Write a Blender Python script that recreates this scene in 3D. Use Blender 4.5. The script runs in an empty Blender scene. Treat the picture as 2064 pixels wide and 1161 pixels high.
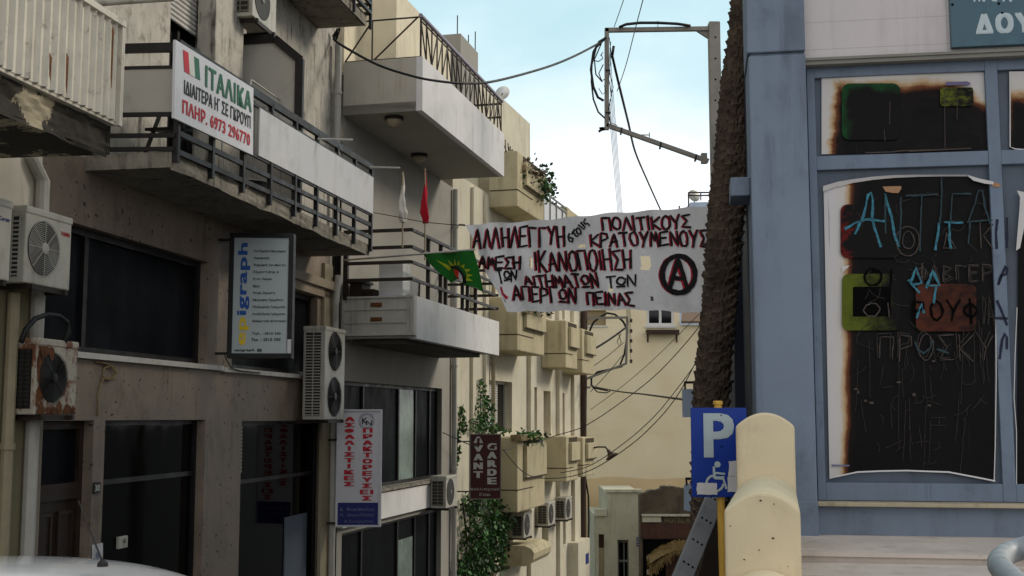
import bpy, bmesh, math, random
from mathutils import Vector, Matrix, noise as mnoise
random.seed(11)
S = bpy.context.scene
COL = S.collection
R_ = math.radians

# ---------------------------------------------------------------- camera
FPX, W, H, CX, CY, HOR = 2400.0, 2064.0, 1161.0, 1032.0, 580.5, 840.0
TH = math.atan((HOR - CY) / FPX)
EYE = Vector((0, 0, 3.0))
cam = bpy.data.cameras.new('camera')
cam.sensor_width = 36.0
cam.lens = 36.0 * FPX / W
cam.clip_start = 0.1
cam.clip_end = 3000
camo = bpy.data.objects.new('camera', cam)
COL.objects.link(camo)
camo.location = EYE
camo.rotation_euler = (math.pi / 2 + TH, 0, 0)
S.camera = camo

# ---------------------------------------------------------------- light
SUN_EL, SUN_AZ = R_(31), R_(70)          # azimuth from +Y towards +X
SUN_STR, SKY_STR = 1.9, 0.124
w = bpy.data.worlds.new('World')
S.world = w
w.use_nodes = True
nt = w.node_tree
nt.nodes.clear()
out = nt.nodes.new('ShaderNodeOutputWorld')
bg = nt.nodes.new('ShaderNodeBackground')
bg.inputs['Strength'].default_value = SKY_STR
sky = nt.nodes.new('ShaderNodeTexSky')
sky.sky_type = 'NISHITA'
sky.sun_disc = False
sky.sun_elevation = SUN_EL
sky.sun_rotation = SUN_AZ
sky.altitude = 0
sky.air_density = 1.0
sky.dust_density = 1.2
sky.ozone_density = 1.0
tc = nt.nodes.new('ShaderNodeTexCoord')
mp = nt.nodes.new('ShaderNodeMapping')
mp.inputs['Scale'].default_value = (1.0, 1.0, 2.2)
nz = nt.nodes.new('ShaderNodeTexNoise')
nz.inputs['Scale'].default_value = 2.6
nz.inputs['Detail'].default_value = 7
nz.inputs['Roughness'].default_value = 0.55
sep = nt.nodes.new('ShaderNodeSeparateXYZ')
elev = nt.nodes.new('ShaderNodeMapRange')      # cloud bank low over the street, thin veil above
elev.inputs['From Min'].default_value = 0.16
elev.inputs['From Max'].default_value = 0.29
elev.inputs['To Min'].default_value = 0.62
elev.inputs['To Max'].default_value = -0.06
add = nt.nodes.new('ShaderNodeMath'); add.operation = 'ADD'
cl = nt.nodes.new('ShaderNodeMapRange'); cl.interpolation_type = 'SMOOTHSTEP'
cl.inputs['From Min'].default_value = 0.42
cl.inputs['From Max'].default_value = 0.95
cl.inputs['To Min'].default_value = 0.0
cl.inputs['To Max'].default_value = 1.0
mix = nt.nodes.new('ShaderNodeMix'); mix.data_type = 'RGBA'
L = nt.links.new
L(tc.outputs['Generated'], mp.inputs['Vector'])
L(mp.outputs['Vector'], nz.inputs['Vector'])
L(tc.outputs['Generated'], sep.inputs['Vector'])
L(sep.outputs['Z'], elev.inputs['Value'])
L(nz.outputs['Fac'], add.inputs[0])
L(elev.outputs['Result'], add.inputs[1])
L(add.outputs[0], cl.inputs['Value'])
veil = nt.nodes.new('ShaderNodeMix'); veil.data_type = 'RGBA'      # thin cyan veil thickening into a white bank
veil.inputs['A'].default_value = (5.0, 7.3, 7.8, 1)
veil.inputs['B'].default_value = (10.6, 10.9, 11.2, 1)
L(cl.outputs['Result'], veil.inputs['Factor'])
mix.inputs['Factor'].default_value = 0.86
# the bright cloud lies up and down the street; overhead and to the sides the cover is greyer
ay = nt.nodes.new('ShaderNodeMath'); ay.operation = 'ABSOLUTE'
L(sep.outputs['Y'], ay.inputs[0])
ar_ = nt.nodes.new('ShaderNodeMapRange'); ar_.interpolation_type = 'SMOOTHSTEP'
ar_.inputs['From Min'].default_value = 0.3; ar_.inputs['From Max'].default_value = 0.86
zw = nt.nodes.new('ShaderNodeMath'); zw.operation = 'MULTIPLY'; zw.inputs[1].default_value = 0.8
L(sep.outputs['Z'], zw.inputs[0])
mxn = nt.nodes.new('ShaderNodeMath'); mxn.operation = 'MAXIMUM'
L(ay.outputs[0], mxn.inputs[0]); L(zw.outputs[0], mxn.inputs[1])
L(mxn.outputs[0], ar_.inputs['Value'])
side = nt.nodes.new('ShaderNodeMix'); side.data_type = 'RGBA'
side.inputs['A'].default_value = (1.5, 1.6, 1.7, 1)
L(ar_.outputs['Result'], side.inputs['Factor'])
bk = nt.nodes.new('ShaderNodeMapRange'); bk.interpolation_type = 'SMOOTHSTEP'
bk.inputs['From Min'].default_value = -0.2; bk.inputs['From Max'].default_value = 0.2
L(sep.outputs['Y'], bk.inputs['Value'])
fb_ = nt.nodes.new('ShaderNodeMix'); fb_.data_type = 'RGBA'      # plain white cloud behind the camera
fb_.inputs['A'].default_value = (10.4, 10.2, 10.1, 1)
L(bk.outputs['Result'], fb_.inputs['Factor'])
L(veil.outputs['Result'], fb_.inputs['B'])
L(fb_.outputs['Result'], side.inputs['B'])
L(sky.outputs['Color'], mix.inputs['A'])
L(side.outputs['Result'], mix.inputs['B'])
L(mix.outputs['Result'], bg.inputs['Color'])
L(bg.outputs['Background'], out.inputs['Surface'])

sl = bpy.data.lights.new('sun', 'SUN')
sl.energy = SUN_STR
sl.angle = R_(16)
sl.color = (1.0, 0.9, 0.76)
so = bpy.data.objects.new('sun', sl)
COL.objects.link(so)
so.location = (20, 10, 40)
sd = Vector((math.sin(SUN_AZ) * math.cos(SUN_EL), math.cos(SUN_AZ) * math.cos(SUN_EL), math.sin(SUN_EL)))
so.rotation_euler = sd.to_track_quat('Z', 'Y').to_euler()

S.view_settings.view_transform = 'Standard'
S.view_settings.look = 'None'
S.view_settings.exposure = 0.0
S.view_settings.gamma = 1.0

# ---------------------------------------------------------------- measuring helpers
def ray(px, py):
    u = (px - CX) / FPX
    v = (CY - py) / FPX
    return Vector((u, math.cos(TH) - v * math.sin(TH), math.sin(TH) + v * math.cos(TH)))

def at(px, py, Y):
    r = ray(px, py)
    return EYE + r * (Y / r.y)

class Fr:
    """vertical plane: u along it, o out of it, z up"""
    def __init__(s, p0, d):
        s.p0 = Vector((p0[0], p0[1], 0))
        s.d = Vector((d[0], d[1], 0)).normalized()
        s.n = Vector((s.d.y, -s.d.x, 0))
    def w(s, u, o, z):
        p = s.p0 + s.d * u + s.n * o
        return Vector((p.x, p.y, z))
    def hit(s, px, py, o=0.0):
        r = ray(px, py)
        p = s.p0 + s.n * o
        t = (p - EYE).dot(s.n) / r.dot(s.n)
        q = EYE + r * t
        return (q - s.p0).dot(s.d), q.z
    def u(s, px, o=0.0, py=600):
        return s.hit(px, py, o)[0]
    def z(s, px, py, o=0.0):
        return s.hit(px, py, o)[1]
    def perp(s, u, o=0.0):
        """frontal plane standing out of this one at u (u' = distance out of the wall)"""
        p = s.w(u, o, 0)
        return Fr((p.x, p.y), (s.n.x, s.n.y))

WORLD = Fr((0, 0), (1, 0))
def front(px, Y):
    p = at(px, HOR, Y)
    return Fr((p.x, p.y), (1, 0))

# ---------------------------------------------------------------- colours and materials
def lin(c):
    o = []
    for x in c:
        x = x / 255.0
        o.append(x / 12.92 if x <= 0.04045 else ((x + 0.055) / 1.055) ** 2.4)
    return tuple(o) + (1.0,)

class NT:
    def __init__(s, name):
        s.m = bpy.data.materials.new(name)
        s.m.use_nodes = True
        s.t = s.m.node_tree
        s.b = s.t.nodes['Principled BSDF']
        s.tc = s.t.nodes.new('ShaderNodeTexCoord')
        s.obj = s.tc.outputs['Object']
        s.uv = s.tc.outputs['UV']
    def link(s, a, b): s.t.links.new(a, b)
    def put(s, sock, v):
        if hasattr(v, 'links'): s.link(v, sock)
        else: sock.default_value = v
    def map(s, vec, sc, loc=(0, 0, 0)):
        n = s.t.nodes.new('ShaderNodeMapping')
        n.inputs['Scale'].default_value = sc
        n.inputs['Location'].default_value = loc
        s.link(vec, n.inputs['Vector'])
        return n.outputs['Vector']
    def noise(s, vec, sc, det=5, ro=.6):
        n = s.t.nodes.new('ShaderNodeTexNoise')
        n.inputs['Scale'].default_value = sc
        n.inputs['Detail'].default_value = det
        n.inputs['Roughness'].default_value = ro
        s.link(vec, n.inputs['Vector'])
        return n.outputs['Fac']
    def rng(s, v, a, b, c=0., d=1.):
        n = s.t.nodes.new('ShaderNodeMapRange')
        n.interpolation_type = 'SMOOTHSTEP'
        s.put(n.inputs['Value'], v)
        for k, x in zip(('From Min', 'From Max', 'To Min', 'To Max'), (a, b, c, d)):
            n.inputs[k].default_value = x
        return n.outputs['Result']
    def math(s, op, a, b=0.):
        n = s.t.nodes.new('ShaderNodeMath'); n.operation = op
        s.put(n.inputs[0], a); s.put(n.inputs[1], b)
        return n.outputs[0]
    def mix(s, f, a, b):
        n = s.t.nodes.new('ShaderNodeMix'); n.data_type = 'RGBA'
        s.put(n.inputs['Factor'], f); s.put(n.inputs['A'], a); s.put(n.inputs['B'], b)
        return n.outputs['Result']
    def bump(s, h, st, dist=.01):
        n = s.t.nodes.new('ShaderNodeBump')
        n.inputs['Strength'].default_value = st
        n.inputs['Distance'].default_value = dist
        s.link(h, n.inputs['Height'])
        s.link(n.outputs['Normal'], s.b.inputs['Normal'])
    def done(s, col, rough=.8, metal=0., spec=.4):
        s.put(s.b.inputs['Base Color'], col)
        s.put(s.b.inputs['Roughness'], rough)
        s.b.inputs['Metallic'].default_value = metal
        s.b.inputs['Specular IOR Level'].default_value = spec
        return s.m

def mul(c, k): return (c[0] * k, c[1] * k, c[2] * k, 1)

def mk(name, rgb, rough=.8, var=.14, sc=2.2, dirt=None, streak=None, bump=.2, bsc=60, metal=0., spec=.35, spots=None, joints=None, sharp=None):
    n = NT(name)
    c = lin(rgb)
    f = n.noise(n.obj, sc, 7, .62)
    col = n.mix(n.rng(f, .3, .7), mul(c, 1 - var), mul(c, 1 + var))
    if dirt:                                   # blotchy grime
        dc, amt, dsc = dirt
        lo_, hi_ = sharp or (.5, .72)
        g = n.rng(n.noise(n.map(n.obj, (1, 1, .8), (3.1, 1.7, 5.3)), dsc, 9, .7), lo_, hi_, 0, amt)
        col = n.mix(g, col, lin(dc))
    if streak:                                 # rain streaks
        dc, amt, dsc = streak
        g = n.rng(n.noise(n.map(n.obj, (1, 1, .09), (7.7, 4.1, .3)), dsc, 6, .62), .5, .7, 0, amt)
        g2 = n.rng(n.noise(n.obj, dsc * .25, 3), .35, .6)
        col = n.mix(n.math('MULTIPLY', g, g2), col, lin(dc))
    if spots:                                  # small pits
        dc, amt, dsc = spots
        g = n.rng(n.noise(n.map(n.obj, (1, 1, 1.3)), dsc, 2, .5), .66, .72, 0, amt)
        col = n.mix(g, col, lin(dc))
    if joints:
        bw, bh, dc = joints
        sp = n.t.nodes.new('ShaderNodeSeparateXYZ'); n.link(n.obj, sp.inputs[0])
        cb = n.t.nodes.new('ShaderNodeCombineXYZ')
        n.link(sp.outputs['X'], cb.inputs['X']); n.link(sp.outputs['Z'], cb.inputs['Y'])
        bt = n.t.nodes.new('ShaderNodeTexBrick')
        n.link(cb.outputs[0], bt.inputs['Vector'])
        bt.inputs['Scale'].default_value = 1.0
        bt.inputs['Mortar Size'].default_value = .0035
        bt.inputs['Mortar Smooth'].default_value = .4
        bt.inputs['Brick Width'].default_value = bw
        bt.inputs['Row Height'].default_value = bh
        bt.offset = 0.0
        col = n.mix(n.math('MULTIPLY', bt.outputs['Fac'], .55), col, lin(dc))
    if bump:
        n.bump(n.noise(n.obj, bsc, 5, .65), bump)
    rr = n.rng(f, .3, .7, max(rough - .1, .02), min(rough + .1, 1)) if rough > .25 else rough
    return n.done(col, rr, metal, spec)

def glass(name, rgb, rough=.12, spec=.35, haze=.16):
    n = NT(name)
    c = lin(rgb)
    f = n.noise(n.obj, 1.3, 4)
    col = n.mix(n.rng(f, .3, .7), mul(c, .7), mul(c, 1.35))
    sm = n.noise(n.map(n.obj, (1, 1, .4)), 5, 6)
    return n.done(col, n.rng(sm, .35, .75, rough, rough + haze), 0, spec)

MT = {}
def m(k): return MT[k]
GR = (38, 34, 28)
MT['marble'] = mk('travertine cladding', (135, 121, 107), .62, .2, 1.6, dirt=((86, 75, 63), .65, 2.6), streak=((80, 70, 59), .4, 8), spots=((42, 35, 29), .9, 13), bump=.14)
MT['marble_pale'] = mk('pale travertine trim', (158, 143, 123), .6, .1, 2, dirt=((108, 93, 76), .5, 2.4), bump=.1)
MT['sill'] = mk('white stone sill', (196, 192, 184), .6, .1, 3, dirt=((120, 112, 100), .5, 5))
MT['plaster_a'] = mk('weathered grey plaster', (182, 177, 166), .9, .16, 3.0, dirt=((100, 95, 84), .75, 5), streak=((52, 49, 43), .9, 13), bump=.4, bsc=35)
MT['concrete'] = mk('stained balcony concrete', (136, 130, 118), .92, .24, 2.4, dirt=((58, 53, 46), .85, 4.6), streak=(GR, .75, 10), bump=.55, bsc=28)
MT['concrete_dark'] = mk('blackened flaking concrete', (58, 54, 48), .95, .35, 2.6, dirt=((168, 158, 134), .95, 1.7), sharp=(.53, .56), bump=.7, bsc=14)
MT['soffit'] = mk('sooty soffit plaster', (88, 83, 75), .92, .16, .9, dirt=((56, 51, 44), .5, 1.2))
MT['plaster_z'] = mk('pale corner house plaster', (196, 190, 176), .9, .12, 1.4, streak=((120, 110, 92), .5, 7))
MT['ochre_z'] = mk('ochre base plaster', (126, 118, 94), .9, .12, 1.4)
MT['corrug'] = mk('flaking cream sheet metal', (200, 196, 183), .6, .1, 4, dirt=((122, 116, 104), .6, 9), streak=((132, 120, 104), .5, 8), sharp=(.56, .66), bump=.15)
MT['rust'] = mk('orange rust', (104, 64, 36), .9, .4, 14, dirt=((54, 36, 26), .85, 20), bump=.4)
MT['white_metal'] = mk('white enamelled metal', (182, 179, 168), .42, .07, 3, dirt=((150, 142, 124), .5, 5), streak=((104, 95, 80), .6, 9), bump=.05)
MT['rusty_metal'] = mk('rust eaten white metal', (178, 170, 154), .6, .12, 4, dirt=((112, 62, 34), .95, 5.0), sharp=(.49, .6), streak=((112, 64, 36), .85, 9), bump=.2)
MT['grille'] = mk('dark fan grille', (48, 46, 42), .6, .2, 6)
MT['grille_wire'] = mk('grey grille wire', (120, 116, 106), .5, .1, 6)
MT['black_metal'] = mk('black painted iron', (24, 23, 23), .5, .2, 5, dirt=((56, 52, 47), .3, 7), bump=.1)
MT['grey_panel'] = mk('grey balcony panel', (172, 169, 160), .6, .06, 1.5, dirt=((130, 124, 112), .4, 2.4))
MT['white_panel'] = mk('white balcony panel', (192, 192, 194), .55, .05, 1.2, dirt=((150, 148, 144), .5, 1.8), streak=((140, 136, 128), .35, 5))
MT['sign_white'] = mk('white sign sheet', (206, 206, 210), .45, .03, 2, dirt=((176, 174, 172), .4, 4))
MT['ltr_green'] = mk('green lettering', (30, 98, 70), .5, .08, 6, bump=0)
MT['ltr_red'] = mk('red lettering', (186, 26, 44), .5, .1, 6, bump=0)
MT['ltr_black'] = mk('black lettering', (26, 26, 30), .5, .1, 6, bump=0)
MT['ltr_navy'] = mk('navy lettering', (26, 48, 122), .5, .1, 6, bump=0)
MT['ltr_blue'] = mk('blue lettering', (24, 82, 160), .5, .1, 6, bump=0)
MT['ltr_yellow'] = mk('yellow lettering', (226, 196, 40), .5, .1, 6, bump=0)
MT['ltr_white'] = mk('white lettering', (206, 206, 200), .5, .06, 6, bump=0)
MT['ltr_grey'] = mk('faint lettering', (112, 118, 146), .5, .06, 6, bump=0)
MT['frame_dark'] = mk('dark anodised frame', (24, 23, 23), .5, .15, 5)
MT['glass_dark'] = glass('dark window glass', (11, 13, 14), .03, .35, .06)
MT['glass_blue'] = glass('blue black window film', (18, 20, 24), .4, .03)
MT['glass_black'] = glass('black shop glass', (6, 7, 7), .03, .06, .06)
MT['glass_pale'] = glass('pale reflective glass', (120, 136, 128), .25, .4)
MT['shutter'] = mk('white roller shutter', (188, 186, 180), .55, .06, 3, dirt=((130, 124, 112), .4, 5))
MT['wood_dark'] = mk('dark varnished wood', (46, 34, 27), .55, .25, 5)
MT['pipe'] = mk('grey white drainpipe', (176, 174, 166), .6, .08, 4, streak=((104, 96, 82), .5, 9))
MT['pipe_yel'] = mk('yellowed pipe', (152, 141, 116), .6, .1, 4)
MT['cable'] = mk('black cable rubber', (24, 24, 26), .55, .1, 8, bump=0)
MT['rope'] = mk('straw rope', (130, 110, 76), .9, .2, 20)
MT['plaster_bw'] = mk('white painted render', (222, 221, 220), .85, .05, 1.4, dirt=((178, 174, 168), .4, 1.8), streak=((140, 134, 124), .35, 5), bump=.2)
MT['plaster_bg'] = mk('warm grey render', (158, 154, 145), .88, .07, 1.0, dirt=((130, 124, 112), .35, 1.4), bump=.2)
MT['plaster_bc'] = mk('cream penthouse render', (224, 214, 188), .88, .07, 1.2, dirt=((176, 162, 132), .35, 2.4), streak=((140, 124, 98), .35, 6))
MT['plaster_bn'] = mk('rust streaked parapet render', (184, 180, 168), .88, .07, 1.1, dirt=((150, 144, 130), .4, 1.6), streak=((140, 100, 60), .5, 4.2))
MT['rail_brown'] = mk('brown black rail iron', (44, 36, 32), .55, .2, 6)
MT['rail_tube'] = mk('mauve plastic handrail', (150, 144, 158), .5, .08, 6)
MT['lamp_glass'] = mk('dusty lamp glass', (170, 158, 136), .5, .1, 9)
MT['white_plastic'] = mk('white plastic', (212, 212, 208), .45, .04, 4, bump=0)
MT['fabric_white'] = mk('off white cloth', (200, 196, 188), .95, .08, 6)
MT['fabric_red'] = mk('red cloth', (172, 22, 40), .95, .14, 8)
MT['fabric_green'] = mk('green cloth', (22, 104, 30), .9, .14, 7)
MT['ray_yellow'] = mk('yellow print', (158, 170, 30), .9, .12, 7, bump=0)
MT['print_red'] = mk('red print', (206, 44, 26), .9, .1, 7, bump=0)
MT['print_black'] = mk('black print', (16, 14, 18), .9, .1, 7, bump=0)
MT['paint_black'] = mk('black brush paint', (18, 15, 20), .75, .3, 14, bump=0)
MT['paint_red'] = mk('crimson spray paint', (172, 24, 52), .8, .2, 14, bump=0)
MT['plaster_c'] = mk('pale yellow render', (208, 201, 180), .88, .07, 1.3, dirt=((172, 162, 136), .45, 1.8), streak=((130, 121, 102), .4, 5))
MT['balc_c'] = mk('mustard balcony render', (188, 177, 144), .88, .08, 1.5, dirt=((152, 139, 106), .5, 2.2), streak=((106, 94, 70), .5, 5))
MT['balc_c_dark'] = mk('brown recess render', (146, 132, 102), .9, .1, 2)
MT['joint'] = mk('dark joint', (64, 54, 38), .95, .2, 8)
MT['terracotta'] = mk('weathered trough', (140, 124, 92), .9, .15, 9)
MT['wood_pole'] = mk('weathered brown pole', (66, 50, 42), .92, .2, 5, streak=((30, 24, 20), .7, 9), bump=.5)
MT['pole_conc'] = mk('grey pole concrete', (142, 138, 130), .9, .09, 4, dirt=((108, 102, 94), .4, 6))
MT['steel'] = mk('galvanised steel', (150, 152, 152), .45, .08, 6, metal=.6)
MT['porcelain'] = mk('brown porcelain', (70, 52, 44), .3, .1, 9)
MT['plaster_d'] = None
MT['pale_blue'] = mk('pale blue render', (186, 202, 222), .88, .05, 1.6)
MT['roof_tile'] = mk('brown roof tile', (112, 92, 78), .9, .15, 9)
MT['plaster_f'] = mk('grey green render', (196, 194, 172), .9, .07, 1.6, dirt=((150, 146, 124), .4, 2.4), streak=((110, 104, 84), .4, 7))
MT['stone_g'] = mk('sooty ruined masonry', (92, 82, 68), .95, .3, 1.6, dirt=((48, 41, 34), .8, 2.4), bump=.7, bsc=12)
MT['fascia_g'] = mk('red brown boards', (82, 56, 46), .85, .25, 3, streak=((46, 34, 28), .7, 10))
MT['straw'] = mk('dry straw', (122, 101, 62), .95, .45, 14, bump=.5)
MT['void'] = mk('dark interior', (10, 9, 9), .95, .3, 2, spec=.08, bump=0)
MT['blue'] = mk('blue grey painted render', (122, 136, 154), .78, .08, 1.0, dirt=((92, 103, 120), .65, 1.9), streak=((80, 88, 100), .55, 5), bump=.35, bsc=70)
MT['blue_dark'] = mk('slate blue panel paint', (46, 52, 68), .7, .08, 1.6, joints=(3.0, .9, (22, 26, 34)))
MT['blue_frame'] = mk('blue window frame paint', (112, 127, 146), .6, .09, 1.8, dirt=((80, 92, 108), .6, 3), streak=((76, 86, 99), .5, 9), bump=.1)
MT['blue_board'] = mk('grey blue window board', (84, 95, 109), .55, .1, 1.2, dirt=((68, 76, 88), .5, 2.4), streak=((60, 67, 78), .4, 7), bump=.06)
MT['tile_w'] = mk('white wall tile', (208, 202, 202), .6, .04, 1.2, joints=(1.6, .245, (146, 140, 140)), dirt=((180, 173, 171), .4, 2), streak=((160, 153, 148), .35, 4))
MT['strip'] = mk('grey metal strip', (128, 126, 118), .5, .1, 3)
MT['sill_r'] = mk('beige stone sill', (176, 166, 142), .75, .12, 4, dirt=((118, 106, 82), .65, 5))
MT['teal'] = mk('weathered teal enamel', (74, 106, 120), .5, .1, 2.2, dirt=((50, 76, 106), .6, 3.2), streak=((46, 66, 84), .4, 8))
MT['teal_ltr'] = mk('ice blue letter vinyl', (190, 206, 212), .5, .05, 6, bump=0)
MT['paper'] = mk('white paper', (206, 204, 204), .8, .04, 6, bump=0)
MT['tape'] = mk('brown tape', (170, 130, 96), .7, .15, 20, bump=0)
MT['cyan'] = mk('cyan spray paint', (52, 116, 136), .7, .5, 26, bump=0)
MT['cyan_dim'] = mk('thin cyan spray paint', (36, 58, 66), .7, .35, 18, bump=0)
MT['scratch'] = mk('scratched outline', (74, 66, 62), .8, .35, 30, bump=0)
MT['scratch_dim'] = mk('faint scratched outline', (46, 42, 40), .8, .35, 30, bump=0)
MT['mark_black'] = mk('black marker paint', (28, 34, 56), .7, .15, 9, bump=0)
MT['balus'] = mk('cream balustrade paint', (221, 207, 174), .8, .06, 1.6, dirt=((192, 176, 142), .5, 2.2), bump=.25, streak=((164, 146, 112), .35, 7))
MT['steps'] = mk('white marble paving', (206, 196, 187), .7, .1, 2.2, dirt=((158, 146, 134), .6, 4), bump=.1)
MT['handrail'] = mk('galvanised handrail', (146, 152, 156), .55, .12, 14, dirt=((186, 192, 194), .6, 24), metal=.2, bump=.2)
MT['psign'] = mk('blue road sign sheet', (6, 52, 146), .4, .06, 4, bump=0)
MT['psign_w'] = mk('reflective white sheet', (176, 190, 194), .4, .04, 5, bump=0)
MT['pole_yel'] = mk('yellow pole paint', (214, 170, 74), .6, .1, 6, dirt=((160, 116, 44), .5, 8))
MT['plank'] = mk('grey aluminium plank', (134, 136, 138), .5, .08, 4, dirt=((96, 97, 98), .5, 6), metal=.15)
MT['palm'] = mk('fibrous palm trunk', (84, 72, 61), .95, .5, 3, dirt=((30, 25, 21), .85, 4.5), streak=((112, 98, 82), .4, 20), bump=.9, bsc=40)
MT['leaf'] = mk('green leaf', (62, 108, 44), .6, .5, 5, spec=.4, bump=0)
MT['leaf_dark'] = mk('dark green leaf', (36, 66, 31), .6, .5, 5, spec=.35, bump=0)
MT['leaf_red'] = mk('dry reddish leaf', (92, 68, 62), .8, .4, 9, bump=0)
MT['carpaint'] = mk('white car paint', (240, 240, 242), .12, .01, 1, spec=.7, bump=0)
MT['carpaint'].node_tree.nodes['Principled BSDF'].inputs['Coat Weight'].default_value = 1.0
MT['tyre'] = mk('tyre rubber', (24, 24, 24), .85, .1, 9)
MT['asphalt'] = mk('asphalt', (62, 62, 62), .92, .2, 1.2, dirt=((44, 44, 44), .5, 3), bump=.5)
MT['maroon'] = mk('maroon sign sheet', (74, 22, 22), .45, .1, 4, bump=0)
MT['navy_panel'] = mk('navy sign panel', (20, 30, 104), .45, .08, 4, bump=0)
MT['insul'] = mk('epigraphic sign face', (176, 186, 188), .4, .04, 3, bump=0)

def banner_mat():
    n = NT('white banner cloth')
    f = n.noise(n.map(n.obj, (1, 1, .6)), 2.4, 6)
    col = n.mix(n.rng(f, .3, .7), lin((236, 234, 236)), lin((250, 249, 250)))
    n.bump(n.noise(n.map(n.obj, (1, 1, .5)), 3.2, 5), .9, .06)
    tr = n.t.nodes.new('ShaderNodeBsdfTranslucent')
    n.link(col, tr.inputs['Color'])
    n.done(col, .92, 0, .2)
    ms = n.t.nodes.new('ShaderNodeMixShader')
    ms.inputs[0].default_value = .28
    o = n.t.nodes['Material Output']
    n.link(n.b.outputs[0], ms.inputs[1]); n.link(tr.outputs[0], ms.inputs[2])
    n.link(ms.outputs[0], o.inputs['Surface'])
    return n.m
MT['banner'] = banner_mat()

def d_wall_mat():
    n = NT('two tone apricot render')
    sp = n.t.nodes.new('ShaderNodeSeparateXYZ'); n.link(n.obj, sp.inputs[0])
    wv = n.math('MULTIPLY', n.noise(n.map(n.obj, (.35, 1, 0)), .8, 2), .9)
    hgt = n.math('ADD', sp.outputs['Z'], wv)
    up = n.rng(hgt, DLINE, DLINE + .07)
    f = n.noise(n.obj, .7, 7)
    a = n.mix(n.rng(f, .3, .7), lin((216, 190, 146)), lin((224, 201, 160)))
    b = n.mix(n.rng(f, .3, .7), lin((230, 215, 180)), lin((237, 225, 194)))
    col = n.mix(up, a, b)
    g = n.rng(n.noise(n.map(n.obj, (.12, 1, 1.2)), 1.4, 6), .55, .75, 0, .3)
    col = n.mix(g, col, lin((196, 170, 122)))
    n.bump(n.noise(n.obj, 20, 4), .15)
    return n.done(col, .9, 0, .3)

def poster_mat(name, left, top, right_rise, seed):
    """white print scorched brown to black away from its left and top edge (UV = the sheet itself)"""
    n = NT(name)
    sp = n.t.nodes.new('ShaderNodeSeparateXYZ'); n.link(n.uv, sp.inputs[0])
    s, t = sp.outputs['X'], sp.outputs['Y']           # t down
    nz = n.math('MULTIPLY', n.math('SUBTRACT', n.noise(n.map(n.uv, (3, 3, 1), (seed, 0, 0)), 2.2, 6, .6), .5), .07)
    e1 = n.math('SUBTRACT', n.math('ADD', s, n.math('MULTIPLY', t, .04)), left)
    rise = n.rng(s, .72, 1.0, 0, right_rise)
    e2 = n.math('MULTIPLY', n.math('SUBTRACT', n.math('SUBTRACT', t, top), rise), .35)
    e = n.math('ADD', n.math('MINIMUM', e1, e2), nz)
    cr = n.t.nodes.new('ShaderNodeValToRGB')
    el = cr.color_ramp.elements
    el[0].position = .0; el[0].color = lin((206, 204, 204))
    el[1].position = 1.; el[1].color = lin((9, 8, 9))
    for p, c in ((.28, (204, 200, 194)), (.46, (190, 160, 120)), (.6, (110, 62, 36)), (.78, (26, 15, 13))):
        x = el.new(p); x.color = lin(c)
    n.link(n.rng(e, -.1, .085), cr.inputs[0])
    col = cr.outputs['Color']
    sc = n.rng(n.noise(n.map(n.uv, (60, 1.6, 1), (seed, 3, 0)), 1.0, 3, .5), .69, .74, 0, .35)   # scratches down the soot
    col = n.mix(sc, col, lin((60, 58, 56)))
    n.bump(n.noise(n.map(n.uv, (6, 9, 1)), 3, 5), .3, .006)
    return n.done(col, n.rng(nz, -.03, .03, .4, .65), 0, .14)

def burnt_print(name, rgb, lo, hi, seed, mode='edge'):
    """printed colour scorched black away from its left and top edge, or in blotches"""
    n = NT(name)
    f = n.math('MULTIPLY', n.math('SUBTRACT', n.noise(n.map(n.uv, (1, 1, 1), (seed, seed, 0)), 4.2, 7, .62), .5), .5 if mode == 'edge' else 1.6)
    sp = n.t.nodes.new('ShaderNodeSeparateXYZ'); n.link(n.uv, sp.inputs[0])
    if mode == 'edge': e = n.math('MINIMUM', sp.outputs['X'], sp.outputs['Y'])
    elif mode == 'left': e = n.math('MULTIPLY', sp.outputs['X'], 1.)
    else: e = n.math('ADD', n.math('MULTIPLY', sp.outputs['X'], .3), .35)
    k = n.rng(n.math('ADD', e, f), lo, hi)
    return n.done(n.mix(k, lin(rgb), lin((12, 10, 10))), .55, 0, .14)

# ---------------------------------------------------------------- mesh builder
ORG = {}
def tag(o, label=None, cat=None, group=None, kind=None):
    if label: o['label'] = label
    if cat: o['category'] = cat
    if group: o['group'] = group
    if kind: o['kind'] = kind
    return o

def thing(name, loc, label, cat, group=None):
    o = bpy.data.objects.new(name, None)
    o.empty_display_size = .2
    COL.objects.link(o)
    o.location = loc
    ORG[o.name] = Vector(loc)
    return tag(o, label, cat, group)

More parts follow.
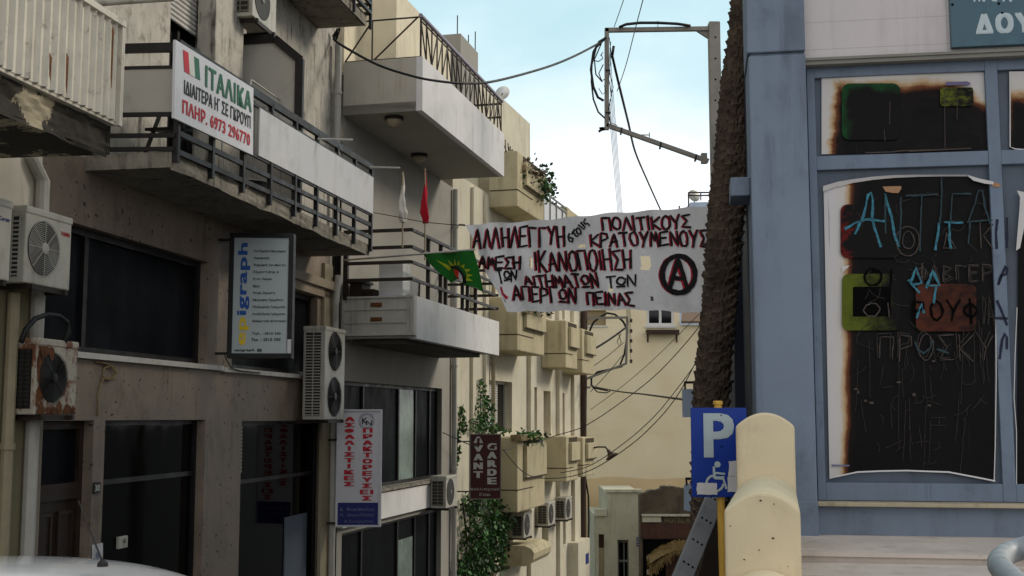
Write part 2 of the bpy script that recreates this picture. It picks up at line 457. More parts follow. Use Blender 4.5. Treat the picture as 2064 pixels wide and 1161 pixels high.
class MB:
    def __init__(s):
        s.v, s.f, s.mi, s.uv = [], [], [], []
    def face(s, pts, mi=0, uv=None):
        b = len(s.v)
        s.v += [Vector(p) for p in pts]
        s.f.append(tuple(range(b, b + len(pts))))
        s.mi.append(mi); s.uv.append(uv)
        return s
    def mesh(s, vs, fs, mi=0):
        b = len(s.v)
        s.v += [Vector(p) for p in vs]
        for f in fs:
            s.f.append(tuple(b + i for i in f)); s.mi.append(mi); s.uv.append(None)
        return s
    def box(s, fr, u0, u1, o0, o1, z0, z1, mi=0):
        if u0 > u1: u0, u1 = u1, u0
        if o0 > o1: o0, o1 = o1, o0
        if z0 > z1: z0, z1 = z1, z0
        c = [fr.w(u, o, z) for z in (z0, z1) for o in (o0, o1) for u in (u0, u1)]
        s.mesh(c, [(0, 2, 3, 1), (4, 5, 7, 6), (0, 1, 5, 4), (2, 6, 7, 3), (0, 4, 6, 2), (1, 3, 7, 5)], mi)
        return s
    def bar(s, a, b, w, mi=0, h=None, up=Vector((0, 0, 1))):
        """square bar between two points"""
        a, b = Vector(a), Vector(b)
        h = h or w
        d = (b - a).normalized()
        x = d.cross(up)
        x = x.normalized() if x.length > .01 else Vector((1, 0, 0))
        y = x.cross(d).normalized()
        c = []
        for p in (a, b):
            for sx, sy in ((-1, -1), (1, -1), (1, 1), (-1, 1)):
                c.append(p + x * sx * w / 2 + y * sy * h / 2)
        s.mesh(c, [(3, 2, 1, 0), (4, 5, 6, 7), (0, 1, 5, 4), (1, 2, 6, 5), (2, 3, 7, 6), (3, 0, 4, 7)], mi)
        return s
    def tube(s, pts, r, k=8, mi=0, cap=True):
        pts = [Vector(p) for p in pts]
        rs = r if isinstance(r, (list, tuple)) else [r] * len(pts)
        n = len(pts)
        vs, fs = [], []
        prev = None
        for i, p in enumerate(pts):
            d = (pts[min(i + 1, n - 1)] - pts[max(i - 1, 0)])
            d = d.normalized() if d.length > 1e-9 else Vector((0, 0, 1))
            if prev is None:
                ref = Vector((0, 0, 1)) if abs(d.z) < .9 else Vector((1, 0, 0))
                x = d.cross(ref).normalized()
            else:
                x = (prev - d * prev.dot(d)).normalized()
            prev = x
            y = d.cross(x)
            for j in range(k):
                a = 2 * math.pi * j / k
                vs.append(p + (x * math.cos(a) + y * math.sin(a)) * rs[i])
        for i in range(n - 1):
            for j in range(k):
                fs.append((i * k + j, i * k + (j + 1) % k, (i + 1) * k + (j + 1) % k, (i + 1) * k + j))
        if cap:
            fs.append(tuple(range(k))[::-1]); fs.append(tuple((n - 1) * k + j for j in range(k)))
        s.mesh(vs, fs, mi)
        return s
    def prism(s, pts, vec, mi=0):
        """polygon (world points) swept along vec"""
        pts = [Vector(p) for p in pts]
        n = len(pts)
        vec = Vector(vec)
        s.mesh(pts + [p + vec for p in pts],
               [tuple(range(n))[::-1], tuple(range(n, 2 * n))] + [(i, (i + 1) % n, n + (i + 1) % n, n + i) for i in range(n)], mi)
        return s
    def sheet(s, fn, ns, nt, mi=0):
        b = len(s.v)
        for j in range(nt + 1):
            for i in range(ns + 1):
                s.v.append(Vector(fn(i / ns, j / nt)))
        for j in range(nt):
            for i in range(ns):
                a = b + j * (ns + 1) + i
                s.f.append((a, a + 1, a + ns + 2, a + ns + 1)); s.mi.append(mi)
                s.uv.append([(i / ns, j / nt), ((i + 1) / ns, j / nt), ((i + 1) / ns, (j + 1) / nt), (i / ns, (j + 1) / nt)])
        return s
    def lathe(s, c, prof, k=20, mi=0, axis=None):
        """profile of (radius, height) about axis through c"""
        c = Vector(c)
        ax = Vector(axis).normalized() if axis is not None else Vector((0, 0, 1))
        ref = Vector((0, 0, 1)) if abs(ax.z) < .9 else Vector((1, 0, 0))
        x = ax.cross(ref).normalized(); y = ax.cross(x)
        vs, fs = [], []
        for r, h in prof:
            for j in range(k):
                a = 2 * math.pi * j / k
                vs.append(c + ax * h + (x * math.cos(a) + y * math.sin(a)) * r)
        for i in range(len(prof) - 1):
            for j in range(k):
                fs.append((i * k + j, i * k + (j + 1) % k, (i + 1) * k + (j + 1) % k, (i + 1) * k + j))
        fs.append(tuple(range(k))[::-1]); fs.append(tuple((len(prof) - 1) * k + j for j in range(k)))
        s.mesh(vs, fs, mi)
        return s
    def stroke(s, fr, pts, wpx, off, mi=0, jit=0.0):
        """brush stroke: polyline in picture points laid on plane fr; off = number or fn(u, z)"""
        n = len(pts)
        P = [Vector((p[0], p[1])) for p in pts]
        Lf, Rt = [], []
        for i in range(n):
            d = P[min(i + 1, n - 1)] - P[max(i - 1, 0)]
            d = d.normalized() if d.length > 1e-6 else Vector((1, 0))
            nn = Vector((-d.y, d.x))
            ww = wpx * (1 + random.uniform(-jit, jit)) / 2
            e = d * (wpx * .35) * (-1 if i == 0 else 1 if i == n - 1 else 0)
            Lf.append(P[i] + nn * ww + e); Rt.append(P[i] - nn * ww + e)
        o0 = off(*fr.hit(P[0].x, P[0].y)) if callable(off) else off
        def T(q):
            if callable(off):
                o = o0
                for _ in range(9):
                    u, z = fr.hit(q.x, q.y, o)
                    o = o + .6 * (off(u, z) - o)
                u, z = fr.hit(q.x, q.y, o)
                return fr.w(u, o, z)
            u, z = fr.hit(q.x, q.y, off)
            return fr.w(u, off, z)
        for i in range(n - 1):
            s.face([T(Lf[i]), T(Rt[i]), T(Rt[i + 1]), T(Lf[i + 1])], mi)
        return s
    def poly(s, fr, pts, off, mi=0, thick=0.0):
        """flat polygon given by picture points on plane fr"""
        q = []
        for p in pts:
            u, z = fr.hit(p[0], p[1], off)
            q.append(fr.w(u, off, z))
        if thick: s.prism(q, -fr.n * thick, mi)
        else: s.face(q, mi)
        return s
    def build(s, name, mats, parent=None, label=None, cat=None, group=None, kind=None, smooth=False, bevel=0.0, local=False, origin=None):
        if not isinstance(mats, (list, tuple)): mats = [mats]
        mats = [MT[x] if isinstance(x, str) else x for x in mats]
        if parent is not None: org = ORG[parent.name]
        elif local: org = Vector((0, 0, 0))
        elif origin is not None: org = Vector(origin)
        else:
            lo = [min(v[i] for v in s.v) for i in range(3)]
            hi = [max(v[i] for v in s.v) for i in range(3)]
            org = Vector(((lo[0] + hi[0]) / 2, (lo[1] + hi[1]) / 2, lo[2]))
        me = bpy.data.meshes.new(name)
        me.from_pydata([tuple(v - org) for v in s.v], [], s.f)
        for x in mats: me.materials.append(x)
        for p, i in zip(me.polygons, s.mi):
            p.material_index = i
            p.use_smooth = smooth
        if any(x is not None for x in s.uv):
            ul = me.uv_layers.new(name='UVMap')
            for p, uvs in zip(me.polygons, s.uv):
                if uvs is None: continue
                for li, c in zip(p.loop_indices, uvs): ul.data[li].uv = c
        bm = bmesh.new(); bm.from_mesh(me)
        bmesh.ops.recalc_face_normals(bm, faces=bm.faces)
        if bevel:
            bmesh.ops.remove_doubles(bm, verts=bm.verts, dist=1e-5)
        bm.to_mesh(me); bm.free()
        o = bpy.data.objects.new(name, me)
        COL.objects.link(o)
        if parent is not None:
            o.parent = parent
        else:
            o.location = org
        ORG[o.name] = org
        if bevel:
            b = o.modifiers.new('bevel', 'BEVEL'); b.width = bevel; b.segments = 2; b.limit_method = 'ANGLE'
        return tag(o, label, cat, group, kind)

def kids(o): return [c for c in o.children]
def copy_tree(o, parent=None):
    c = o.copy(); COL.objects.link(c)
    if parent is not None: c.parent = parent
    ORG[c.name] = ORG.get(o.name, Vector())
    for ch in list(o.children): copy_tree(ch, c)
    return c

def wall(mb, fr, u0, u1, z0, z1, ops, dep=.15, off=0., mi=0, mr=None):
    """wall face with real openings and their reveals"""
    if u0 > u1: u0, u1 = u1, u0
    us = sorted(set([u0, u1] + [x for o in ops for x in (o[0], o[1]) if u0 < x < u1]))
    zs = sorted(set([z0, z1] + [x for o in ops for x in (o[2], o[3]) if z0 < x < z1]))
    for i in range(len(us) - 1):
        for j in range(len(zs) - 1):
            cu, cz = (us[i] + us[i + 1]) / 2, (zs[j] + zs[j + 1]) / 2
            if any(o[0] < cu < o[1] and o[2] < cz < o[3] for o in ops): continue
            mb.face([fr.w(us[i], off, zs[j]), fr.w(us[i + 1], off, zs[j]), fr.w(us[i + 1], off, zs[j + 1]), fr.w(us[i], off, zs[j + 1])], mi)
    mr = mi if mr is None else mr
    for a, b, c, d in ops:
        dd = dep
        for p, q in (((a, c), (b, c)), ((b, c), (b, d)), ((b, d), (a, d)), ((a, d), (a, c))):
            mb.face([fr.w(p[0], off, p[1]), fr.w(q[0], off, q[1]), fr.w(q[0], off - dd, q[1]), fr.w(p[0], off - dd, p[1])], mr)

def win(parent, fr, u0, u1, z0, z1, off, pane, frame='frame_dark', t=.06, mull=(), trans=(), name='window', d=.06):
    """window part (frame) with its pane as sub-part, standing at depth off"""
    if u0 > u1: u0, u1 = u1, u0
    if z0 > z1: z0, z1 = z1, z0
    f = MB()
    f.box(fr, u0, u0 + t, off, off + d, z0, z1); f.box(fr, u1 - t, u1, off, off + d, z0, z1)
    f.box(fr, u0 + t, u1 - t, off, off + d, z0, z0 + t); f.box(fr, u0 + t, u1 - t, off, off + d, z1 - t, z1)
    for x in mull: f.box(fr, x - t / 2, x + t / 2, off, off + d - .004, z0 + t, z1 - t)
    for x in trans: f.box(fr, u0 + t, u1 - t, off, off + d - .008, x - t / 2, x + t / 2)
    w_ = f.build(name, frame, parent)
    g = MB()
    g.box(fr, u0 + t * .5, u1 - t * .5, off + .012, off + .02, z0 + t * .5, z1 - t * .5)
    g.build('pane', pane, w_)
    return w_

# ---------------------------------------------------------------- lettering
def glyphs(body, bold=0.0, spacing=1.0):
    c = bpy.data.curves.new('lettering', 'FONT')
    c.body = body
    c.offset = 0.0
    c.space_character = spacing + bold * 2.6
    c.resolution_u = 3
    c.fill_mode = 'FRONT' if hasattr(c, 'fill_mode') else c.fill_mode
    o = bpy.data.objects.new('lettering', c)
    COL.objects.link(o)
    bpy.context.view_layer.update()
    e = o.evaluated_get(bpy.context.evaluated_depsgraph_get())
    me = e.to_mesh()
    vs = [(v.co.x, v.co.y) for v in me.vertices]
    fs = [tuple(p.vertices) for p in me.polygons]
    e.to_mesh_clear()
    bpy.data.objects.remove(o); bpy.data.curves.remove(c)
    x0, x1 = min(v[0] for v in vs), max(v[0] for v in vs)
    y0, y1 = min(v[1] for v in vs), max(v[1] for v in vs)
    return [((x - x0) / (x1 - x0), (y - y0) / max(y1 - y0, 1e-6)) for x, y in vs], fs

def text(mb, body, fn, mi=0, bold=0.0, spacing=1.0):
    """fn(s, t) maps the word's own box (0..1) to a point in the scene"""
    vs, fs = glyphs(body, bold, spacing)
    embolden(mb, vs, fs, fn, bold, max(len(body), 1), mi)
    return mb

def embolden(mb, vs, fs, fn, bold, n, mi=0):
    """heavier strokes: the same letters laid a hair apart, each a little higher than the last"""
    o, x, y = Vector(fn(.5, .5)), Vector(fn(.51, .5)), Vector(fn(.5, .51))
    nn = (x - o).cross(y - o).normalized()
    if nn.dot(EYE - o) < 0: nn = -nn
    if bold <= 0: sh = [(0, 0)]
    else:
        bx = bold * 1.3 / (.62 * n) if n > 1 else bold * 1.6
        by = bold * .7
        sh = [(-bx, -by), (bx, -by), (-bx, by), (bx, by), (0, 0)]
    mx, my = max(abs(p[0]) for p in sh), max(abs(p[1]) for p in sh)
    for k, (sx, sy) in enumerate(sh):
        mb.mesh([Vector(fn(mx + a * (1 - 2 * mx) + sx, my + b * (1 - 2 * my) + sy)) + nn * (.0006 * k) for a, b in vs], fs, mi)

def rect(fr, u0, u1, z0, z1, off):
    return lambda s, t: fr.w(u0 + (u1 - u0) * s, off, z0 + (z1 - z0) * t)

def hang(a, b, sag, n=16):
    a, b = Vector(a), Vector(b)
    return [a.lerp(b, i / n) - Vector((0, 0, sag * 4 * (i / n) * (1 - i / n))) for i in range(n + 1)]

def wire(a, b, sag, r, label, group=None, name='cable', mat='cable', cat='cable', n=16):
    return MB().tube(hang(a, b, sag, n), r, 6).build(name, mat, None, label, cat, group, smooth=True)
# ================================================================ ground
def gz(Y):
    Y = max(Y, -30)
    return 1.4 - .11 * Y if Y < 46 else 1.4 - .11 * 46 - (Y - 46) * .002
g = MB()
ys = [-60, -30, 0, 5, 10, 15, 20, 25, 30, 35, 40, 46, 60, 120, 400, 1500]
xs = [-900, -120, -20, -8, -3, 0, 3, 8, 20, 120, 900]
for i in range(len(xs) - 1):
    for j in range(len(ys) - 1):
        g.face([(xs[i], ys[j], gz(ys[j])), (xs[i + 1], ys[j], gz(ys[j])), (xs[i + 1], ys[j + 1], gz(ys[j + 1])), (xs[i], ys[j + 1], gz(ys[j + 1]))])
g.build('ground', 'asphalt', kind='structure', origin=(0, 0, 0))

# ================================================================ facades on the left
A = Fr(at(665, HOR, 18)[:2], (.1825, 1))
B = Fr(at(682, HOR, 18.25)[:2], (.241, 1))
C = Fr(at(910, HOR, 24.35)[:2], (.28, 1))

# ---------------------------------------------------------------- apartment block (nearest on the left)
aU0, aU1 = A.u(62), A.u(664)
aroot = thing('apartment_building', A.w((aU0 + aU1) / 2, -3, gz(14)), 'stained grey apartment block with brown stone ground floor, number 30 by its door', 'building')
bd = MB()                                                    # the body behind the faces
bd.box(A, aU0, aU1 - .01, -9, -.42, gz(14) - 2, 12.5)
bd.build('rear_wall', 'plaster_a', aroot)

zLint = A.z(420, 846)
zSill = A.z(160, 722)
zTop1 = A.z(390, 520)
zF1 = 5.42
d1 = (A.u(81, 0, 1000), A.u(184, 0, 1000)); d2 = (A.u(207, 0, 1000), A.u(410, 0, 1000)); d3 = (A.u(484, 0, 1000), A.u(650, 0, 1000))
w1 = (A.u(70), A.u(419)); w2 = (A.u(470), A.u(640))
zg = 0.2
wm = MB()
wall(wm, A, aU0, aU1, zg - 2.5, zF1, [(d1[0], d1[1], zg, zLint), (d2[0], d2[1], zg, zLint), (d3[0], d3[1], zg, zLint - .02),
     (w1[0], w1[1], zSill + .05, zTop1), (w2[0], w2[1], zSill + .03, zTop1 - .03)], .16)
wm.build('stone_wall', 'marble', aroot)
tr = MB()                                                    # sill slabs, lintel moulding
tr.box(A, A.u(150), w2[0] - .35, -.02, .06, zSill, zSill + .055)
tr.box(A, w2[0] - .32, A.u(652), -.02, .055, zSill - .01, zSill + .045)
tr.build('window_sill', 'sill', aroot)
lm = MB()
for k, (h, o) in enumerate(((0, .05), (.13, .1))):
    lm.box(A, A.u(560), A.u(662), .003, o, zTop1 - .02 + h, zTop1 + .105 + h)
lm.build('lintel_moulding', 'marble_pale', aroot)
cn = MB()
cn.box(A, A.u(648), aU1, .003, .05, zg - 2.5, zF1 - .15)
cn.build('corner_pilaster', 'pipe_yel', aroot)

# ground floor openings
def door():
    f = MB(); u0, u1 = d1
    zt = A.z(120, 985, -.15)
    f.box(A, u0, u0 + .07, -.17, -.1, zg, zLint); f.box(A, u1 - .07, u1, -.17, -.1, zg, zLint)
    f.box(A, u0 + .07, u1 - .07, -.17, -.1, zt - .1, zt + .05); f.box(A, u0 + .07, u1 - .07, -.17, -.1, zLint - .08, zLint)
    dr = f.build('door', 'wood_dark', aroot)
    l = MB()
    l.box(A, u0 + .07, u1 - .07, -.165, -.13, zg, zt - .1)
    um = (u0 + u1) / 2
    for a_, b_ in ((u0 + .13, um - .05), (um + .05, u1 - .13)):
        for k in range(3):
            z1 = zt - .2 - k * .75
            l.box(A, a_ + .03, b_ - .03, -.128, -.112, z1 - .6, z1 - .04)
            for e in (a_, b_ - .03): l.box(A, e, e + .03, -.128, -.1, z1 - .64, z1)
            l.box(A, a_ + .03, b_ - .03, -.128, -.1, z1 - .64, z1 - .6); l.box(A, a_ + .03, b_ - .03, -.128, -.1, z1 - .04, z1)
    l.build('door_leaf', 'wood_dark', dr)
    p = MB(); p.box(A, u0 + .05, u1 - .05, -.15, -.14, zt + .05, zLint - .08); p.build('transom_pane', 'glass_blue', dr)
door()
win(aroot, A, d2[0], d2[1], zg, zLint, -.16, 'glass_black', t=.05, trans=(A.z(300, 962, -.15),), name='shop_window')
win(aroot, A, d3[0], d3[1], zg, zLint - .02, -.16, 'glass_black', t=.05, trans=(A.z(550, 962, -.15),), name='shop_window')
bl = MB()                                                    # louvre seen behind the third opening
for k in range(13):
    z_ = zLint - .12 - k * .045
    bl.box(A, d3[0] + .06, d3[0] + .3, -.139, -.115, z_, z_ + .03)
bl.build('louvre', 'grey_panel', aroot)
pb = MB(); pb.box(A, A.u(575, -.12, 1080), A.u(618, -.12, 1080), -.139, -.12, zg, A.z(590, 1040, -.12)); pb.build('window_panel', 'blue_board', aroot)
# first floor glazing
win(aroot, A, w1[0], w1[1], zSill + .05, zTop1, -.16, 'glass_blue', t=.07, mull=(A.u(172, -.1),), name='window')
win(aroot, A, w2[0], w2[1], zSill + .03, zTop1 - .03, -.16, 'glass_blue', t=.07, name='window')

# upper floors: plaster wall with shuttered balcony doors
uw = MB()
zR = 8.75
s1 = (A.u(343, 0, 60), A.u(411, 0, 60)); s2 = (A.u(497, 0, 70), A.u(560, 0, 70))
wall(uw, A, aU0, aU1, zF1, 12.5, [(s1[0], s1[1], zF1 + .05, 8.0), (s2[0], s2[1], zF1 + .05, 7.9)], .16)
uw.box(A, A.u(412, .1, 150), A.u(470, .1, 150), .003, .22, zF1 + .05, 12.3)
uw.box(A, aU1 - .001, aU1 + .12, -9, -.01, gz(14), 12.5)
uw.build('plaster_wall', 'plaster_a', aroot)
for (a_, b_), px, py in ((s1, 378, 62), (s2, 520, 75)):
    f = win(aroot, A, a_, b_, zF1 + .05, 8.0 if px == 378 else 7.9, -.16, 'glass_dark', t=.06, mull=((a_ + b_) / 2,), name='balcony_door')
    zb = A.z(px, py, -.05)
    sh = MB()
    k = 0
    z_ = 7.97 if px == 378 else 7.87
    while z_ > zb:
        q = [A.w(a_ + .02, -.05, z_), A.w(a_ + .02, -.035, z_ - .012), A.w(a_ + .02, -.035, z_ - .045), A.w(a_ + .02, -.05, z_ - .055)]
        sh.prism(q, A.d * (b_ - a_ - .04)); z_ -= .057
    sh.build('roller_shutter', 'shutter', f)

# the balcony
uB0, uB1 = A.u(172, 0, 330), A.u(745, .87, 380)
OB = .87
zS0, zS1 = 5.3, 5.45
def slab(mb, u0, u1, o1, z0, z1, seg=60, jag=.02):
    """slab with an eroded lip"""
    top = lambda s: A.w(u0 + (u1 - u0) * s, o1, z1)
    def fn(s, t):
        u = u0 + (u1 - u0) * s
        nz_ = mnoise.noise(Vector((u * 2.3, t * 4, z0))) + .5 * mnoise.noise(Vector((u * 7, t * 9, 3)))
        return A.w(u, o1 + jag * nz_ * (1 if 0 < t < 1 else .6), z1 + (z0 - z1) * t + jag * .9 * nz_ * (t == 1))
    mb.sheet(fn, seg, 4)
sb = MB()
sb.box(A, uB0, uB1, .002, OB - .03, zS0, zS1)
slab(sb, uB0, uB1, OB, zS0 - .01, zS1 + .002)
sb.face([A.w(uB0, OB - .04, zS0), A.w(uB0, OB, zS0), A.w(uB0, OB, zS1), A.w(uB0, OB - .04, zS1)])
sb.build('balcony_slab', 'concrete', aroot)
rl = MB()
zrt = A.z(745, 338, OB)
zp0, zp1 = A.z(745, 432, OB), A.z(745, 358, OB)
zl1, zl0 = A.z(745, 455, OB), A.z(745, 480, OB)
def tilt(u, z):                                              # the old rail sags a little at its near end
    return z - .1 * (uB1 - u) / (uB1 - uB0)
def railbar(z, t, h, o=OB + .03):
    rl.bar(A.w(uB0, o, tilt(uB0, z)), A.w(uB1, o, tilt(uB1, z)), t, h=h)
railbar(zrt, .05, .085); railbar(zp1 + .015, .03, .03); railbar(zp0 - .015, .03, .03); railbar(zl1, .04, .05); railbar(zl0, .04, .05)
nP = 9
for i in range(nP):
    u = uB0 + .03 + (uB1 - uB0 - .06) * i / (nP - 1)
    rl.bar(A.w(u, OB + .03, zS1 - .1), A.w(u, OB + .03, tilt(u, zrt)), .05, h=.05, up=A.d)
for z_, t, h in ((6.5, .05, .085), (6.31, .03, .03), (5.86, .03, .04), (5.66, .03, .04), (5.53, .03, .04)):
    rl.bar(A.w(uB0, 0, z_ - .03), A.w(uB0, OB + .03, z_ - .06), t, h=h)
rail = rl.build('balcony_railing', 'black_metal', aroot)
pn = MB()
pn.box(A.perp(uB0 + .003), .02, OB, -.008, .008, 5.8, 6.25)
pn.build('side_panel', 'grey_panel', rail)
pn = MB()
ua = A.u(505, OB)
vv = [A.w(ua, OB + .045, tilt(ua, zp0)), A.w(uB1, OB + .045, tilt(uB1, zp0)), A.w(uB1, OB + .045, tilt(uB1, zp1)), A.w(ua, OB + .045, tilt(ua, zp1))]
pn.prism(vv, A.n * .012)
pn.build('front_panel', 'white_panel', rail)
for px, py, qx, qy in ((625, 270, 697, 261), (733, 329, 790, 325)):
    a_ = A.w(A.u(px, OB), OB + .06, A.z(px, py, OB + .06))
    MB().tube([a_, a_ + A.n * .42 + A.d * .12 + Vector((0, 0, .0))], .014, 6).build('clothes_bar', 'pipe', rail)
# divider between two flats
uD = A.u(472, 0, 180)
Pd = A.perp(uD)
dv = MB()
h0, h1 = zS1, A.z(480, 88)
prof = [(.02, h0), (OB - .02, h0), (OB - .02, h1 - .28), (OB * .6, h1), (.02, h1)]
dv.prism([Pd.w(a_, .0, b_) for a_, b_ in prof], Pd.n * .012)
dvo = dv.build('divider_panel', 'grey_panel', aroot)
df = MB()
for i in range(len(prof)):
    a_, b_ = prof[i], prof[(i + 1) % len(prof)]
    df.bar(Pd.w(a_[0], .02, a_[1]), Pd.w(b_[0], .02, b_[1]), .1, h=.06, up=Pd.n)
df.build('divider_frame', 'black_metal', dvo)
# balcony one floor up
u2 = A.u(738, .75, 45)
sb = MB()
zT = A.z(738, 52, .75)
sb.box(A, aU0, u2, .002, .72, zT, zT + .16)
slab(sb, aU0, u2, .75, zT - .005, zT + .165, 80, .015)
sb.face([A.w(u2, .02, zT), A.w(u2, .75, zT), A.w(u2, .75, zT + .16), A.w(u2, .02, zT + .16)])
sb.build('balcony_slab', 'concrete', aroot)
r2 = MB()
for z_ in (zT + .2, zT + .34, zT + .5, zT + .95):
    r2.bar(A.w(aU0, .8, z_), A.w(u2 + .05, .8, z_), .045, h=.045)
    r2.bar(A.w(u2 + .05, .1, z_), A.w(u2 + .05, .8, z_), .045, h=.045)
for i in range(10):
    u = aU0 + .1 + (u2 - aU0 - .05) * i / 9
    r2.bar(A.w(u, .8, zT - .04), A.w(u, .8, zT + .95), .04, h=.04, up=A.d)
r2.build('balcony_railing', 'black_metal', aroot)
# number plate
np_ = MB(); np_.box(A, A.u(186.5, 0, 984), A.u(200, 0, 984), .002, .012, A.z(193, 994), A.z(193, 972))
npo = np_.build('number_plate', 'ltr_black', aroot)
text(MB(), '30', rect(A, A.u(188.5, 0, 984), A.u(198, 0, 984), A.z(193, 990), A.z(193, 977), .014), 0, .02).build('lettering', 'ltr_white', npo)

# loose things on and along this front
def box_thing(fr, u0, u1, o0, o1, z0, z1, name, mat, label, cat, group=None, bevel=.01):
    return MB().box(fr, u0, u1, o0, o1, z0, z1).build(name, mat, None, label, cat, group, bevel=bevel)

nt_ = MB()
nt_.sheet(lambda s, t: A.w(A.u(184, 0, 1100) + (A.u(206, 0, 1100) - A.u(184, 0, 1100)) * s, .006 + .004 * math.sin(6 * s + 3 * t), A.z(195, 1096) + (A.z(195, 1131) - A.z(195, 1096)) * t), 6, 8)
no = nt_.build('notice', 'paper', None, 'white paper notice taped to the pillar below the house number', 'notice')
q = MB(); q.box(A, A.u(192, 0, 1115), A.u(199, 0, 1115), .0135, .015, A.z(195, 1124), A.z(195, 1112)); q.build('print_block', 'ltr_grey', no)
ip = MB(); ip.box(A, A.u(241, -.1, 1090), A.u(258, -.1, 1090), -.138, -.1, A.z(250, 1104, -.12), A.z(250, 1080, -.12))
io = ip.build('intercom', 'white_metal', None, 'small grey intercom box on the dark shop window right of number 30', 'intercom', bevel=.006)
MB().lathe(A.w(A.u(250, -.1, 1090), -.1, A.z(250, 1090, -.1)), [(.022, 0), (.022, .012), (.012, .016)], 12, 0, A.n).build('call_button', 'grille_wire', io)

# signboard on the balcony
sO = OB + .09
sa = [A.hit(*p, sO) for p in ((354, 80), (511, 178), (510, 313), (351, 238))]
def sgn(s, t, o=.0):
    (u0, z0), (u1, z1), (u2_, z2), (u3, z3) = sa
    u = (u0 + (u1 - u0) * s) * t + (u3 + (u2_ - u3) * s) * (1 - t)
    z = (z0 + (z1 - z0) * s) * t + (z3 + (z2 - z3) * s) * (1 - t)
    return A.w(u, sO + o, z)
sroot = thing('signboard', sgn(.5, 0), 'white tutoring signboard with green, black and red lettering tied to balcony rail', 'signboard')
MB().prism([sgn(0, 0), sgn(1, 0), sgn(1, 1), sgn(0, 1)], -A.n * .025).build('board', 'sign_white', sroot)
def sr(s0, s1, t0, t1, o=.004, slant=0.):
    return lambda a_, b_: sgn(s0 + (s1 - s0) * a_ + slant * (b_ - .5), t0 + (t1 - t0) * b_, o)
text(MB(), 'ΙΤΑΛΙΚΑ', sr(.345, .97, .615, .91), 0, .035).build('lettering', 'ltr_green', sroot)
text(MB(), 'ΙΔΙΑΙΤΕΡΑ Η΄ ΣΕ ΓΚΡΟΥΠ', sr(.1, .955, .37, .56), 0, .025).build('lettering', 'ltr_black', sroot)
text(MB(), 'ΠΛΗΡ. 6973 296770', sr(.085, .95, .11, .29), 0, .03).build('lettering', 'ltr_red', sroot)
for k, c in enumerate(('ltr_red', 'ltr_white', 'ltr_green')):
    f_ = sr(.09 + .062 * k, .09 + .062 * (k + 1), .66, .93, .004, -.02)
    MB().face([f_(0, 0), f_(1, 0), f_(1, 1), f_(0, 1)]).build('flag_stripe', c, sroot)

# ---------------------------------------------------------------- corner house far left
zU0, zU1 = A.u(-420), A.u(61)
zroot = thing('corner_house', A.w((zU0 + zU1) / 2, -2, gz(8)), 'pale house at far left with a peeling corrugated balcony', 'building')
zw = MB()
zo = .06
wall(zw, A, zU0, zU1, A.z(40, 560, zo), 12.2, [], .1, zo)
zw.box(A, zU0, zU1, -9, zo - .03, gz(10) - 2, 12.2)
zw.build('plaster_wall', 'plaster_z', zroot)
zb = MB(); wall(zb, A, zU0, zU1, gz(10) - 2, A.z(40, 560, zo), [], .1, zo + .003); zb.build('base_wall', 'ochre_z', zroot)
# balcony: front plane, far end at px 244
OZ = 1.06
uz1 = A.u(240, OZ + .06, 170); uz0 = zU0
zc0, zc1 = A.z(240, 283, OZ), A.z(240, 262, OZ)
bs = MB()
bs.box(A, uz0, uz1, zo, OZ - .04, zc0 - .14, zc1)
def eros(s, t):
    u = uz0 + (uz1 - uz0) * s
    e = max(0, mnoise.noise(Vector((u * 1.7, 2.2, t))) + .25) * .1
    return A.w(u, OZ - e * (1 if t > .2 else .3) + .02 * mnoise.noise(Vector((u * 8, t * 6, 1))), zc1 + (zc0 - .17 - zc1) * t)
bs.sheet(eros, 90, 8)
bs.face([A.w(uz1, zo, zc0 - .14), A.w(uz1, OZ, zc0 - .15), A.w(uz1, OZ, zc1), A.w(uz1, zo, zc1)])
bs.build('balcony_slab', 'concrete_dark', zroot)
lp = MB()
lp.box(A, uz0, uz1 + .02, OZ - .03, OZ + .045, zc1 + .003, zc1 + .07)
lp.build('balcony_lip', 'plaster_z', zroot)
cr = MB()
zk0, zk1 = zc1 + .03, A.z(240, 45, OZ + .06)
n_ = int((uz1 - uz0) / .1)
def corr(i): return OZ + .05 + (.034 if i % 4 == 0 else .0)
pts = []
for i in range(n_ * 4 + 1):
    u = uz0 + (uz1 + .01 - uz0) * i / (n_ * 4)
    pts.append((u, corr(i)))
for i in range(len(pts) - 1):
    (a_, oa), (b_, ob) = pts[i], pts[i + 1]
    if False: continue
    cr.face([A.w(a_, oa, zk0), A.w(b_, ob, zk0), A.w(b_, ob, zk1), A.w(a_, oa, zk1)])
cro = cr.build('corrugated_railing', 'corrug', zroot)
rb = MB()
rb.bar(A.w(uz0, OZ + .06, zk1), A.w(uz1 + .03, OZ + .06, zk1), .06, h=.05)
rb.bar(A.w(uz0, OZ + .02, zk1 - .3), A.w(uz1, OZ + .02, zk1 - .3), .03, h=.03)
rb.bar(A.w(uz1 + .01, OZ + .06, zc1), A.w(uz1 + .01, OZ + .06, zk1), .045, h=.045, up=A.d)
rb.bar(A.w(uz1 + .01, zo, zk1), A.w(uz1 + .01, OZ + .06, zk1), .04, h=.04)
rb.build('railing_frame', 'corrug', cro)
rs = MB()
for px, py, h in ((78, 95, .2), (113, 95, .3), (205, 40, .5)):
    u = A.u(px, OZ + .09); z_ = A.z(px, py, OZ + .09)
    rs.prism([A.w(u, OZ + .091, z_), A.w(u + .03, OZ + .091, z_ - .03), A.w(u + .026, OZ + .091, z_ - h), A.w(u + .008, OZ + .091, z_ - h * .8)], A.n * .004)
rs.build('rust_patch', 'rust', cro)
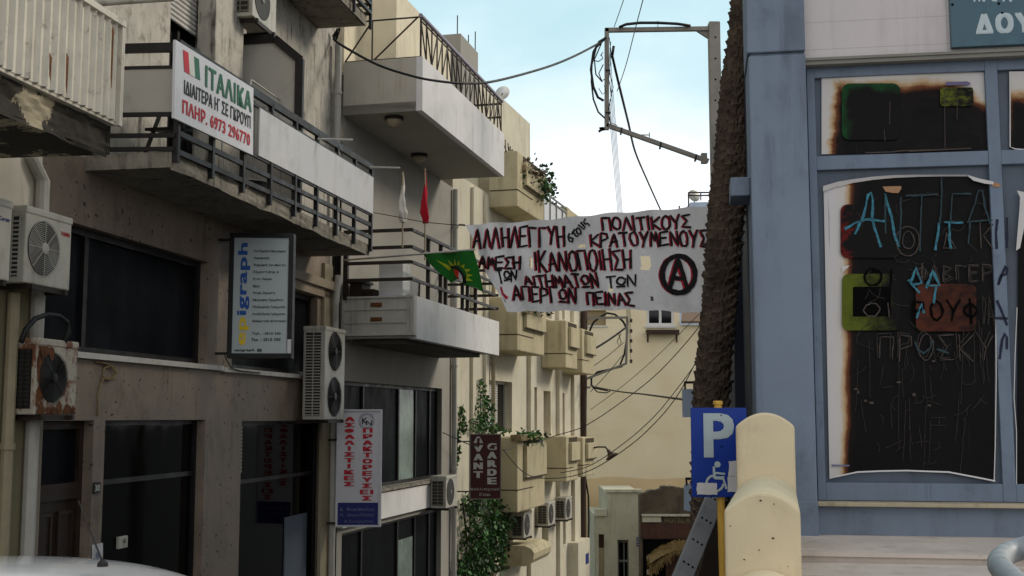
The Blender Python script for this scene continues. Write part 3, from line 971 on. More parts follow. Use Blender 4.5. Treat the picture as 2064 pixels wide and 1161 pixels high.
MB().tube([at(168, 8, 10.25), at(260, 1, 10.2), at(352, -5, 10.15)], .032, 10).build('awning_rod', 'pipe', zroot)

# rain pipes on the seam
def pipe(pts, r, mat, label, group='rain pipes on the house fronts'):
    o = MB(); o.tube(pts, r, 10)
    for k in range(1, len(pts)):
        p = Vector(pts[k]); q_ = Vector(pts[k - 1])
        if (p - q_).length > 1.2:
            for f in (.3, .7):
                c = q_.lerp(p, f)
                o.tube([c, c + (p - q_).normalized() * .05], r * 1.25, 10)
    return o.build('rain_pipe', mat, None, label, 'rain pipe', group, smooth=False)
u = A.u(68, .1)
zt_ = A.z(62, 330, .1)
pipe([A.w(u - .12, .08, zt_ + .6), A.w(u - .12, .1, zt_ + .05), A.w(u + .03, .12, zt_ - .12), A.w(u + .03, .12, gz(10) - .5)], .06, 'pipe', 'grey white rain pipe with an elbow beside the two upper air conditioners')
u = A.u(28, .12)
pipe([A.w(u, .12, A.z(20, 590, .1)), A.w(u, .12, gz(9) - .5)], .05, 'pipe_yel', 'yellowish rain pipe at the far left below the cut off air conditioner')
u = aU1 - .06
pipe([A.w(u, .1, A.z(662, 70, .1)), A.w(u, .1, A.z(662, 400, .1)), A.w(u, .1, zF1 + .1)], .055, 'pipe', 'grey rain pipe on upper corner of the stained apartment block')
u = aU1 + .02
pipe([A.w(u, .13, zF1 - .3), A.w(u - .08, .12, zF1 - .75), A.w(u - .02, .1, zF1 - 1.0), A.w(u - .02, .1, gz(18) - .5)], .05, 'pipe', 'white rain pipe behind the tall two fan air conditioner')

# ---------------------------------------------------------------- air conditioners
def ac_proto(wd, dp, ht, fans=1, body='white_metal', rusty=False, brand=None, bcol='ltr_red', simple=False):
    dark = rusty or fans == 2
    root = bpy.data.objects.new('air_conditioner', None); COL.objects.link(root); ORG[root.name] = Vector((0, 0, 0))
    root.empty_display_size = .2
    F = Fr((0, 0), (1, 0))                                    # o = -y = out of the wall
    o0 = .12; o1 = o0 + dp
    c = MB().box(F, -wd / 2, wd / 2, o0, o1, 0, ht)
    c.box(F, -wd / 2 - .006, wd / 2 + .006, o0 - .004, o1 + .008, ht - .05, ht + .012)
    ca = c.build('casing', body, root, bevel=.012)
    hb = ht / fans
    r = min(hb, wd * .78) * .43
    cxf = -wd * .12 if fans == 1 else -wd * .03
    for k in range(fans):
        zc = hb * (k + .5)
        cen = F.w(cxf, o1 + .001, zc)
        ds = MB().lathe(cen, [(r, .0), (r * .98, .006), (r * .5, .0065), (.01, .0065)], 36, 0, F.n)
        fo = ds.build('fan_grille', 'grille' , root, smooth=False)
        wr = MB()
        if not simple:
            nr = 12
            for i in range(nr):
                rr = r * (.22 + .78 * i / (nr - 1))
                wr.tube([cen + F.n * .014 + (F.d * math.cos(a_) + Vector((0, 0, 1)) * math.sin(a_)) * rr for a_ in [2 * math.pi * q_ / 36 for q_ in range(37)]], .0026, 4, cap=False)
            for q_ in range(8):
                a_ = q_ * math.pi / 4
                dv_ = F.d * math.cos(a_) + Vector((0, 0, 1)) * math.sin(a_)
                wr.bar(cen + F.n * .016 + dv_ * r * .2, cen + F.n * .016 + dv_ * r, .0045)
            wr.lathe(cen + F.n * .012, [(r * .2, 0), (r * .2, .012), (r * .1, .016)], 20, 0, F.n)
            wr.build('grille_wire', 'pipe' if brand else 'frame_dark' if dark else 'grille_wire', fo)
        else:
            wr.lathe(cen + F.n * .008, [(r * .18, 0), (r * .18, .01), (r * .1, .012)], 14, 0, F.n)
            wr.build('fan_hub', 'grille_wire', fo)
    # side louvres: dark panel with slats at both ends
    for sx in (-1, 1):
        Fs = Fr((sx * wd / 2, 0), (0, -1)) if sx < 0 else Fr((sx * wd / 2, 0), (0, 1))
        sg = 1 if sx < 0 else -1
        lv = MB()
        lv.box(Fs, sg * (o0 + .03), sg * (o1 - .05), .0, .004 if sx > 0 else .004, .05, ht - .08)
        lo = lv.build('side_grille', 'grille', root)
        sl_ = MB()
        nsl = int(ht / .045) if not simple else 7
        for i in range(nsl):
            z_ = .06 + (ht - .15) * i / nsl
            sl_.box(Fs, sg * (o0 + .03), sg * (o1 - .05), .005, .01, z_, z_ + .014)
        for f_ in (.0, .48, .96):
            ww = (o1 - o0 - .08)
            sl_.box(Fs, sg * (o0 + .03 + ww * f_), sg * (o0 + .03 + ww * f_ + .012), .0055, .012, .05, ht - .08)
        sl_.build('louvre_slats', 'frame_dark' if rusty else 'pipe' if not simple else 'grille_wire', lo)
    br = MB()
    for sx in (-.36, .36):
        br.box(F, wd * sx - .02, wd * sx + .02, 0, o1 + .03, -.045, -.003)
    br.box(F, -wd * .42, wd * .42, o1 - .03, o1 + .0, -.044, -.004)
    br.build('bracket', 'rail_brown', root)
    if rusty:
        rp = MB()
        random.seed(5)
        for i in range(46):
            if i < 26: x, zz = -wd * random.uniform(.36, .49), random.uniform(.03, ht - .02)
            elif i < 38: x, zz = random.uniform(-wd * .45, wd * .42), random.uniform(.01, .06)
            else: x, zz = random.uniform(-wd * .4, wd * .1), ht - .06 - random.uniform(0, .05)
            rr = random.uniform(.02, .06)
            pl = [F.w(max(-wd / 2 + .002, min(wd / 2, x + rr * random.uniform(.5, 1.2) * math.cos(a_))), o1 + .0025 + i * .0004, max(.005, min(ht - .055, zz + rr * 1.3 * random.uniform(.5, 1.2) * math.sin(a_)))) for a_ in [k_ * math.pi / 5 for k_ in range(10)]]
            rp.face(pl)
        rp.build('rust_patch', 'rust', root)
    if brand:
        tx = MB(); text(tx, brand, lambda s, t: F.w(wd * .5 - .17 + .14 * s, o1 + .004, ht - .16 + .035 * t), 0, .03)
        tx.build('lettering', bcol, root)
    return root

def place_ac(root, fr, px, py, label, group='air conditioner outdoor units on the fronts', off=.0):
    u, z = fr.hit(px, py, off)
    root.location = fr.w(u, 0.002, z)
    root.rotation_euler = (0, 0, math.atan2(fr.n.x, -fr.n.y))
    return tag(root, label, 'air conditioner', group)

p_white = ac_proto(.68, .22, .62, 1, 'white_metal', brand='TOSHIBA')
p_rust = ac_proto(.62, .2, .62, 1, 'rusty_metal', rusty=True)
p_two = ac_proto(.86, .32, 1.28, 2, 'white_metal')
p_left = ac_proto(.74, .27, .62, 1, 'white_metal', brand='Carrier', bcol='ltr_navy')
p_small = ac_proto(.74, .3, .58, 1, 'white_metal', simple=True)
place_ac(p_white, A, 97, 578, 'white air conditioner beside the big first floor window, clean round fan', off=.35)
place_ac(p_left, A, -38, 556, 'white air conditioner cut by the left edge of the photo', off=.4)
place_ac(p_rust, A, 114, 836, 'rust eaten white air conditioner over the door of number 30', off=.33)
place_ac(p_two, A, 668, 846, 'tall white air conditioner with two fans one above the other', off=.4)
c = copy_tree(p_small)
place_ac(c, A, 522, 52, 'dirty white air conditioner high on the stained wall under the top balcony', off=.35)
c = copy_tree(p_small)
place_ac(c, B, 908, 1022, 'weathered air conditioner at the end of the white band behind the insurance sign', off=.4)
for px, py, lb in ((1054, 1082, 'air conditioner above the rounded canopy, nearest of three on the yellow building'),
                   (1103, 1058, 'air conditioner left of the narrow recess low on the yellow building, middle of three'),
                   (1138, 1046, 'air conditioner nearest the brown wooden pole, farthest of three on the yellow building')):
    c = copy_tree(p_small); place_ac(c, C, px, py, lb, off=.3)
bpy.data.objects.remove(p_small.children[0]) if False else None
def drop(o):
    for ch in list(o.children): drop(ch)
    bpy.data.objects.remove(o)
drop(p_small)

# hose loop over the rusty unit, wires on the stone
hp = [A.w(A.u(px, .3), .32, A.z(px, py, .3)) for px, py in ((42, 690), (50, 665), (68, 643), (92, 634), (116, 637), (133, 650), (137, 668), (129, 690))]
MB().tube(hp, .022, 8).build('pipe_loop', 'cable', None, 'black insulated hose arching over the rusty air conditioner', 'hose', smooth=True)
cp = [A.w(A.u(px, .02), .02 + .01 * (i % 2), A.z(px, py, .02)) for i, (px, py) in enumerate(((198, 730), (216, 733), (234, 740), (239, 752), (233, 764), (220, 766), (211, 757), (214, 742), (228, 738), (237, 750), (232, 762), (212, 764), (206, 785), (202, 800), (205, 818), (203, 838)))]
MB().tube(cp, .009, 6).build('rope_coil', 'rope', None, 'coiled brown wire hanging on the stone below the big window', 'wire', smooth=True)
wp = [A.w(A.u(px, .02), .07, A.z(px, py, .02)) for px, py in ((446, 712), (453, 728), (462, 742), (480, 748), (520, 752))]
MB().tube(wp, .007, 6).build('sign_wire', 'cable', None, 'thin black wire trailing below the lower bracket of the vertical lightbox', 'wire', smooth=True)

# ---------------------------------------------------------------- vertical lightbox sign
def lightbox(px0, py0, px1, py1, Y, name, label, dp, frame, face, bezel, wall_fr, arm_py):
    c = at((px0 + px1) / 2, py1, Y)
    F = Fr((c.x, c.y), (1, .04))
    u0, z1 = F.hit(px0, py0); u1, z0 = F.hit(px1, py1)
    root = thing(name, F.w((u0 + u1) / 2, 0, z0), label, 'sign')
    b = MB()
    b.box(F, u0, u1, -dp, 0, z0, z1)
    t = bezel
    for q_ in ((u0, u0 + t, z0, z1), (u1 - t, u1, z0, z1), (u0 + t, u1 - t, z0, z0 + t), (u0 + t, u1 - t, z1 - t, z1)):
        b.box(F, q_[0], q_[1], .001, .03, q_[2], q_[3])
    b.build('frame', frame, root)
    MB().box(F, u0 + t, u1 - t, .001, .012, z0 + t, z1 - t).build('face_panel', face, root)
    ar = MB()
    for py in arm_py:
        z_ = F.z((px0 + px1) / 2, py)
        ar.bar(F.w(u0 - .3, -dp / 2, z_), F.w(u0 + .02, -dp / 2, z_), .03)
        ar.box(F, u0 - .33, u0 - .29, -dp / 2 - .04, -dp / 2 + .04, z_ - .04, z_ + .04)
    ar.build('mounting_arm', 'black_metal', root)
    return root, F, u0 + t, u1 - t, z0 + t, z1 - t

r_, F, u0, u1, z0, z1 = lightbox(464, 470, 588, 722, 13.9, 'lightbox_sign', 'vertical black framed lightbox with yellow and blue word running upward', .16, 'frame_dark', 'insul', .055, A, (482, 712))
wd, ht = u1 - u0, z1 - z0
def vt(s0, s1, t0, t1):                                      # word turned to read upward
    return lambda a_, b_: F.w(u0 + wd * (s1 + (s0 - s1) * b_), .016, z0 + ht * (t0 + (t1 - t0) * a_))
vs, fs = glyphs('epigraph', .03)
def part_word(lo, hi, mat):
    mbx = MB()
    keep = [f for f in fs if lo <= sum(vs[i][0] for i in f) / len(f) < hi]
    ff = vt(.07, .3, .07, .955)
    embolden(mbx, vs, keep, ff, .03, 8)
    mbx.build('lettering', mat, r_)
part_word(-1, .305, 'ltr_yellow'); part_word(.305, 2, 'ltr_blue')
lines = ['Συστήματα Επιγραφών', 'Χαρακτική', 'Ψηφιακές Εκτυπώσεις', 'Σήμανση Κτιρ. &', 'Εσωτ. Χώρων', 'Νέον', 'Οδική Σήμανση', 'Επιγραφές Οχημάτων', 'Πλεξιγκλάς Γράμματα', 'Ανοξείδωτα Γράμματα', 'Διαφημιστικές Κατασκευές']
tx = MB()
for k, s_ in enumerate(lines):
    t1 = .895 - k * .0605
    text(tx, s_, rect(F, u0 + wd * .36, u0 + wd * min(.97, .36 + .031 * len(s_)), z0 + ht * (t1 - .026), z0 + ht * t1, .016), 0, .02)
text(tx, 'Τηλ. : 2810 390', rect(F, u0 + wd * .36, u0 + wd * .88, z0 + ht * .155, z0 + ht * .182, .016), 0, .03)
text(tx, 'Fax. : 2810 390', rect(F, u0 + wd * .36, u0 + wd * .88, z0 + ht * .105, z0 + ht * .132, .016), 0, .03)
text(tx, 'epigraph @', rect(F, u0 + wd * .05, u0 + wd * .55, z0 + ht * .012, z0 + ht * .04, .016), 0, .03)
tx.build('lettering', 'ltr_black', r_)
st = MB(); st.box(F, u1 + .005, u1 + .05, .031, .034, z0 + .0, z0 + ht * .12); st.build('sticker', 'paper', r_)

# loose things on the first balcony
def BPt(px, py, o_): u_, z_ = A.hit(px, py, o_); return A.w(u_, o_, z_)
dk = thing('drying_rack', A.w(A.u(545, .45, 280), .45, zS1), 'thin wire drying rack leaning by the grey balcony divider', 'drying rack')
ub_ = A.u(500, .6, 200); uc_ = A.u(563, .6, 220)
q_ = MB()
zt2 = A.z(530, 180, .6)
for o_ in (.3, .62):
    q_.tube([A.w(ub_, o_, zS1 + .05), A.w(ub_, o_, zt2 - .1), A.w(ub_ + .03, o_, zt2), A.w(uc_ - .03, o_, zt2), A.w(uc_, o_, zt2 - .1), A.w(uc_, o_, zS1 + .05)], .012, 6)
q_.build('frame', 'pipe', dk)
q_ = MB()
for k in range(7): q_.tube([A.w(ub_ + (uc_ - ub_) * k / 6, .3, zt2 - .06), A.w(ub_ + (uc_ - ub_) * k / 6, .62, zt2 - .06)], .005, 5)
q_.build('wires', 'pipe', dk)
tb = thing('wash_tub', A.w(A.u(505, .5, 350), .5, zS1), 'dark plastic tub with a pale rim on the first balcony floor', 'tub')
MB().lathe(A.w(A.u(505, .5, 350), .5, zS1), [(.16, 0), (.21, .24), (.19, .24), (.15, .03)], 20).build('tub_body', 'frame_dark', tb, smooth=False)
MB().lathe(A.w(A.u(505, .5, 350), .5, zS1 + .24), [(.215, 0), (.225, .015), (.19, .02)], 20).build('rim', 'white_plastic', tb)
fc = thing('folding_chair', A.w(uB0 + .75, .45, zS1), 'dark folded chair behind the signboard at the near end of balcony', 'chair')
q_ = MB()
for o_ in (.3, .62): q_.bar(A.w(uB0 + .5, o_, zS1), A.w(uB0 + .95, o_, zS1 + .75), .03)
q_.build('frame', 'black_metal', fc)
q_ = MB(); q_.prism([A.w(uB0 + .55, .3, zS1 + .35), A.w(uB0 + .55, .62, zS1 + .35), A.w(uB0 + .95, .62, zS1 + .42), A.w(uB0 + .95, .3, zS1 + .42)], Vector((0, 0, .03))); q_.build('seat', 'frame_dark', fc)
# ---------------------------------------------------------------- second house (terraces, flags)
bU1 = B.u(912)
broot = thing('terrace_house', B.w(bU1 / 2, -2, gz(21)), 'white and grey house with a broad roof terrace slab over a railed balcony', 'building')
zTb, zTt = B.z(826, 213, 1.2), B.z(830, 106, 1.2)
bb = MB()
bb.box(B, .02, bU1, -8, -.4, gz(24) - 1, zTt - .01)
bb.box(B, bU1 - .1, bU1 - .002, -.4, -.002, gz(24) - 1, zTb)
bb.build('rear_wall', 'plaster_bg', broot)
zW1, zW0 = B.z(700, 768), B.z(760, 984)
zN1, zN0 = B.z(760, 985), B.z(665, 1068)
wa, wb = B.u(696), B.u(892)
ww = MB()
wall(ww, B, .0, bU1, gz(24) - 1, zTb, [(wa, wb, zW0, zW1), (wa, wb, gz(20) - .2, zN0 - .1)], .14)
ww.build('grey_wall', 'plaster_bg', broot)
bn = MB()
bn.box(B, .0, B.u(872), .003, .1, zN0, zN1 - .07)
bn.build('white_band', 'plaster_bw', broot)
lg = MB()
def ledge(s, t):
    u_ = B.u(872) * s
    j = .02 * mnoise.noise(Vector((u_ * 5, t * 3, 0)))
    prof = [(.0, .0), (.13, -.0), (.14, -.05), (.06, -.085)]
    k = min(int(t * 3), 2); f = t * 3 - k
    o_, z_ = [prof[k][i] + (prof[k + 1][i] - prof[k][i]) * f for i in (0, 1)]
    return B.w(u_, o_ + j, zN1 + .01 + z_ + j)
lg.sheet(ledge, 40, 3)
lg.build('window_ledge', 'concrete', broot)
sp = wb - wa
def bwin(z0_, z1_, pale):
    fr_ = win(broot, B, wa, wb, z0_, z1_, -.15, 'glass_blue', t=.06, mull=(B.u(735, -.1), B.u(806, -.1), B.u(840, -.1), B.u(868, -.1)), name='window_strip')
    p = MB(); p.box(B, B.u(807, -.1) + .04, B.u(839, -.1) - .04, -.128, -.12, z0_ + .05, z1_ - (.06 if pale else .4))
    p.build('blind', 'glass_pale', fr_)
    p = MB(); p.box(B, B.u(869, -.1) + .03, B.u(884, -.1), -.128, -.12, z0_ + .05, z1_ - .06)
    p.build('blind', 'glass_blue', fr_)
bwin(zW0, zW1, True); bwin(gz(20) - .2, zN0 - .1, False)

# roof terrace slab and parapet
dB = 1.2
uT1 = B.u(1006, dB)
nf = MB(); nf.box(B, 0, .12, .0, dB - .004, zTb + .003, zTt); nf.build('parapet_end', 'plaster_bn', broot)
pf = MB(); pf.box(B, .0, uT1, dB - .002, dB + .1, zTb, zTt + .004); pf.build('parapet_front', 'plaster_bw', broot)
sf = MB(); sf.box(B, .0, uT1, .0, dB, zTb, zTb + .15); sf.box(B, 0, uT1, -8, -.0, zTt - .2, zTt - .15); sf.build('terrace_slab', 'plaster_bg', broot)
pe = MB(); pe.box(B, uT1 - .12, uT1 - .003, 0, dB - .003, zTb + .15, zTt); pe.build('parapet_end', 'plaster_bw', broot)
for px, py in ((794, 236), (845, 311)):
    # dome lamps under the slab
    r = ray(px, py); t = (zTb - EYE.z) / r.z
    p = EYE + r * t
    lr = thing('ceiling_lamp', (p.x, p.y, zTb - .12), 'round dome lamp under the roof terrace slab, ' + ('nearer' if px == 794 else 'farther') + ' of the two', 'ceiling lamp', 'dome lamps under the slab')
    MB().lathe((p.x, p.y, zTb - .045), [(.15, .044), (.155, .0), (.12, -.004)], 24).build('base_ring', 'rail_brown', lr)
    MB().lathe((p.x, p.y, zTb - .05), [(.125, .0), (.115, -.04), (.08, -.08), (.03, -.1), (.005, -.105)], 24).build('lamp_glass', 'lamp_glass', lr, smooth=True)
# roof railing
zr0 = zTt + .01
zrB = B.z(822, 90, dB + .05); zrT = B.z(822, 6, dB + .05)
rr_ = MB()
oR = dB + .05
P = lambda u_, z_, o_=oR: B.w(u_, o_, z_)
r0 = .0135
rr_.tube([P(.05, zrB), P(uT1, zrB)], r0, 6); rr_.tube([P(.05, zrT - .06), P(uT1, zrT - .06)], r0, 6)
rr_.tube([P(.05, zrB, 0), P(.05, zrB)], r0, 6); rr_.tube([P(.05, zrT, 0), P(.05, zrT)], r0, 6)
rr_.tube([P(.05, zr0 - .05), P(.05, zrT)], r0 * 1.3, 6)
rr_.tube([P(.05, zr0 - .05, .45), P(.05, zrT, .45)], r0, 6)
rr_.tube([P(.05, zrT, dB), P(.05, zrB, .48)], r0, 6); rr_.tube([P(.05, zrT, .45), P(.05, zrB, .0)], r0, 6)
nb = 18
for i in range(1, nb + 1):
    u_ = .05 + (uT1 - .1) * i / nb
    long_ = i % 2 == 0
    rr_.tube([P(u_, zr0 - .06 if long_ else zrB), P(u_, zrT)], r0, 6)
    ua_ = .05 + (uT1 - .1) * (i - 1) / nb
    if (i // 3) % 2 == 0: rr_.tube([P(ua_, zrT - .06), P(u_, zrB)], r0 * .9, 6)
    else: rr_.tube([P(ua_, zrB), P(u_, zrT - .06)], r0 * .9, 6)
for z_ in (zrB + .32, zrT - .05):
    rr_.tube([P(uT1 - .05, z_, .1), P(uT1 - .05, z_)], r0 * 1.6, 6)
rro = rr_.build('roof_railing', 'rail_brown', broot)
MB().tube([P(.03, zrT + .02), P(uT1 + .03, zrT + .02)], .034, 10).build('handrail', 'rail_tube', rro)
# penthouse behind it
pu1 = B.u(905, .55)
ph = MB()
ph.box(B, .9, pu1, -6, .55, zTt - .15, B.z(842, 22, .55))
ph.box(B, .05, .9, -6, -.02, zTt - .15, zTt + 2.4)
ph.box(B, .9, 2.2, -6, .1, B.z(842, 22, .55), zTt + 2.4)
ph.build('penthouse', 'plaster_bc', broot)
cu0, cu1 = B.u(926, .4), B.u(962, .4)
ch = MB(); zc_ = B.z(945, 86, .4)
ch.box(B, cu0, cu1, -1.2, .4, zTt - .15, zc_)
ch.build('stair_tower', 'plaster_bg', broot)
rbm = MB()
for px, o_, h in ((919, .3, .42), (926, .1, .18), (958, .35, .46), (960, .2, .4)):
    u_ = B.u(px, o_)
    u_ = max(cu0 + .05, min(cu1 - .05, u_))
    rbm.tube([B.w(u_, o_, zc_ - .02), B.w(u_ + .01, o_, zc_ + h)], .012, 5)
rbm.build('rebar', 'rail_brown', broot)

# lower balcony
zL0, zL1 = B.z(826, 680, dB), B.z(826, 592, dB)
uL1 = B.u(1006, dB)
lb = MB()
lb.box(B, .12, uL1, dB - .1, dB, zL0, zL1)
lb.box(B, .12, uL1, 0, dB - .1, zL0 + .02, zL0 + .16)
lb.box(B, uL1 - .1, uL1 - .002, .0, dB - .1, zL0 + .16, zL1)
lb.build('balcony_parapet', 'plaster_bw', broot)
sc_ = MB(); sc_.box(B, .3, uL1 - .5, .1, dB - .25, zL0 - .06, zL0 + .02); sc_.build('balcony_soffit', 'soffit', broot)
# metal clad near end
Pn = B.perp(.0)
me_ = MB()
me_.box(Pn, .03, dB + .0, -.11, -.01, zL0 + .05, zL1)
for k in range(1, 3):
    z_ = zL0 + .05 + (zL1 - zL0 - .05) * k / 3
    me_.box(Pn, .05, dB - .1, -.012, .004, z_ - .012, z_ + .012)
for z_ in (zL0 + .05, zL1 - .03): me_.box(Pn, .03, dB - .0, -.012, .012, z_, z_ + .03)
for u_ in (.03, dB - .12, dB - .04): me_.box(Pn, u_, u_ + .04, -.012, .014, zL0 + .08, zL1 - .03)
mo = me_.build('metal_end_panel', 'pipe', broot)
lt = MB()
for z_ in (zL0 + .3, zL1 - .13):
    lt.box(Pn, .5, .68, -.009, .012, z_ - .03, z_ + .03); lt.box(Pn, .52, .66, .012, .02, z_ - .015, z_ + .015)
lt.build('latch', 'rust', mo)
# railing of the lower balcony
lr_ = MB()
oR = dB - .05
zs_ = [B.z(818, y, oR) for y in (457, 492, 523, 558)]
for i, z_ in enumerate(zs_):
    lr_.bar(B.w(.0, .05, z_), B.w(.0, oR, z_), .045, h=.05)
    lr_.bar(B.w(.0, oR, z_), B.w(uL1 - .05, oR, z_), .04, h=.045)
    lr_.bar(B.w(uL1 - .05, oR + .05, z_), B.w(uL1 - .05, .1, z_), .045, h=.05)
for u_ in (.02,):
    lr_.bar(B.w(u_, .08, zL1 - .05), B.w(u_, .08, zs_[0] + .02), .07, h=.07, up=B.d)
for px in (868, 893, 903, 937, 947, 963):
    u_ = B.u(px, oR)
    lr_.bar(B.w(u_, oR - .045, zL1 - .05), B.w(u_, oR - .045, zs_[0] if px in (868, 893, 937) else zs_[1]), .06, h=.05, up=B.d)
lr_.build('balcony_railing', 'rail_brown', broot)
# rain pipe at the far corner
u_ = bU1 - .06
pipe([B.w(u_, .07, zTb - .05), B.w(u_, .07, zL1 + .3), B.w(u_, .07, zL0 - .6), B.w(u_, .08, gz(24) - .5)], .055, 'pipe', 'white rain pipe down the far corner of the terrace house')

# things standing on the lower balcony
zF = zL0 + .16
def BP(px, py, o_): u__, z__ = B.hit(px, py, o_); return u__, z__
cab = thing('storage_cabinet', B.w(.35, .55, zF), 'white plastic cabinet standing at the near end of the lower balcony', 'cabinet')
k = MB(); Pc = B.perp(.18)
k.box(Pc, .56, .95, -.35, 0, zF, B.z(760, 527, .6)); k.build('body', 'white_plastic', cab, bevel=.01)
k = MB()
for z_ in (.05, .32): k.box(Pc, .59, .92, .002, .008, zF + .05 + z_, zF + .28 + z_)
k.build('door_panel', 'sign_white', cab)
sv = MB(); Ps = B.perp(.12)
for i in range(7): sv.box(Ps, .3 + .03 * i, .315 + .03 * i, -.3, 0, zF, zF + .62)
sv.box(Ps, .1, .3, -.4, -.02, zF, zF + .72); sv.box(Ps, .06, .34, -.42, .0, zF + .72, zF + .76)
sv.build('side_table', 'wood_dark', None, 'dark slatted table pushed against the wall on the railed balcony', 'table')
# a stack of white plastic chairs
def stack_chair(k_):
    F_ = Fr(B.w(.62, .78, 0)[:2], (B.n.x, B.n.y))
    b0 = zF + .08 * k_
    root_ = thing('plastic_chair', F_.w(0, 0, zF), 'white plastic chair, ' + ('top', 'middle', 'bottom')[2 - k_] + ' one of the small stack beside the white cabinet', 'chair', 'stacked white plastic chairs')
    a_ = MB()
    a_.sheet(lambda s, t: F_.w(-.2 + .4 * s, .18 - .36 * t, b0 + .4 + .02 * math.cos(3 * (s - .5)) - .03 * t), 6, 6)
    a_.build('seat', 'white_plastic', root_)
    a_ = MB(); a_.sheet(lambda s, t: F_.w(-.2 + .4 * s, -.18 - .08 * t - .05 * (1 - (2 * s - 1) ** 2), b0 + .39 + .36 * t * (1 - .18 * (2 * s - 1) ** 2)), 8, 5)
    a_.build('backrest', 'white_plastic', root_)
    for sx in (-1, 1):
        for sy in (-1, 1):
            MB().bar(F_.w(sx * .2, sy * .18, b0 + .39), F_.w(sx * .23, sy * .22, b0), .035).build('leg', 'white_plastic', root_)
for k_ in range(3): stack_chair(k_)
# wooden chair
F_ = Fr(B.w(1.15, .62, 0)[:2], (B.n.x, B.n.y))
cr_ = thing('wooden_chair', F_.w(0, 0, zF), 'dark wooden chair with a curved top rail on the railed balcony', 'chair')
MB().box(F_, -.2, .2, -.2, .2, zF + .42, zF + .45).build('seat', 'wood_dark', cr_)
for sx in (-1, 1):
    MB().bar(F_.w(sx * .19, .19, zF + .42), F_.w(sx * .19, .19, zF), .035, up=F_.d).build('leg', 'wood_dark', cr_)
    MB().bar(F_.w(sx * .21, -.22, zF + .86), F_.w(sx * .19, -.19, zF), .035, up=F_.d).build('leg', 'wood_dark', cr_)
a_ = MB()
for z_ in (.56, .84):
    a_.tube([F_.w(-.21 + .42 * i / 8, -.21 - .04 * math.sin(math.pi * i / 8), zF + z_) for i in range(9)], .022, 6)
a_.build('backrest', 'wood_dark', cr_)

# furled flags and the open flag
def furled(px, pyt, pym, pyb, mat, label, seed, o_=dB - .02):
    u_, zt = B.hit(px, pyt, o_); zm = B.z(px, pym, o_); zb_ = B.z(px, pyb, o_)
    root_ = thing('furled_flag', B.w(u_, o_, zb_), label, 'flag', 'furled flags tied to the balcony railing')
    MB().tube([B.w(u_ + .02, o_, zb_), B.w(u_, o_, zt + .03)], .012, 8).build('pole', 'pipe_yel', root_)
    random.seed(seed)
    def fn(s, t):
        a_ = 2 * math.pi * s
        r = (.012 + .06 * t ** 1.4 * (1 - .55 * max(0, t - .82) / .18)) * (1 + .35 * math.sin(3 * a_ + 9 * t + seed) + .25 * mnoise.noise(Vector((s * 3, t * 8, seed))))
        z_ = zt + (zm - zt) * t
        return B.w(u_ + r * math.cos(a_) + .02 * math.sin(7 * t), o_ + r * math.sin(a_), z_)
    m_ = MB(); m_.sheet(fn, 14, 26); m_.build('cloth', mat, root_, smooth=True)
    return root_
fw = furled(812, 350, 448, 500, 'fabric_white', 'off white flag furled round its pole at the railing corner', 3)
fr2 = furled(857, 343, 450, 525, 'fabric_red', 'red flag furled round its pole above the railing', 8)
pa, pbp = at(700, 524, 17.75), at(957, 503, 15.25)
fl = thing('open_flag', pa, 'green flag with yellow sun rays and a round emblem on a slanting pole', 'flag')
MB().tube([pa + (pa - pbp) * .02, pbp], .014, 8).build('pole', 'pipe', fl, smooth=True)
FF = Fr((pa.x, pa.y), (pbp.x - pa.x, pbp.y - pa.y))
foff = lambda u_, z_: .035 * math.sin(u_ * 9) * min(1, max(0, (5.62 - z_) * 2))
outl = [(851, 513), (905, 509), (954, 505), (962, 545), (971, 592), (966, 586), (958, 580), (945, 575), (937, 572), (929, 562), (917, 564), (905, 570), (888, 552), (870, 531)]
def FP(p, e=0.): 
    u_, z_ = FF.hit(*p); return FF.w(u_, foff(u_, z_) + e, z_)
def fillpoly(mb, pts, e, mi=0, fn=FP):
    """fill a picture polygon with small faces on the waving cloth"""
    bm_ = bmesh.new()
    vs_ = [bm_.verts.new((p[0], p[1], 0)) for p in pts]
    f_ = bm_.faces.new(vs_)
    bmesh.ops.triangulate(bm_, faces=[f_])
    for it in range(3):
        ed = [x for x in bm_.edges if x.calc_length() > 9]
        if ed: bmesh.ops.subdivide_edges(bm_, edges=ed, cuts=1)
        bmesh.ops.triangulate(bm_, faces=bm_.faces[:])
    bm_.verts.index_update()
    mb.mesh([fn((v.co.x, v.co.y), e) for v in bm_.verts], [tuple(v.index for v in f.verts) for f in bm_.faces], mi)
    bm_.free()
m_ = MB(); fillpoly(m_, outl, 0); clo = m_.build('cloth', 'fabric_green', fl, smooth=True)
m_ = MB()
ce = (922, 556)
for tip in ((882, 524), (899, 523), (914, 521), (929, 525), (941, 533), (950, 543), (953, 555), (953, 566)):
    d_ = Vector((tip[0] - ce[0], tip[1] - ce[1])); L_ = d_.length; d_ /= L_
    nn = Vector((-d_.y, d_.x)); b_ = Vector(ce) + d_ * 22
    fillpoly(m_, [tuple(b_ + nn * 4.5), tip, tuple(b_ - nn * 4.5)], .004)
m_.build('sun_rays', 'ray_yellow', clo)
m_ = MB()
arc = [(902, 536), (915, 535), (928, 539), (937, 548), (943, 560), (944, 572), (936, 570), (937, 560), (931, 550), (922, 543), (912, 541), (905, 540)]
fillpoly(m_, arc, .006); m_.build('emblem_ring', 'print_black', clo)
m_ = MB(); fillpoly(m_, [(911, 543), (922, 544), (930, 548), (928, 556), (930, 564), (918, 556)], .006); m_.build('emblem_flag', 'print_red', clo)
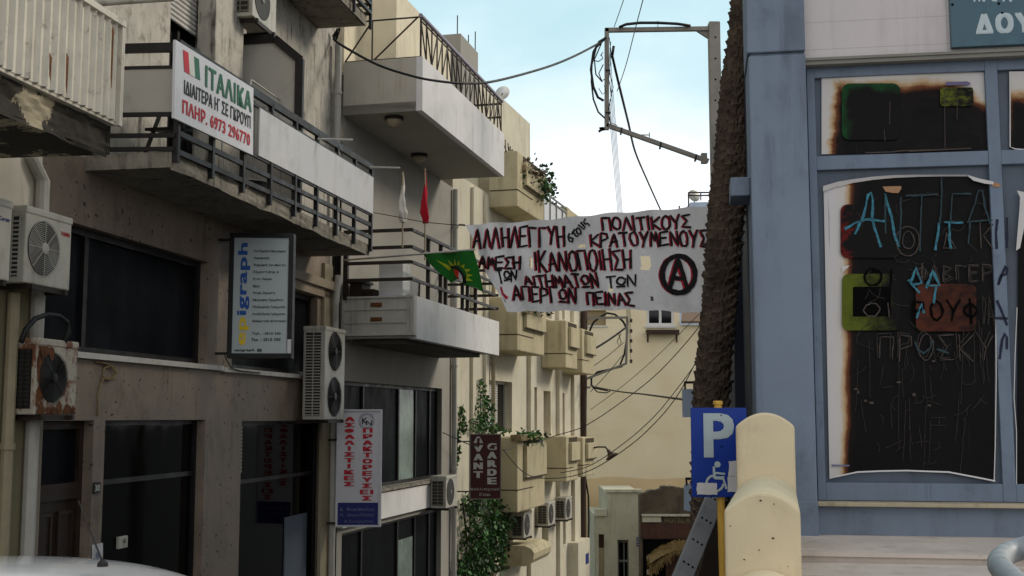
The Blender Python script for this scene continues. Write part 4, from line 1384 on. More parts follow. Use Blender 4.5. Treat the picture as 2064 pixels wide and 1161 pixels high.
m_ = MB(); fillpoly(m_, [(930, 548), (936, 556), (938, 566), (936, 571), (931, 565), (928, 556)], .0075); m_.build('emblem_flag', 'paper', clo)

# insurance sign
c = at(723, 1062, 17.75)
F = Fr((c.x, c.y), (1, .03))
u0, z1 = F.hit(680, 825); u1, z0 = F.hit(767, 1062)
ir = thing('projecting_sign', F.w((u0 + u1) / 2, 0, z0), 'white projecting sign with two columns of red capitals over a blue panel', 'sign')
b = MB(); b.box(F, u0, u1, -.12, 0, z0, z1)
for q_ in ((u0, u0 + .025, z0, z1), (u1 - .025, u1, z0, z1), (u0 + .025, u1 - .025, z0, z0 + .025), (u0 + .025, u1 - .025, z1 - .025, z1)):
    b.box(F, q_[0], q_[1], .001, .02, q_[2], q_[3])
b.build('sign_box', 'sign_white', ir)
wd, ht = u1 - u0, z1 - z0
def q4(s0, s1, t0, t1, o_=.006): return rect(F, u0 + wd * s0, u0 + wd * s1, z0 + ht * t0, z0 + ht * t1, o_)
tx = MB()
w1_ = 'ΑΣΦΑΛΙΣΤΙΚΕΣ'
for i, ch_ in enumerate(w1_):
    t1 = .935 - i * .0502
    a_, b_ = (.17, .4) if ch_ != 'Ι' else (.245, .315)
    text(tx, ch_, q4(a_, b_, t1 - .038, t1), 0, .06)
w2_ = list('ΠΡΑΚΤΟΡΕΥΣ') + ['ΕΙ', 'Σ']
for i, ch_ in enumerate(w2_):
    t1 = .84 - i * .0525
    a_, b_ = (.58, .8) if len(ch_) == 1 else (.53, .83)
    text(tx, ch_, q4(a_, b_, t1 - .04, t1), 0, .06)
tx.build('lettering', 'ltr_red', ir)
lgx = MB()
cc = F.w(u0 + wd * .66, .006, z0 + ht * .9)
for rr2 in (.115, .095):
    pts_ = [cc + F.d * rr2 * math.cos(a_) + Vector((0, 0, rr2 * math.sin(a_))) for a_ in [2 * math.pi * i / 40 for i in range(41)]]
    lgx.tube(pts_, .003, 4, cap=False)
lgx.build('logo_ring', 'ltr_grey', ir)
tx = MB(); text(tx, 'K', q4(.555, .68, .875, .928, .008), 0, .02); text(tx, 'N', q4(.65, .78, .862, .905, .009), 0, .01); tx.build('logo_letters', 'ltr_black', ir)
MB().box(F, u0 + .03, u1 - .04, .001, .006, z0 + .03, z0 + ht * .205).build('blue_panel', 'navy_panel', ir)
tx = MB()
text(tx, 'Κ.  Φωκοπούλου', q4(.1, .86, .135, .165, .009)); text(tx, 'Ν.  Δερμιτζάκης', q4(.1, .86, .085, .115, .009)); text(tx, '& Συνεργάτες', q4(.2, .84, .03, .06, .009))
tx.build('small_lettering', 'ltr_grey', ir)
a_ = MB()
for z_ in (z0 + .05, z1 - .45): a_.bar(F.w(u0 - .16, -.06, z_), F.w(u0 + .01, -.06, z_), .03)
a_.build('mounting_arm', 'black_metal', ir)

# ---------------------------------------------------------------- third house: yellow with block balconies
cU1 = C.u(1172)
croot = thing('balcony_house', C.w(cU1 / 2, -2, gz(30)), 'pale yellow house with rows of solid block balconies', 'building')
zCt = C.z(1098, 446, .3) - .4
ops = []
def recess(px0, px1, py0, py1):
    a_, b_ = C.u(px0), C.u(px1)
    o_ = (a_, b_, C.z((px0 + px1) / 2, py1), C.z((px0 + px1) / 2, py0)); ops.append(o_); return o_
R1 = recess(985, 1032, 768, 872)
rc = [recess(1068, 1082, 780, 868), recess(1095, 1109, 788, 878), recess(1127, 1137, 792, 878), recess(1098, 1112, 585, 642), recess(1130, 1138, 590, 645),
      recess(1091, 1104, 1060, 1094), recess(1127, 1138, 1052, 1100)]
R2 = recess(1008, 1028, 1050, 1150)
cw = MB()
wall(cw, C, 0, cU1, gz(36) - 1.5, zCt + .4, ops, .22)
cw.box(C, 0, cU1, -9, -.4, gz(36) - 1.5, zCt + .35)
cw.face([C.w(0, 0, gz(36) - 1.5), C.w(0, -.5, gz(36) - 1.5), C.w(0, -.5, zCt + .4), C.w(0, 0, zCt + .4)])
cw.face([C.w(cU1, 0, gz(36) - 1.5), C.w(cU1, -.5, gz(36) - 1.5), C.w(cU1, -.5, zCt + .4), C.w(cU1, 0, zCt + .4)])
cw.face([C.w(0, 0, zCt + .4), C.w(cU1, 0, zCt + .4), C.w(cU1, -.5, zCt + .4), C.w(0, -.5, zCt + .4)])
# raised roof block set behind the terrace
tb0, tb1 = C.u(962, -.35), C.u(1069, -.35)
ztb = C.z(1069, 250, -.35)
cw.box(C, max(tb0, .2), tb1, -6, -.35, zCt + .4, ztb)
cw.build('rendered_wall', 'plaster_c', croot)
for o_ in rc:
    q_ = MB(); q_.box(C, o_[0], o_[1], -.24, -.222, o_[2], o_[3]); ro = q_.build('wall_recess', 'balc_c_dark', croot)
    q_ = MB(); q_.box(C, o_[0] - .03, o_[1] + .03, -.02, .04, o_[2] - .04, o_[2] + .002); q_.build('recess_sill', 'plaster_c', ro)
for o_ in (R1, R2):
    f_ = win(croot, C, o_[0], o_[1], o_[2], o_[3], -.22, 'glass_dark', frame='shutter', t=.06, name='window')
    q_ = MB(); z_ = o_[3] - .02
    while z_ > o_[2] + .02:
        q_.box(C, o_[0] + .06, o_[0] + (o_[1] - o_[0]) * .62, -.158, -.145, z_ - .045, z_); z_ -= .055
    q_.build('roller_shutter', 'shutter', f_)
pil = MB()
for px in (948, 974):
    u_ = C.u(px); pil.box(C, u_, u_ + .22, .003, .07, gz(30) - 1, zCt + .3)
pil.build('wall_pilaster', 'plaster_c', croot)
for px in (1062, 1120, 1150):
    u_ = C.u(px)
    q_ = MB(); q_.box(C, u_, u_ + .35, .003, .1, gz(34) - 1, zCt + .2); q_.build('wall_pilaster', 'plaster_c', croot)

def balcony(u0, u1, z0, z1, d_, groove=True, round_=False):
    b_ = MB(); b_.box(C, u0, u1, .004, d_, z0, z1)
    bo = b_.build('balcony', 'balc_c', croot, bevel=.03)
    zg_ = z0 + (z1 - z0) * .3
    j = MB()
    for a__, b__ in (((u0 - .004, -.0), (u0 - .004, d_ + .004)), ((u0 - .004, d_ + .004), (u1 - .5 * (u1 - u0) * .9, d_ + .004))):
        j.bar(C.w(a__[0], max(a__[1], .02), zg_), C.w(b__[0], b__[1], zg_), .012, h=.02)
    j.build('shadow_joint', 'joint', bo)
    # inset planter on the street side: lighter slab with a dark slot over it
    w_ = u1 - u0
    s_ = MB(); s_.box(C, u0 + w_ * .2, u1 - w_ * .06, d_ + .003, d_ + .09, z0 + (z1 - z0) * .45, z1 - .16)
    s_.box(C, u0 + w_ * .2, u1 - w_ * .06, d_ + .003, d_ + .03, z0 + (z1 - z0) * .45 - .05, z0 + (z1 - z0) * .45 - .003)
    s_.build('planter_slab', 'balc_c', bo, bevel=.01)
    v_ = MB(); v_.box(C, u0 + w_ * .2, u1 - w_ * .06, d_ + .002, d_ + .006, z1 - .155, z1 - .03)
    v_.box(C, u0 + w_ * .2, u1 - w_ * .06, d_ + .091, d_ + .094, z0 + (z1 - z0) * .45 - .02, z0 + (z1 - z0) * .45 + .01)
    v_.build('planter_slot', 'joint', bo)
    return bo
d_ = .68
S1 = (C.u(1043, d_), C.u(1097, d_)); S2 = (C.u(1140, d_), C.u(1163, d_)); S3 = (C.u(1173, d_), C.u(1196, d_))
zz = C.z
rows1 = [(zz(1043, 416, d_), zz(1043, 303, d_)), (zz(1040, 706, d_), zz(1040, 596, d_)), (zz(1036, 1036, d_), zz(1036, 882, d_))]
rows2 = [(zz(1140, 741, d_), zz(1140, 645, d_)), (zz(1140, 972, d_), zz(1140, 880, d_))]
rows3 = [(zz(1174, 752, d_), zz(1174, 662, d_)), (zz(1174, 962, d_), zz(1174, 882, d_))]
dz = rows2[0][0] - rows2[1][0]
rows2 = [(rows2[0][0] + dz, rows2[0][1] + dz)] + rows2
for r in rows1: balcony(S1[0], S1[1], r[0], r[1], d_)
for r in rows2[1:]: balcony(S2[0], S2[1], r[0], r[1], d_)
for r in rows3: balcony(S3[0], S3[1], r[0], r[1], d_)
# terrace rail seen against the sky
tr_ = MB(); ta, tb_ = C.u(1096, .3), C.u(1146, .3)
zt0, zt1 = C.z(1098, 448, .3), C.z(1098, 388, .3)
for z_ in (zt1, zt1 - .12, zt0): tr_.bar(C.w(ta, .3, z_), C.w(tb_, .3, z_), .04)
for i in range(5):
    u_ = ta + (tb_ - ta) * i / 4; tr_.bar(C.w(u_, .3, zt0 - .05), C.w(u_, .3, zt1), .04, up=C.d)
tro = tr_.build('terrace_railing', 'strip', croot)
q_ = MB(); q_.box(C, ta, tb_, .28, .29, zt0, zt1 - .14); q_.build('railing_panel', 'sign_white', tro)
q_ = MB(); q_.box(C, tb_ - .25, tb_ + .12, -.3, .33, zt0 - .6, zt1 + .05); q_.build('terrace_pier', 'balc_c', croot, bevel=.02)
q_ = MB(); q_.box(C, tb_ + .14, cU1, -.3, .2, zt0 - .6, C.z(1160, 430, .2)); q_.build('terrace_pier', 'balc_c', croot, bevel=.02)
# rounded canopy near street level and low garden wall
ua_, ub_ = C.u(1078, .75), C.u(1112, .75)
cn_ = MB(); za = C.z(1080, 1142, .75)
prof = [(.0, 0), (.5, 0), (.62, .06), (.7, .16), (.72, .3), (.66, .4), (.5, .46), (.0, .46)]
cn_.prism([C.w(ua_, o_, za + z_) for o_, z_ in prof], C.d * (ub_ - ua_))
cn_.build('door_canopy', 'balc_c', croot)
q_ = MB(); u_ = C.u(1142); q_.box(C, u_, C.u(1166), .003, .3, gz(34) - 1, C.z(1150, 1102, .3)); q_.build('entrance_pier', 'plaster_c', croot)
q_ = MB(); q_.box(C, C.u(1157), C.u(1163), .302, .31, C.z(1159, 1150, .3), C.z(1159, 1128, .3)); q_.build('street_plate', 'ltr_navy', croot)
pipe([C.w(C.u(988), .08, zCt - .8), C.w(C.u(988), .08, gz(26) - .5)], .05, 'pipe_yel', 'cream rain pipe beside the stacked block balconies')
# dish on the roof block
ds = thing('satellite_dish', C.w(C.u(1008, -.5), -.5, ztb), 'round white satellite dish on the roof behind the terrace railing', 'satellite dish')
p = C.w(C.u(1012, -.5), -.5, C.z(1014, 189, -.5))
MB().lathe(p, [(.2, .0), (.19, .015), (.14, .04), (.06, .06), (.01, .065)], 24, 0, Vector((.35, .9, -.25))).build('bowl', 'white_plastic', ds, smooth=True)
MB().tube([p, Vector((p.x, p.y, ztb - .02))], .025, 6).build('mast', 'strip', ds)

# avant garde sign
c = at(978, 1005, 24.4)
F = Fr((c.x, c.y), (1, .03))
u0, z1 = F.hit(947, 875); u1, z0 = F.hit(1010, 1006)
ag = thing('projecting_sign', F.w((u0 + u1) / 2, 0, z0), 'dark maroon projecting sign with white block capitals in two columns', 'sign')
b = MB(); b.box(F, u0, u1, -.1, 0, z0, z1); b.build('sign_box', 'maroon', ag)
b = MB()
for q_ in ((u0, u0 + .02, z0, z1), (u1 - .02, u1, z0, z1), (u0 + .02, u1 - .02, z0, z0 + .015), (u0 + .02, u1 - .02, z1 - .015, z1)): b.box(F, q_[0], q_[1], -.101, .012, q_[2], q_[3])
b.build('frame', 'strip', ag)
wd, ht = u1 - u0, z1 - z0
tx = MB()
for i, ch_ in enumerate('AVANT'):
    t1 = .965 - i * .134; text(tx, ch_, q4(.12, .42, t1 - .105, t1, .005), 0, .065)
for i, ch_ in enumerate('GARDE'):
    t1 = .86 - i * .132; text(tx, ch_, q4(.56, .86, t1 - .105, t1, .005), 0, .065)
tx.build('lettering', 'ltr_white', ag)
tx = MB(); text(tx, 'Καλλιτεχνικό', q4(.04, .94, .125, .175, .005)); text(tx, 'Στέκι', q4(.3, .66, .05, .095, .005)); tx.build('small_lettering', 'ltr_white', ag)
# the two hands drawn over the first letters
hd = MB()
def hand(cx_, cy_, sc_, ang):
    ca, sa_ = math.cos(ang), math.sin(ang)
    T_ = lambda x, y: F.w(u0 + wd * cx_ + sc_ * (x * ca - y * sa_), .008, z0 + ht * cy_ + sc_ * (x * sa_ + y * ca))
    hd.face([T_(-.3, -1), T_(.3, -1), T_(.45, .1), T_(.5, .5), T_(-.5, .5), T_(-.45, .1)])
    for i in range(4):
        x = -.42 + .25 * i; hd.face([T_(x, .5), T_(x + .2, .5), T_(x + .19, .85 + .06 * (i in (1, 2))), T_(x + .01, .85 + .06 * (i in (1, 2)))])
    hd.face([T_(.45, .0), T_(.75, .35), T_(.6, .5), T_(.42, .3)])
hand(.27, .9, .06, 0); hand(.72, .795, .06, -1.4)
hd.build('hand_emblem', 'maroon', ag)
a_ = MB()
for z_ in (z0 + .15, z1 - .15): a_.bar(F.w(u0 - .5, -.05, z_), F.w(u0 + .01, -.05, z_), .025)
a_.build('mounting_arm', 'black_metal', ag)

# ---------------------------------------------------------------- climbers and pot plants
def leaves(fr, blobs, n, size, seed, droop=.6):
    random.seed(seed)
    mb_ = MB()
    for i in range(n):
        px, py, rx, ry, o0_, o1_ = random.choices(blobs, [b_[2] * b_[3] for b_ in blobs])[0]
        a_ = random.uniform(0, 2 * math.pi); q_ = math.sqrt(random.random())
        x, y = px + rx * q_ * math.cos(a_), py + ry * q_ * math.sin(a_)
        o_ = random.uniform(o0_, o1_) * (1 - .5 * q_)
        u_, z_ = fr.hit(x, y, 0)
        c_ = fr.w(u_, o_, z_)
        s_ = size * random.uniform(.6, 1.3)
        dn = Vector((random.uniform(-.8, .8), random.uniform(-.8, .8), -droop + random.uniform(-.7, .7))).normalized()
        sd_ = dn.cross(Vector((random.uniform(-1, 1), random.uniform(-1, 1), random.uniform(-.3, 1)))).normalized()
        mb_.face([c_, c_ + dn * s_ * .45 + sd_ * s_ * .38, c_ + dn * s_, c_ + dn * s_ * .45 - sd_ * s_ * .38], 0 if random.random() < .6 else 1)
    return mb_
iv = thing('climbing_plant', C.w(C.u(955), .2, gz(26)), 'dense green climber covering the wall below the maroon sign', 'climbing plant')
leaves(C, [(958, 1060, 38, 60, .05, .7), (945, 1120, 32, 50, .05, .6), (985, 1040, 22, 40, .1, .7), (940, 1010, 22, 20, .05, .4), (930, 1150, 30, 40, .05, .5), (985, 1100, 18, 60, .1, .5)], 2300, .1, 3).build('foliage', ['leaf_dark', 'leaf'], iv)
s_ = MB()
for px in (930, 950, 972): s_.tube([C.w(C.u(px), .06, gz(26)), C.w(C.u(px + 4), .1, C.z(px, 1090)), C.w(C.u(px - 3), .08, C.z(px, 1010))], .02, 5)
s_.build('stem', 'wood_pole', iv)
iv = thing('climbing_plant', C.w(C.u(965), .2, C.z(965, 876)), 'bright green creeper climbing the wall above the maroon sign', 'climbing plant')
leaves(C, [(966, 830, 17, 34, .04, .35), (964, 785, 8, 22, .03, .2), (955, 855, 18, 18, .05, .3), (975, 862, 16, 12, .05, .4), (1000, 866, 20, 8, .1, .3), (928, 845, 6, 30, .02, .1), (918, 900, 4, 40, .02, .1)], 640, .085, 6).build('foliage', ['leaf', 'leaf_dark'], iv)
s_ = MB()
s_.tube([C.w(C.u(960), .03, C.z(960, 1000)), C.w(C.u(966), .04, C.z(966, 830)), C.w(C.u(965), .03, C.z(965, 765))], .012, 5)
s_.tube([C.w(C.u(918), .03, C.z(918, 960)), C.w(C.u(920), .04, C.z(920, 880)), C.w(C.u(932), .03, C.z(932, 815))], .008, 5)
s_.build('stem', 'wood_pole', iv)
def potplant(px0, px1, py, d2_, n, h, mats, label, seed, hang_=0.):
    ua_, ub_ = C.u(px0, d2_), C.u(px1, d2_)
    zb_ = C.z((px0 + px1) / 2, py, d2_)
    root_ = thing('potted_plant', C.w((ua_ + ub_) / 2, d2_, zb_), label, 'potted plant', 'plants on the balcony walls')
    q_ = MB(); q_.box(C, ua_, ub_, d2_ - .2, d2_ + .05, zb_ - .02, zb_ + .12); q_.build('trough', 'terracotta', root_, bevel=.01)
    random.seed(seed); mb_ = MB()
    for i in range(n):
        u_ = random.uniform(ua_ - .1, ub_ + .25); o_ = d2_ + random.uniform(-.2, .3); z_ = zb_ + .1 + random.uniform(-hang_, h) * random.random()
        c_ = C.w(u_, o_, z_); s_ = .11 * random.uniform(.6, 1.3)
        dn = Vector((random.uniform(-1, 1), random.uniform(-1, 1), random.uniform(-.8, .8))).normalized()
        sd_ = dn.cross(Vector((random.uniform(-1, 1), random.uniform(-1, 1), .5))).normalized()
        mb_.face([c_, c_ + dn * s_ * .5 + sd_ * s_ * .35, c_ + dn * s_, c_ + dn * s_ * .5 - sd_ * s_ * .35], random.randrange(len(mats)))
    mb_.build('foliage', mats, root_)
    return root_
potplant(1056, 1082, 352, d_ + .04, 150, .3, ['leaf_red', 'leaf_red', 'leaf_dark'], 'reddish trailing plant on the top block balcony against the sky', 4, .5)
potplant(1086, 1096, 385, d_ + .04, 380, .6, ['leaf_dark', 'leaf'], 'dark green bush at the far end of the top block balcony', 5, .5)
potplant(1056, 1085, 634, d_ + .05, 160, .25, ['leaf_dark', 'leaf_red'], 'small dark plant on the block balcony under the banner', 6, .1)
potplant(1046, 1082, 886, d_ + .05, 130, .14, ['leaf_dark', 'leaf'], 'row of low plants on the block balcony beside the maroon sign', 7, .25)
rb_ = thing('dry_twigs', C.w(S1[0] + .4, d_ - .2, rows1[0][1]), 'bare twigs sticking up behind the top block balcony', 'dead plant')
s_ = MB(); random.seed(2)
for i in range(7):
    u_ = S1[0] - .1 + .13 * i; s_.tube([C.w(u_, d_ - .25, rows1[0][1] - .05), C.w(u_ + random.uniform(-.15, .15), d_ - .3, rows1[0][1] + random.uniform(.12, .28))], .012, 5)
s_.build('twigs', 'wood_pole', rb_)
# ================================================================ end of the street
D = front(1300, 44)
dU0, dU1 = D.u(1150), D.u(1500)
zD0 = gz(44) - 1
def dz_(px, py, o=0): return D.z(px, py, o)
dr_ = thing('apricot_house', D.w((dU0 + dU1) / 2, -3, zD0), 'large cream house closing the street, its base a deeper apricot', 'building')
DLINE = dz_(1300, 920) - zD0 - .45
MT['plaster_d'] = d_wall_mat()
uM = D.u(1369)
dw = MB()
wn = (D.u(1303), D.u(1358), dz_(1330, 656), dz_(1330, 590))
wn2 = (D.u(1150), D.u(1221), dz_(1200, 656), dz_(1200, 625))
wall(dw, D, dU0, uM, zD0, dz_(1300, 480), [wn, wn2], .12)
wall(dw, D, uM, dU1, zD0, dz_(1390, 655), [], .12)
dw.box(D, dU0, uM, -6, -.25, zD0, dz_(1300, 481)); dw.box(D, uM, dU1, -6, -.25, zD0, dz_(1390, 656))
dw.face([D.w(uM, 0, zD0), D.w(uM, -.3, zD0), D.w(uM, -.3, dz_(1300, 480)), D.w(uM, 0, dz_(1300, 480))])
dw.build('rendered_wall', 'plaster_d', dr_)
win(dr_, D, wn[0], wn[1], wn[2], wn[3], -.12, 'glass_dark', frame='white_plastic', t=.09, mull=((wn[0] + wn[1]) / 2,), d=.08)
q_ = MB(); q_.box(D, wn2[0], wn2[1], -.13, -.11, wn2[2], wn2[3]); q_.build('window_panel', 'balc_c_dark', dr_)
q_ = MB(); q_.box(D, wn[0] - .08, wn[1] + .08, -.02, .07, wn[2] - .09, wn[2] - .004); q_.box(D, wn2[0], wn2[1] + .06, -.02, .05, wn2[2] - .06, wn2[2] - .004); q_.build('window_sill', 'white_plastic', dr_)
fb = MB(); zb_ = wn[2] - .2
for k_ in range(3): fb.box(D, wn[0] - .06, wn[1] + .14, .05 + .1 * k_, .13 + .1 * k_, zb_ - .03, zb_)
fb.box(D, wn[0] - .06, wn[1] + .14, .32, .36, zb_ - .16, zb_ + .02)
for u_ in (wn[0], wn[1] + .06): fb.box(D, u_, u_ + .05, .0, .34, zb_ - .09, zb_ - .035); fb.box(D, u_, u_ + .05, .0, .05, zb_ - .42, zb_ - .035)
fb.build('flower_shelf', 'wood_pole', dr_)
ev = MB()
ev.prism([D.w(uM + .02, .25, dz_(1372, 653)), D.w(dU1, .25, dz_(1372, 653)), D.w(dU1, -2.5, dz_(1372, 653) + .6), D.w(uM + .45, -2.5, dz_(1372, 653) + .6)], Vector((0, 0, .09)))
ev.build('tiled_roof', 'roof_tile', dr_)
# pale blue house behind
Eh = front(1400, 54)
eb = thing('pale_blue_house', Eh.w(0, -2, gz(54)), 'pale blue house behind the palm trunk with a roof terrace rail', 'building')
q_ = MB()
q_.box(Eh, Eh.u(1368), Eh.u(1560), -5, 0, gz(54) - 1, Eh.z(1400, 446)); q_.build('rendered_wall', 'pale_blue', eb)
q_ = MB()
q_.prism([Eh.w(Eh.u(1376), -.5, Eh.z(1400, 446)), Eh.w(Eh.u(1560), -.5, Eh.z(1400, 446)), Eh.w(Eh.u(1560), -.5, Eh.z(1400, 400)), Eh.w(Eh.u(1398), -.5, Eh.z(1400, 404))], Vector((0, 3, 0)))
q_.build('stair_house', 'pale_blue', eb)
q_ = MB()
for py in (388, 394): q_.bar(Eh.w(Eh.u(1391), 0, Eh.z(1400, py)), Eh.w(Eh.u(1540), 0, Eh.z(1400, py)), .06)
for px in (1391, 1372): q_.bar(Eh.w(Eh.u(px), 0, Eh.z(1400, 446) - .05), Eh.w(Eh.u(px), 0, Eh.z(1400, 388 if px == 1391 else 415)), .06, up=Eh.d)
for k_ in range(6): q_.bar(Eh.w(Eh.u(1391 + 25 * k_), 0, Eh.z(1400, 404)), Eh.w(Eh.u(1391 + 25 * k_), 0, Eh.z(1400, 388)), .05, up=Eh.d)
q_.build('terrace_railing', 'rail_brown', eb)
p = Eh.w(Eh.u(1408), -.8, Eh.z(1408, 388))
ds = thing('satellite_dish', p, 'round grey satellite dish on the pale blue house left of palm', 'satellite dish')
MB().lathe(p, [(.3, .0), (.29, .02), (.2, .06), (.09, .08), (.02, .09)], 24, 0, Vector((-.35, .9, -.25))).build('bowl', 'white_metal', ds, smooth=True)
MB().tube([p, p - Vector((0, 0, .5))], .03, 6).build('mast', 'strip', ds)

# little grey green house and the ruined hotel
Fh = front(1250, 39)
fU0, fUm, fU1 = Fh.u(1196), Fh.u(1221), Fh.u(1287)
zf0 = gz(39) - 1
fr_ = thing('small_house', Fh.w((fU0 + fU1) / 2, -2, zf0), 'low flat roofed grey green house with tall narrow doors', 'building')
dF = (Fh.u(1240), Fh.u(1262), zf0, Fh.z(1250, 1088)); dF2 = (Fh.u(1203), Fh.u(1214), zf0, Fh.z(1208, 1077))
zFt = Fh.z(1250, 992); zFt2 = Fh.z(1208, 1040)
q_ = MB()
wall(q_, Fh, fUm, fU1, zf0, zFt, [dF], .18)
wall(q_, Fh, fU0, fUm, zf0, zFt2, [dF2], .18, off=-.02)
q_.box(Fh, fUm, fU1, -4, -.25, zf0, zFt - .01); q_.box(Fh, fU0, fUm, -4, -.25, zf0, zFt2 - .01)
q_.face([Fh.w(fUm, 0, zf0), Fh.w(fUm, -.3, zf0), Fh.w(fUm, -.3, zFt), Fh.w(fUm, 0, zFt)])
q_.build('rendered_wall', 'plaster_f', fr_)
q_ = MB(); q_.box(Fh, fUm - .05, fU1 + .03, -.3, .07, zFt, zFt + .09); q_.box(Fh, fU0 - .02, fUm - .053, -.3, .05, zFt2, zFt2 + .08)
q_.box(Fh, fU0 - .0, fU0 + .35, -.3, .03, zFt2 + .08, zFt2 + .22); q_.build('parapet_coping', 'plaster_f', fr_)
q_ = MB(); q_.box(Fh, dF[0], dF[1], -.2, -.17, dF[2], dF[3]); dd = q_.build('door', 'strip', fr_)
q_ = MB()
for k_ in range(3):
    zz_ = dF[3] - .1 - k_ * .62
    q_.box(Fh, dF[0] + .06, dF[0] + .2, -.168, -.16, zz_ - .55, zz_); q_.box(Fh, dF[0] + .24, dF[1] - .03, -.168, -.16, zz_ - .55, zz_)
q_.build('pane', 'glass_blue', dd)
q_ = MB(); q_.box(Fh, dF2[0], dF2[1], -.2, -.17, dF2[2], dF2[3] - .45); q_.build('door', 'balc_c', fr_)
q_ = MB(); q_.box(Fh, dF2[0], dF2[1], -.2, -.17, dF2[3] - .44, dF2[3]); q_.build('transom_panel', 'fascia_g', fr_)
q_ = MB(); q_.box(Fh, Fh.u(1277.5), Fh.u(1284), .003, .02, Fh.z(1280, 1101), Fh.z(1280, 1083)); pl_ = q_.build('street_plate', 'ltr_navy', fr_)
q_ = MB()
for k_ in range(3): q_.box(Fh, Fh.u(1278.3), Fh.u(1283.2), .021, .024, Fh.z(1280, 1088 + 5 * k_), Fh.z(1280, 1086 + 5 * k_))
q_.build('plate_lines', 'ltr_white', pl_)

Gh = front(1340, 37)
gU0, gU1 = Gh.u(1288), Gh.u(1470)
zg0 = gz(37) - 1
gr_ = thing('ruined_hotel', Gh.w((gU0 + gU1) / 2, -2, zg0), 'sooty ruined hotel front with faded letters over a boarded fascia', 'building')
top_ = [(1285, 995), (1300, 991), (1322, 987), (1329, 982), (1345, 980), (1358, 983), (1375, 984), (1372, 1000), (1384, 1006), (1398, 1002), (1420, 996), (1440, 1000), (1470, 985)]
pts_ = [Gh.w(Gh.u(x), 0, Gh.z(x, y)) for x, y in top_]
poly_ = [Gh.w(gU0 - .05, 0, zg0)] + pts_ + [Gh.w(gU1, 0, zg0)]
def jagged(P_, n=5):
    o_ = []
    for a_, b_ in zip(P_, P_[1:]):
        for k_ in range(n):
            q1 = a_.lerp(b_, k_ / n); o_.append(q1 + Vector((0, 0, random.uniform(-.03, .03))))
    return o_ + [P_[-1]]
random.seed(4)
q_ = MB(); q_.prism([poly_[0]] + jagged(pts_) + [poly_[-1]], Vector((0, .5, 0))); q_.build('masonry_wall', 'stone_g', gr_)
q_ = MB(); q_.box(Gh, Gh.u(1289), Gh.u(1326), .003, .08, Gh.z(1310, 1052), Gh.z(1310, 1041)); q_.box(Gh, Gh.u(1288), Gh.u(1440), .003, .14, Gh.z(1310, 1040), Gh.z(1310, 1036))
q_.build('cornice', 'plaster_f', gr_)
q_ = MB(); q_.box(Gh, Gh.u(1288), Gh.u(1440), .003, .06, Gh.z(1340, 1085), Gh.z(1340, 1055))
for k_ in range(22):
    u_ = Gh.u(1290 + k_ * 6.6); q_.box(Gh, u_, u_ + .02, .06, .068, Gh.z(1340, 1085), Gh.z(1340, 1056))
q_.build('board_fascia', 'fascia_g', gr_)
MT['ltr_old'] = mk('faded ochre lettering', (128, 116, 84), .9, .3, 20, bump=0)
text(MB(), 'HOTEL K', rect(Gh, Gh.u(1333), Gh.u(1384), Gh.z(1350, 1053), Gh.z(1350, 1043), .012), 0, .03, 1.1).build('lettering', 'ltr_old', gr_)
q_ = MB(); q_.box(Gh, Gh.u(1290), Gh.u(1440), .003, .03, zg0, Gh.z(1340, 1087)); q_.build('doorway', 'void', gr_)
q_ = MB(); q_.box(Gh, Gh.u(1334), Gh.u(1379), .032, .07, zg0, Gh.z(1340, 1118)); q_.build('red_shutter', 'fascia_g', gr_)
q_ = MB()
for py in (1124, 1152): q_.lathe(Gh.w(Gh.u(1300), .12, Gh.z(1300, py)), [(.05, -.08), (.07, 0), (.04, .08)], 10)
q_.build('wall_lamp', 'lamp_glass', gr_)
# straw awning
st = thing('straw_awning', Gh.w(Gh.u(1340), .4, Gh.z(1340, 1125)), 'ragged dry straw awning over the dark hotel doorway', 'awning')
random.seed(12)
q_ = MB()
ua_, ub_ = Gh.u(1298), Gh.u(1382)
for i in range(1100):
    s = random.random(); t = random.random() ** .8
    u_ = ua_ + (ub_ - ua_) * s
    arch = math.sin(min(1, s * 1.25) * math.pi / 2 + .0)
    zt_ = Gh.z(1340, 1116 - 28 * arch) - .0
    o_ = .1 + .75 * t
    z_ = zt_ - .1 * t * t - (.08 + .3 * (1 - arch)) * t
    a_ = Gh.w(u_, o_, z_ + random.uniform(-.03, .05))
    L_ = random.uniform(.12, .34)
    b_ = a_ + Gh.n * L_ * .5 + Vector((random.uniform(-.14, .1), 0, -L_ * random.uniform(.25, .95)))
    sd_ = Vector((.012, 0, .008))
    q_.face([a_ - sd_, a_ + sd_, b_ + sd_ * .4, b_ - sd_ * .4])
q_.build('straw', 'straw', st)
q_ = MB()
q_.sheet(lambda s, t: Gh.w(ua_ + (ub_ - ua_) * s, .1 + .72 * t, Gh.z(1340, 1116 - 28 * math.sin(min(1, s * 1.25) * math.pi / 2)) - .04 - .1 * t * t - .05 * t), 14, 6)
q_.build('awning_frame', 'straw', st)

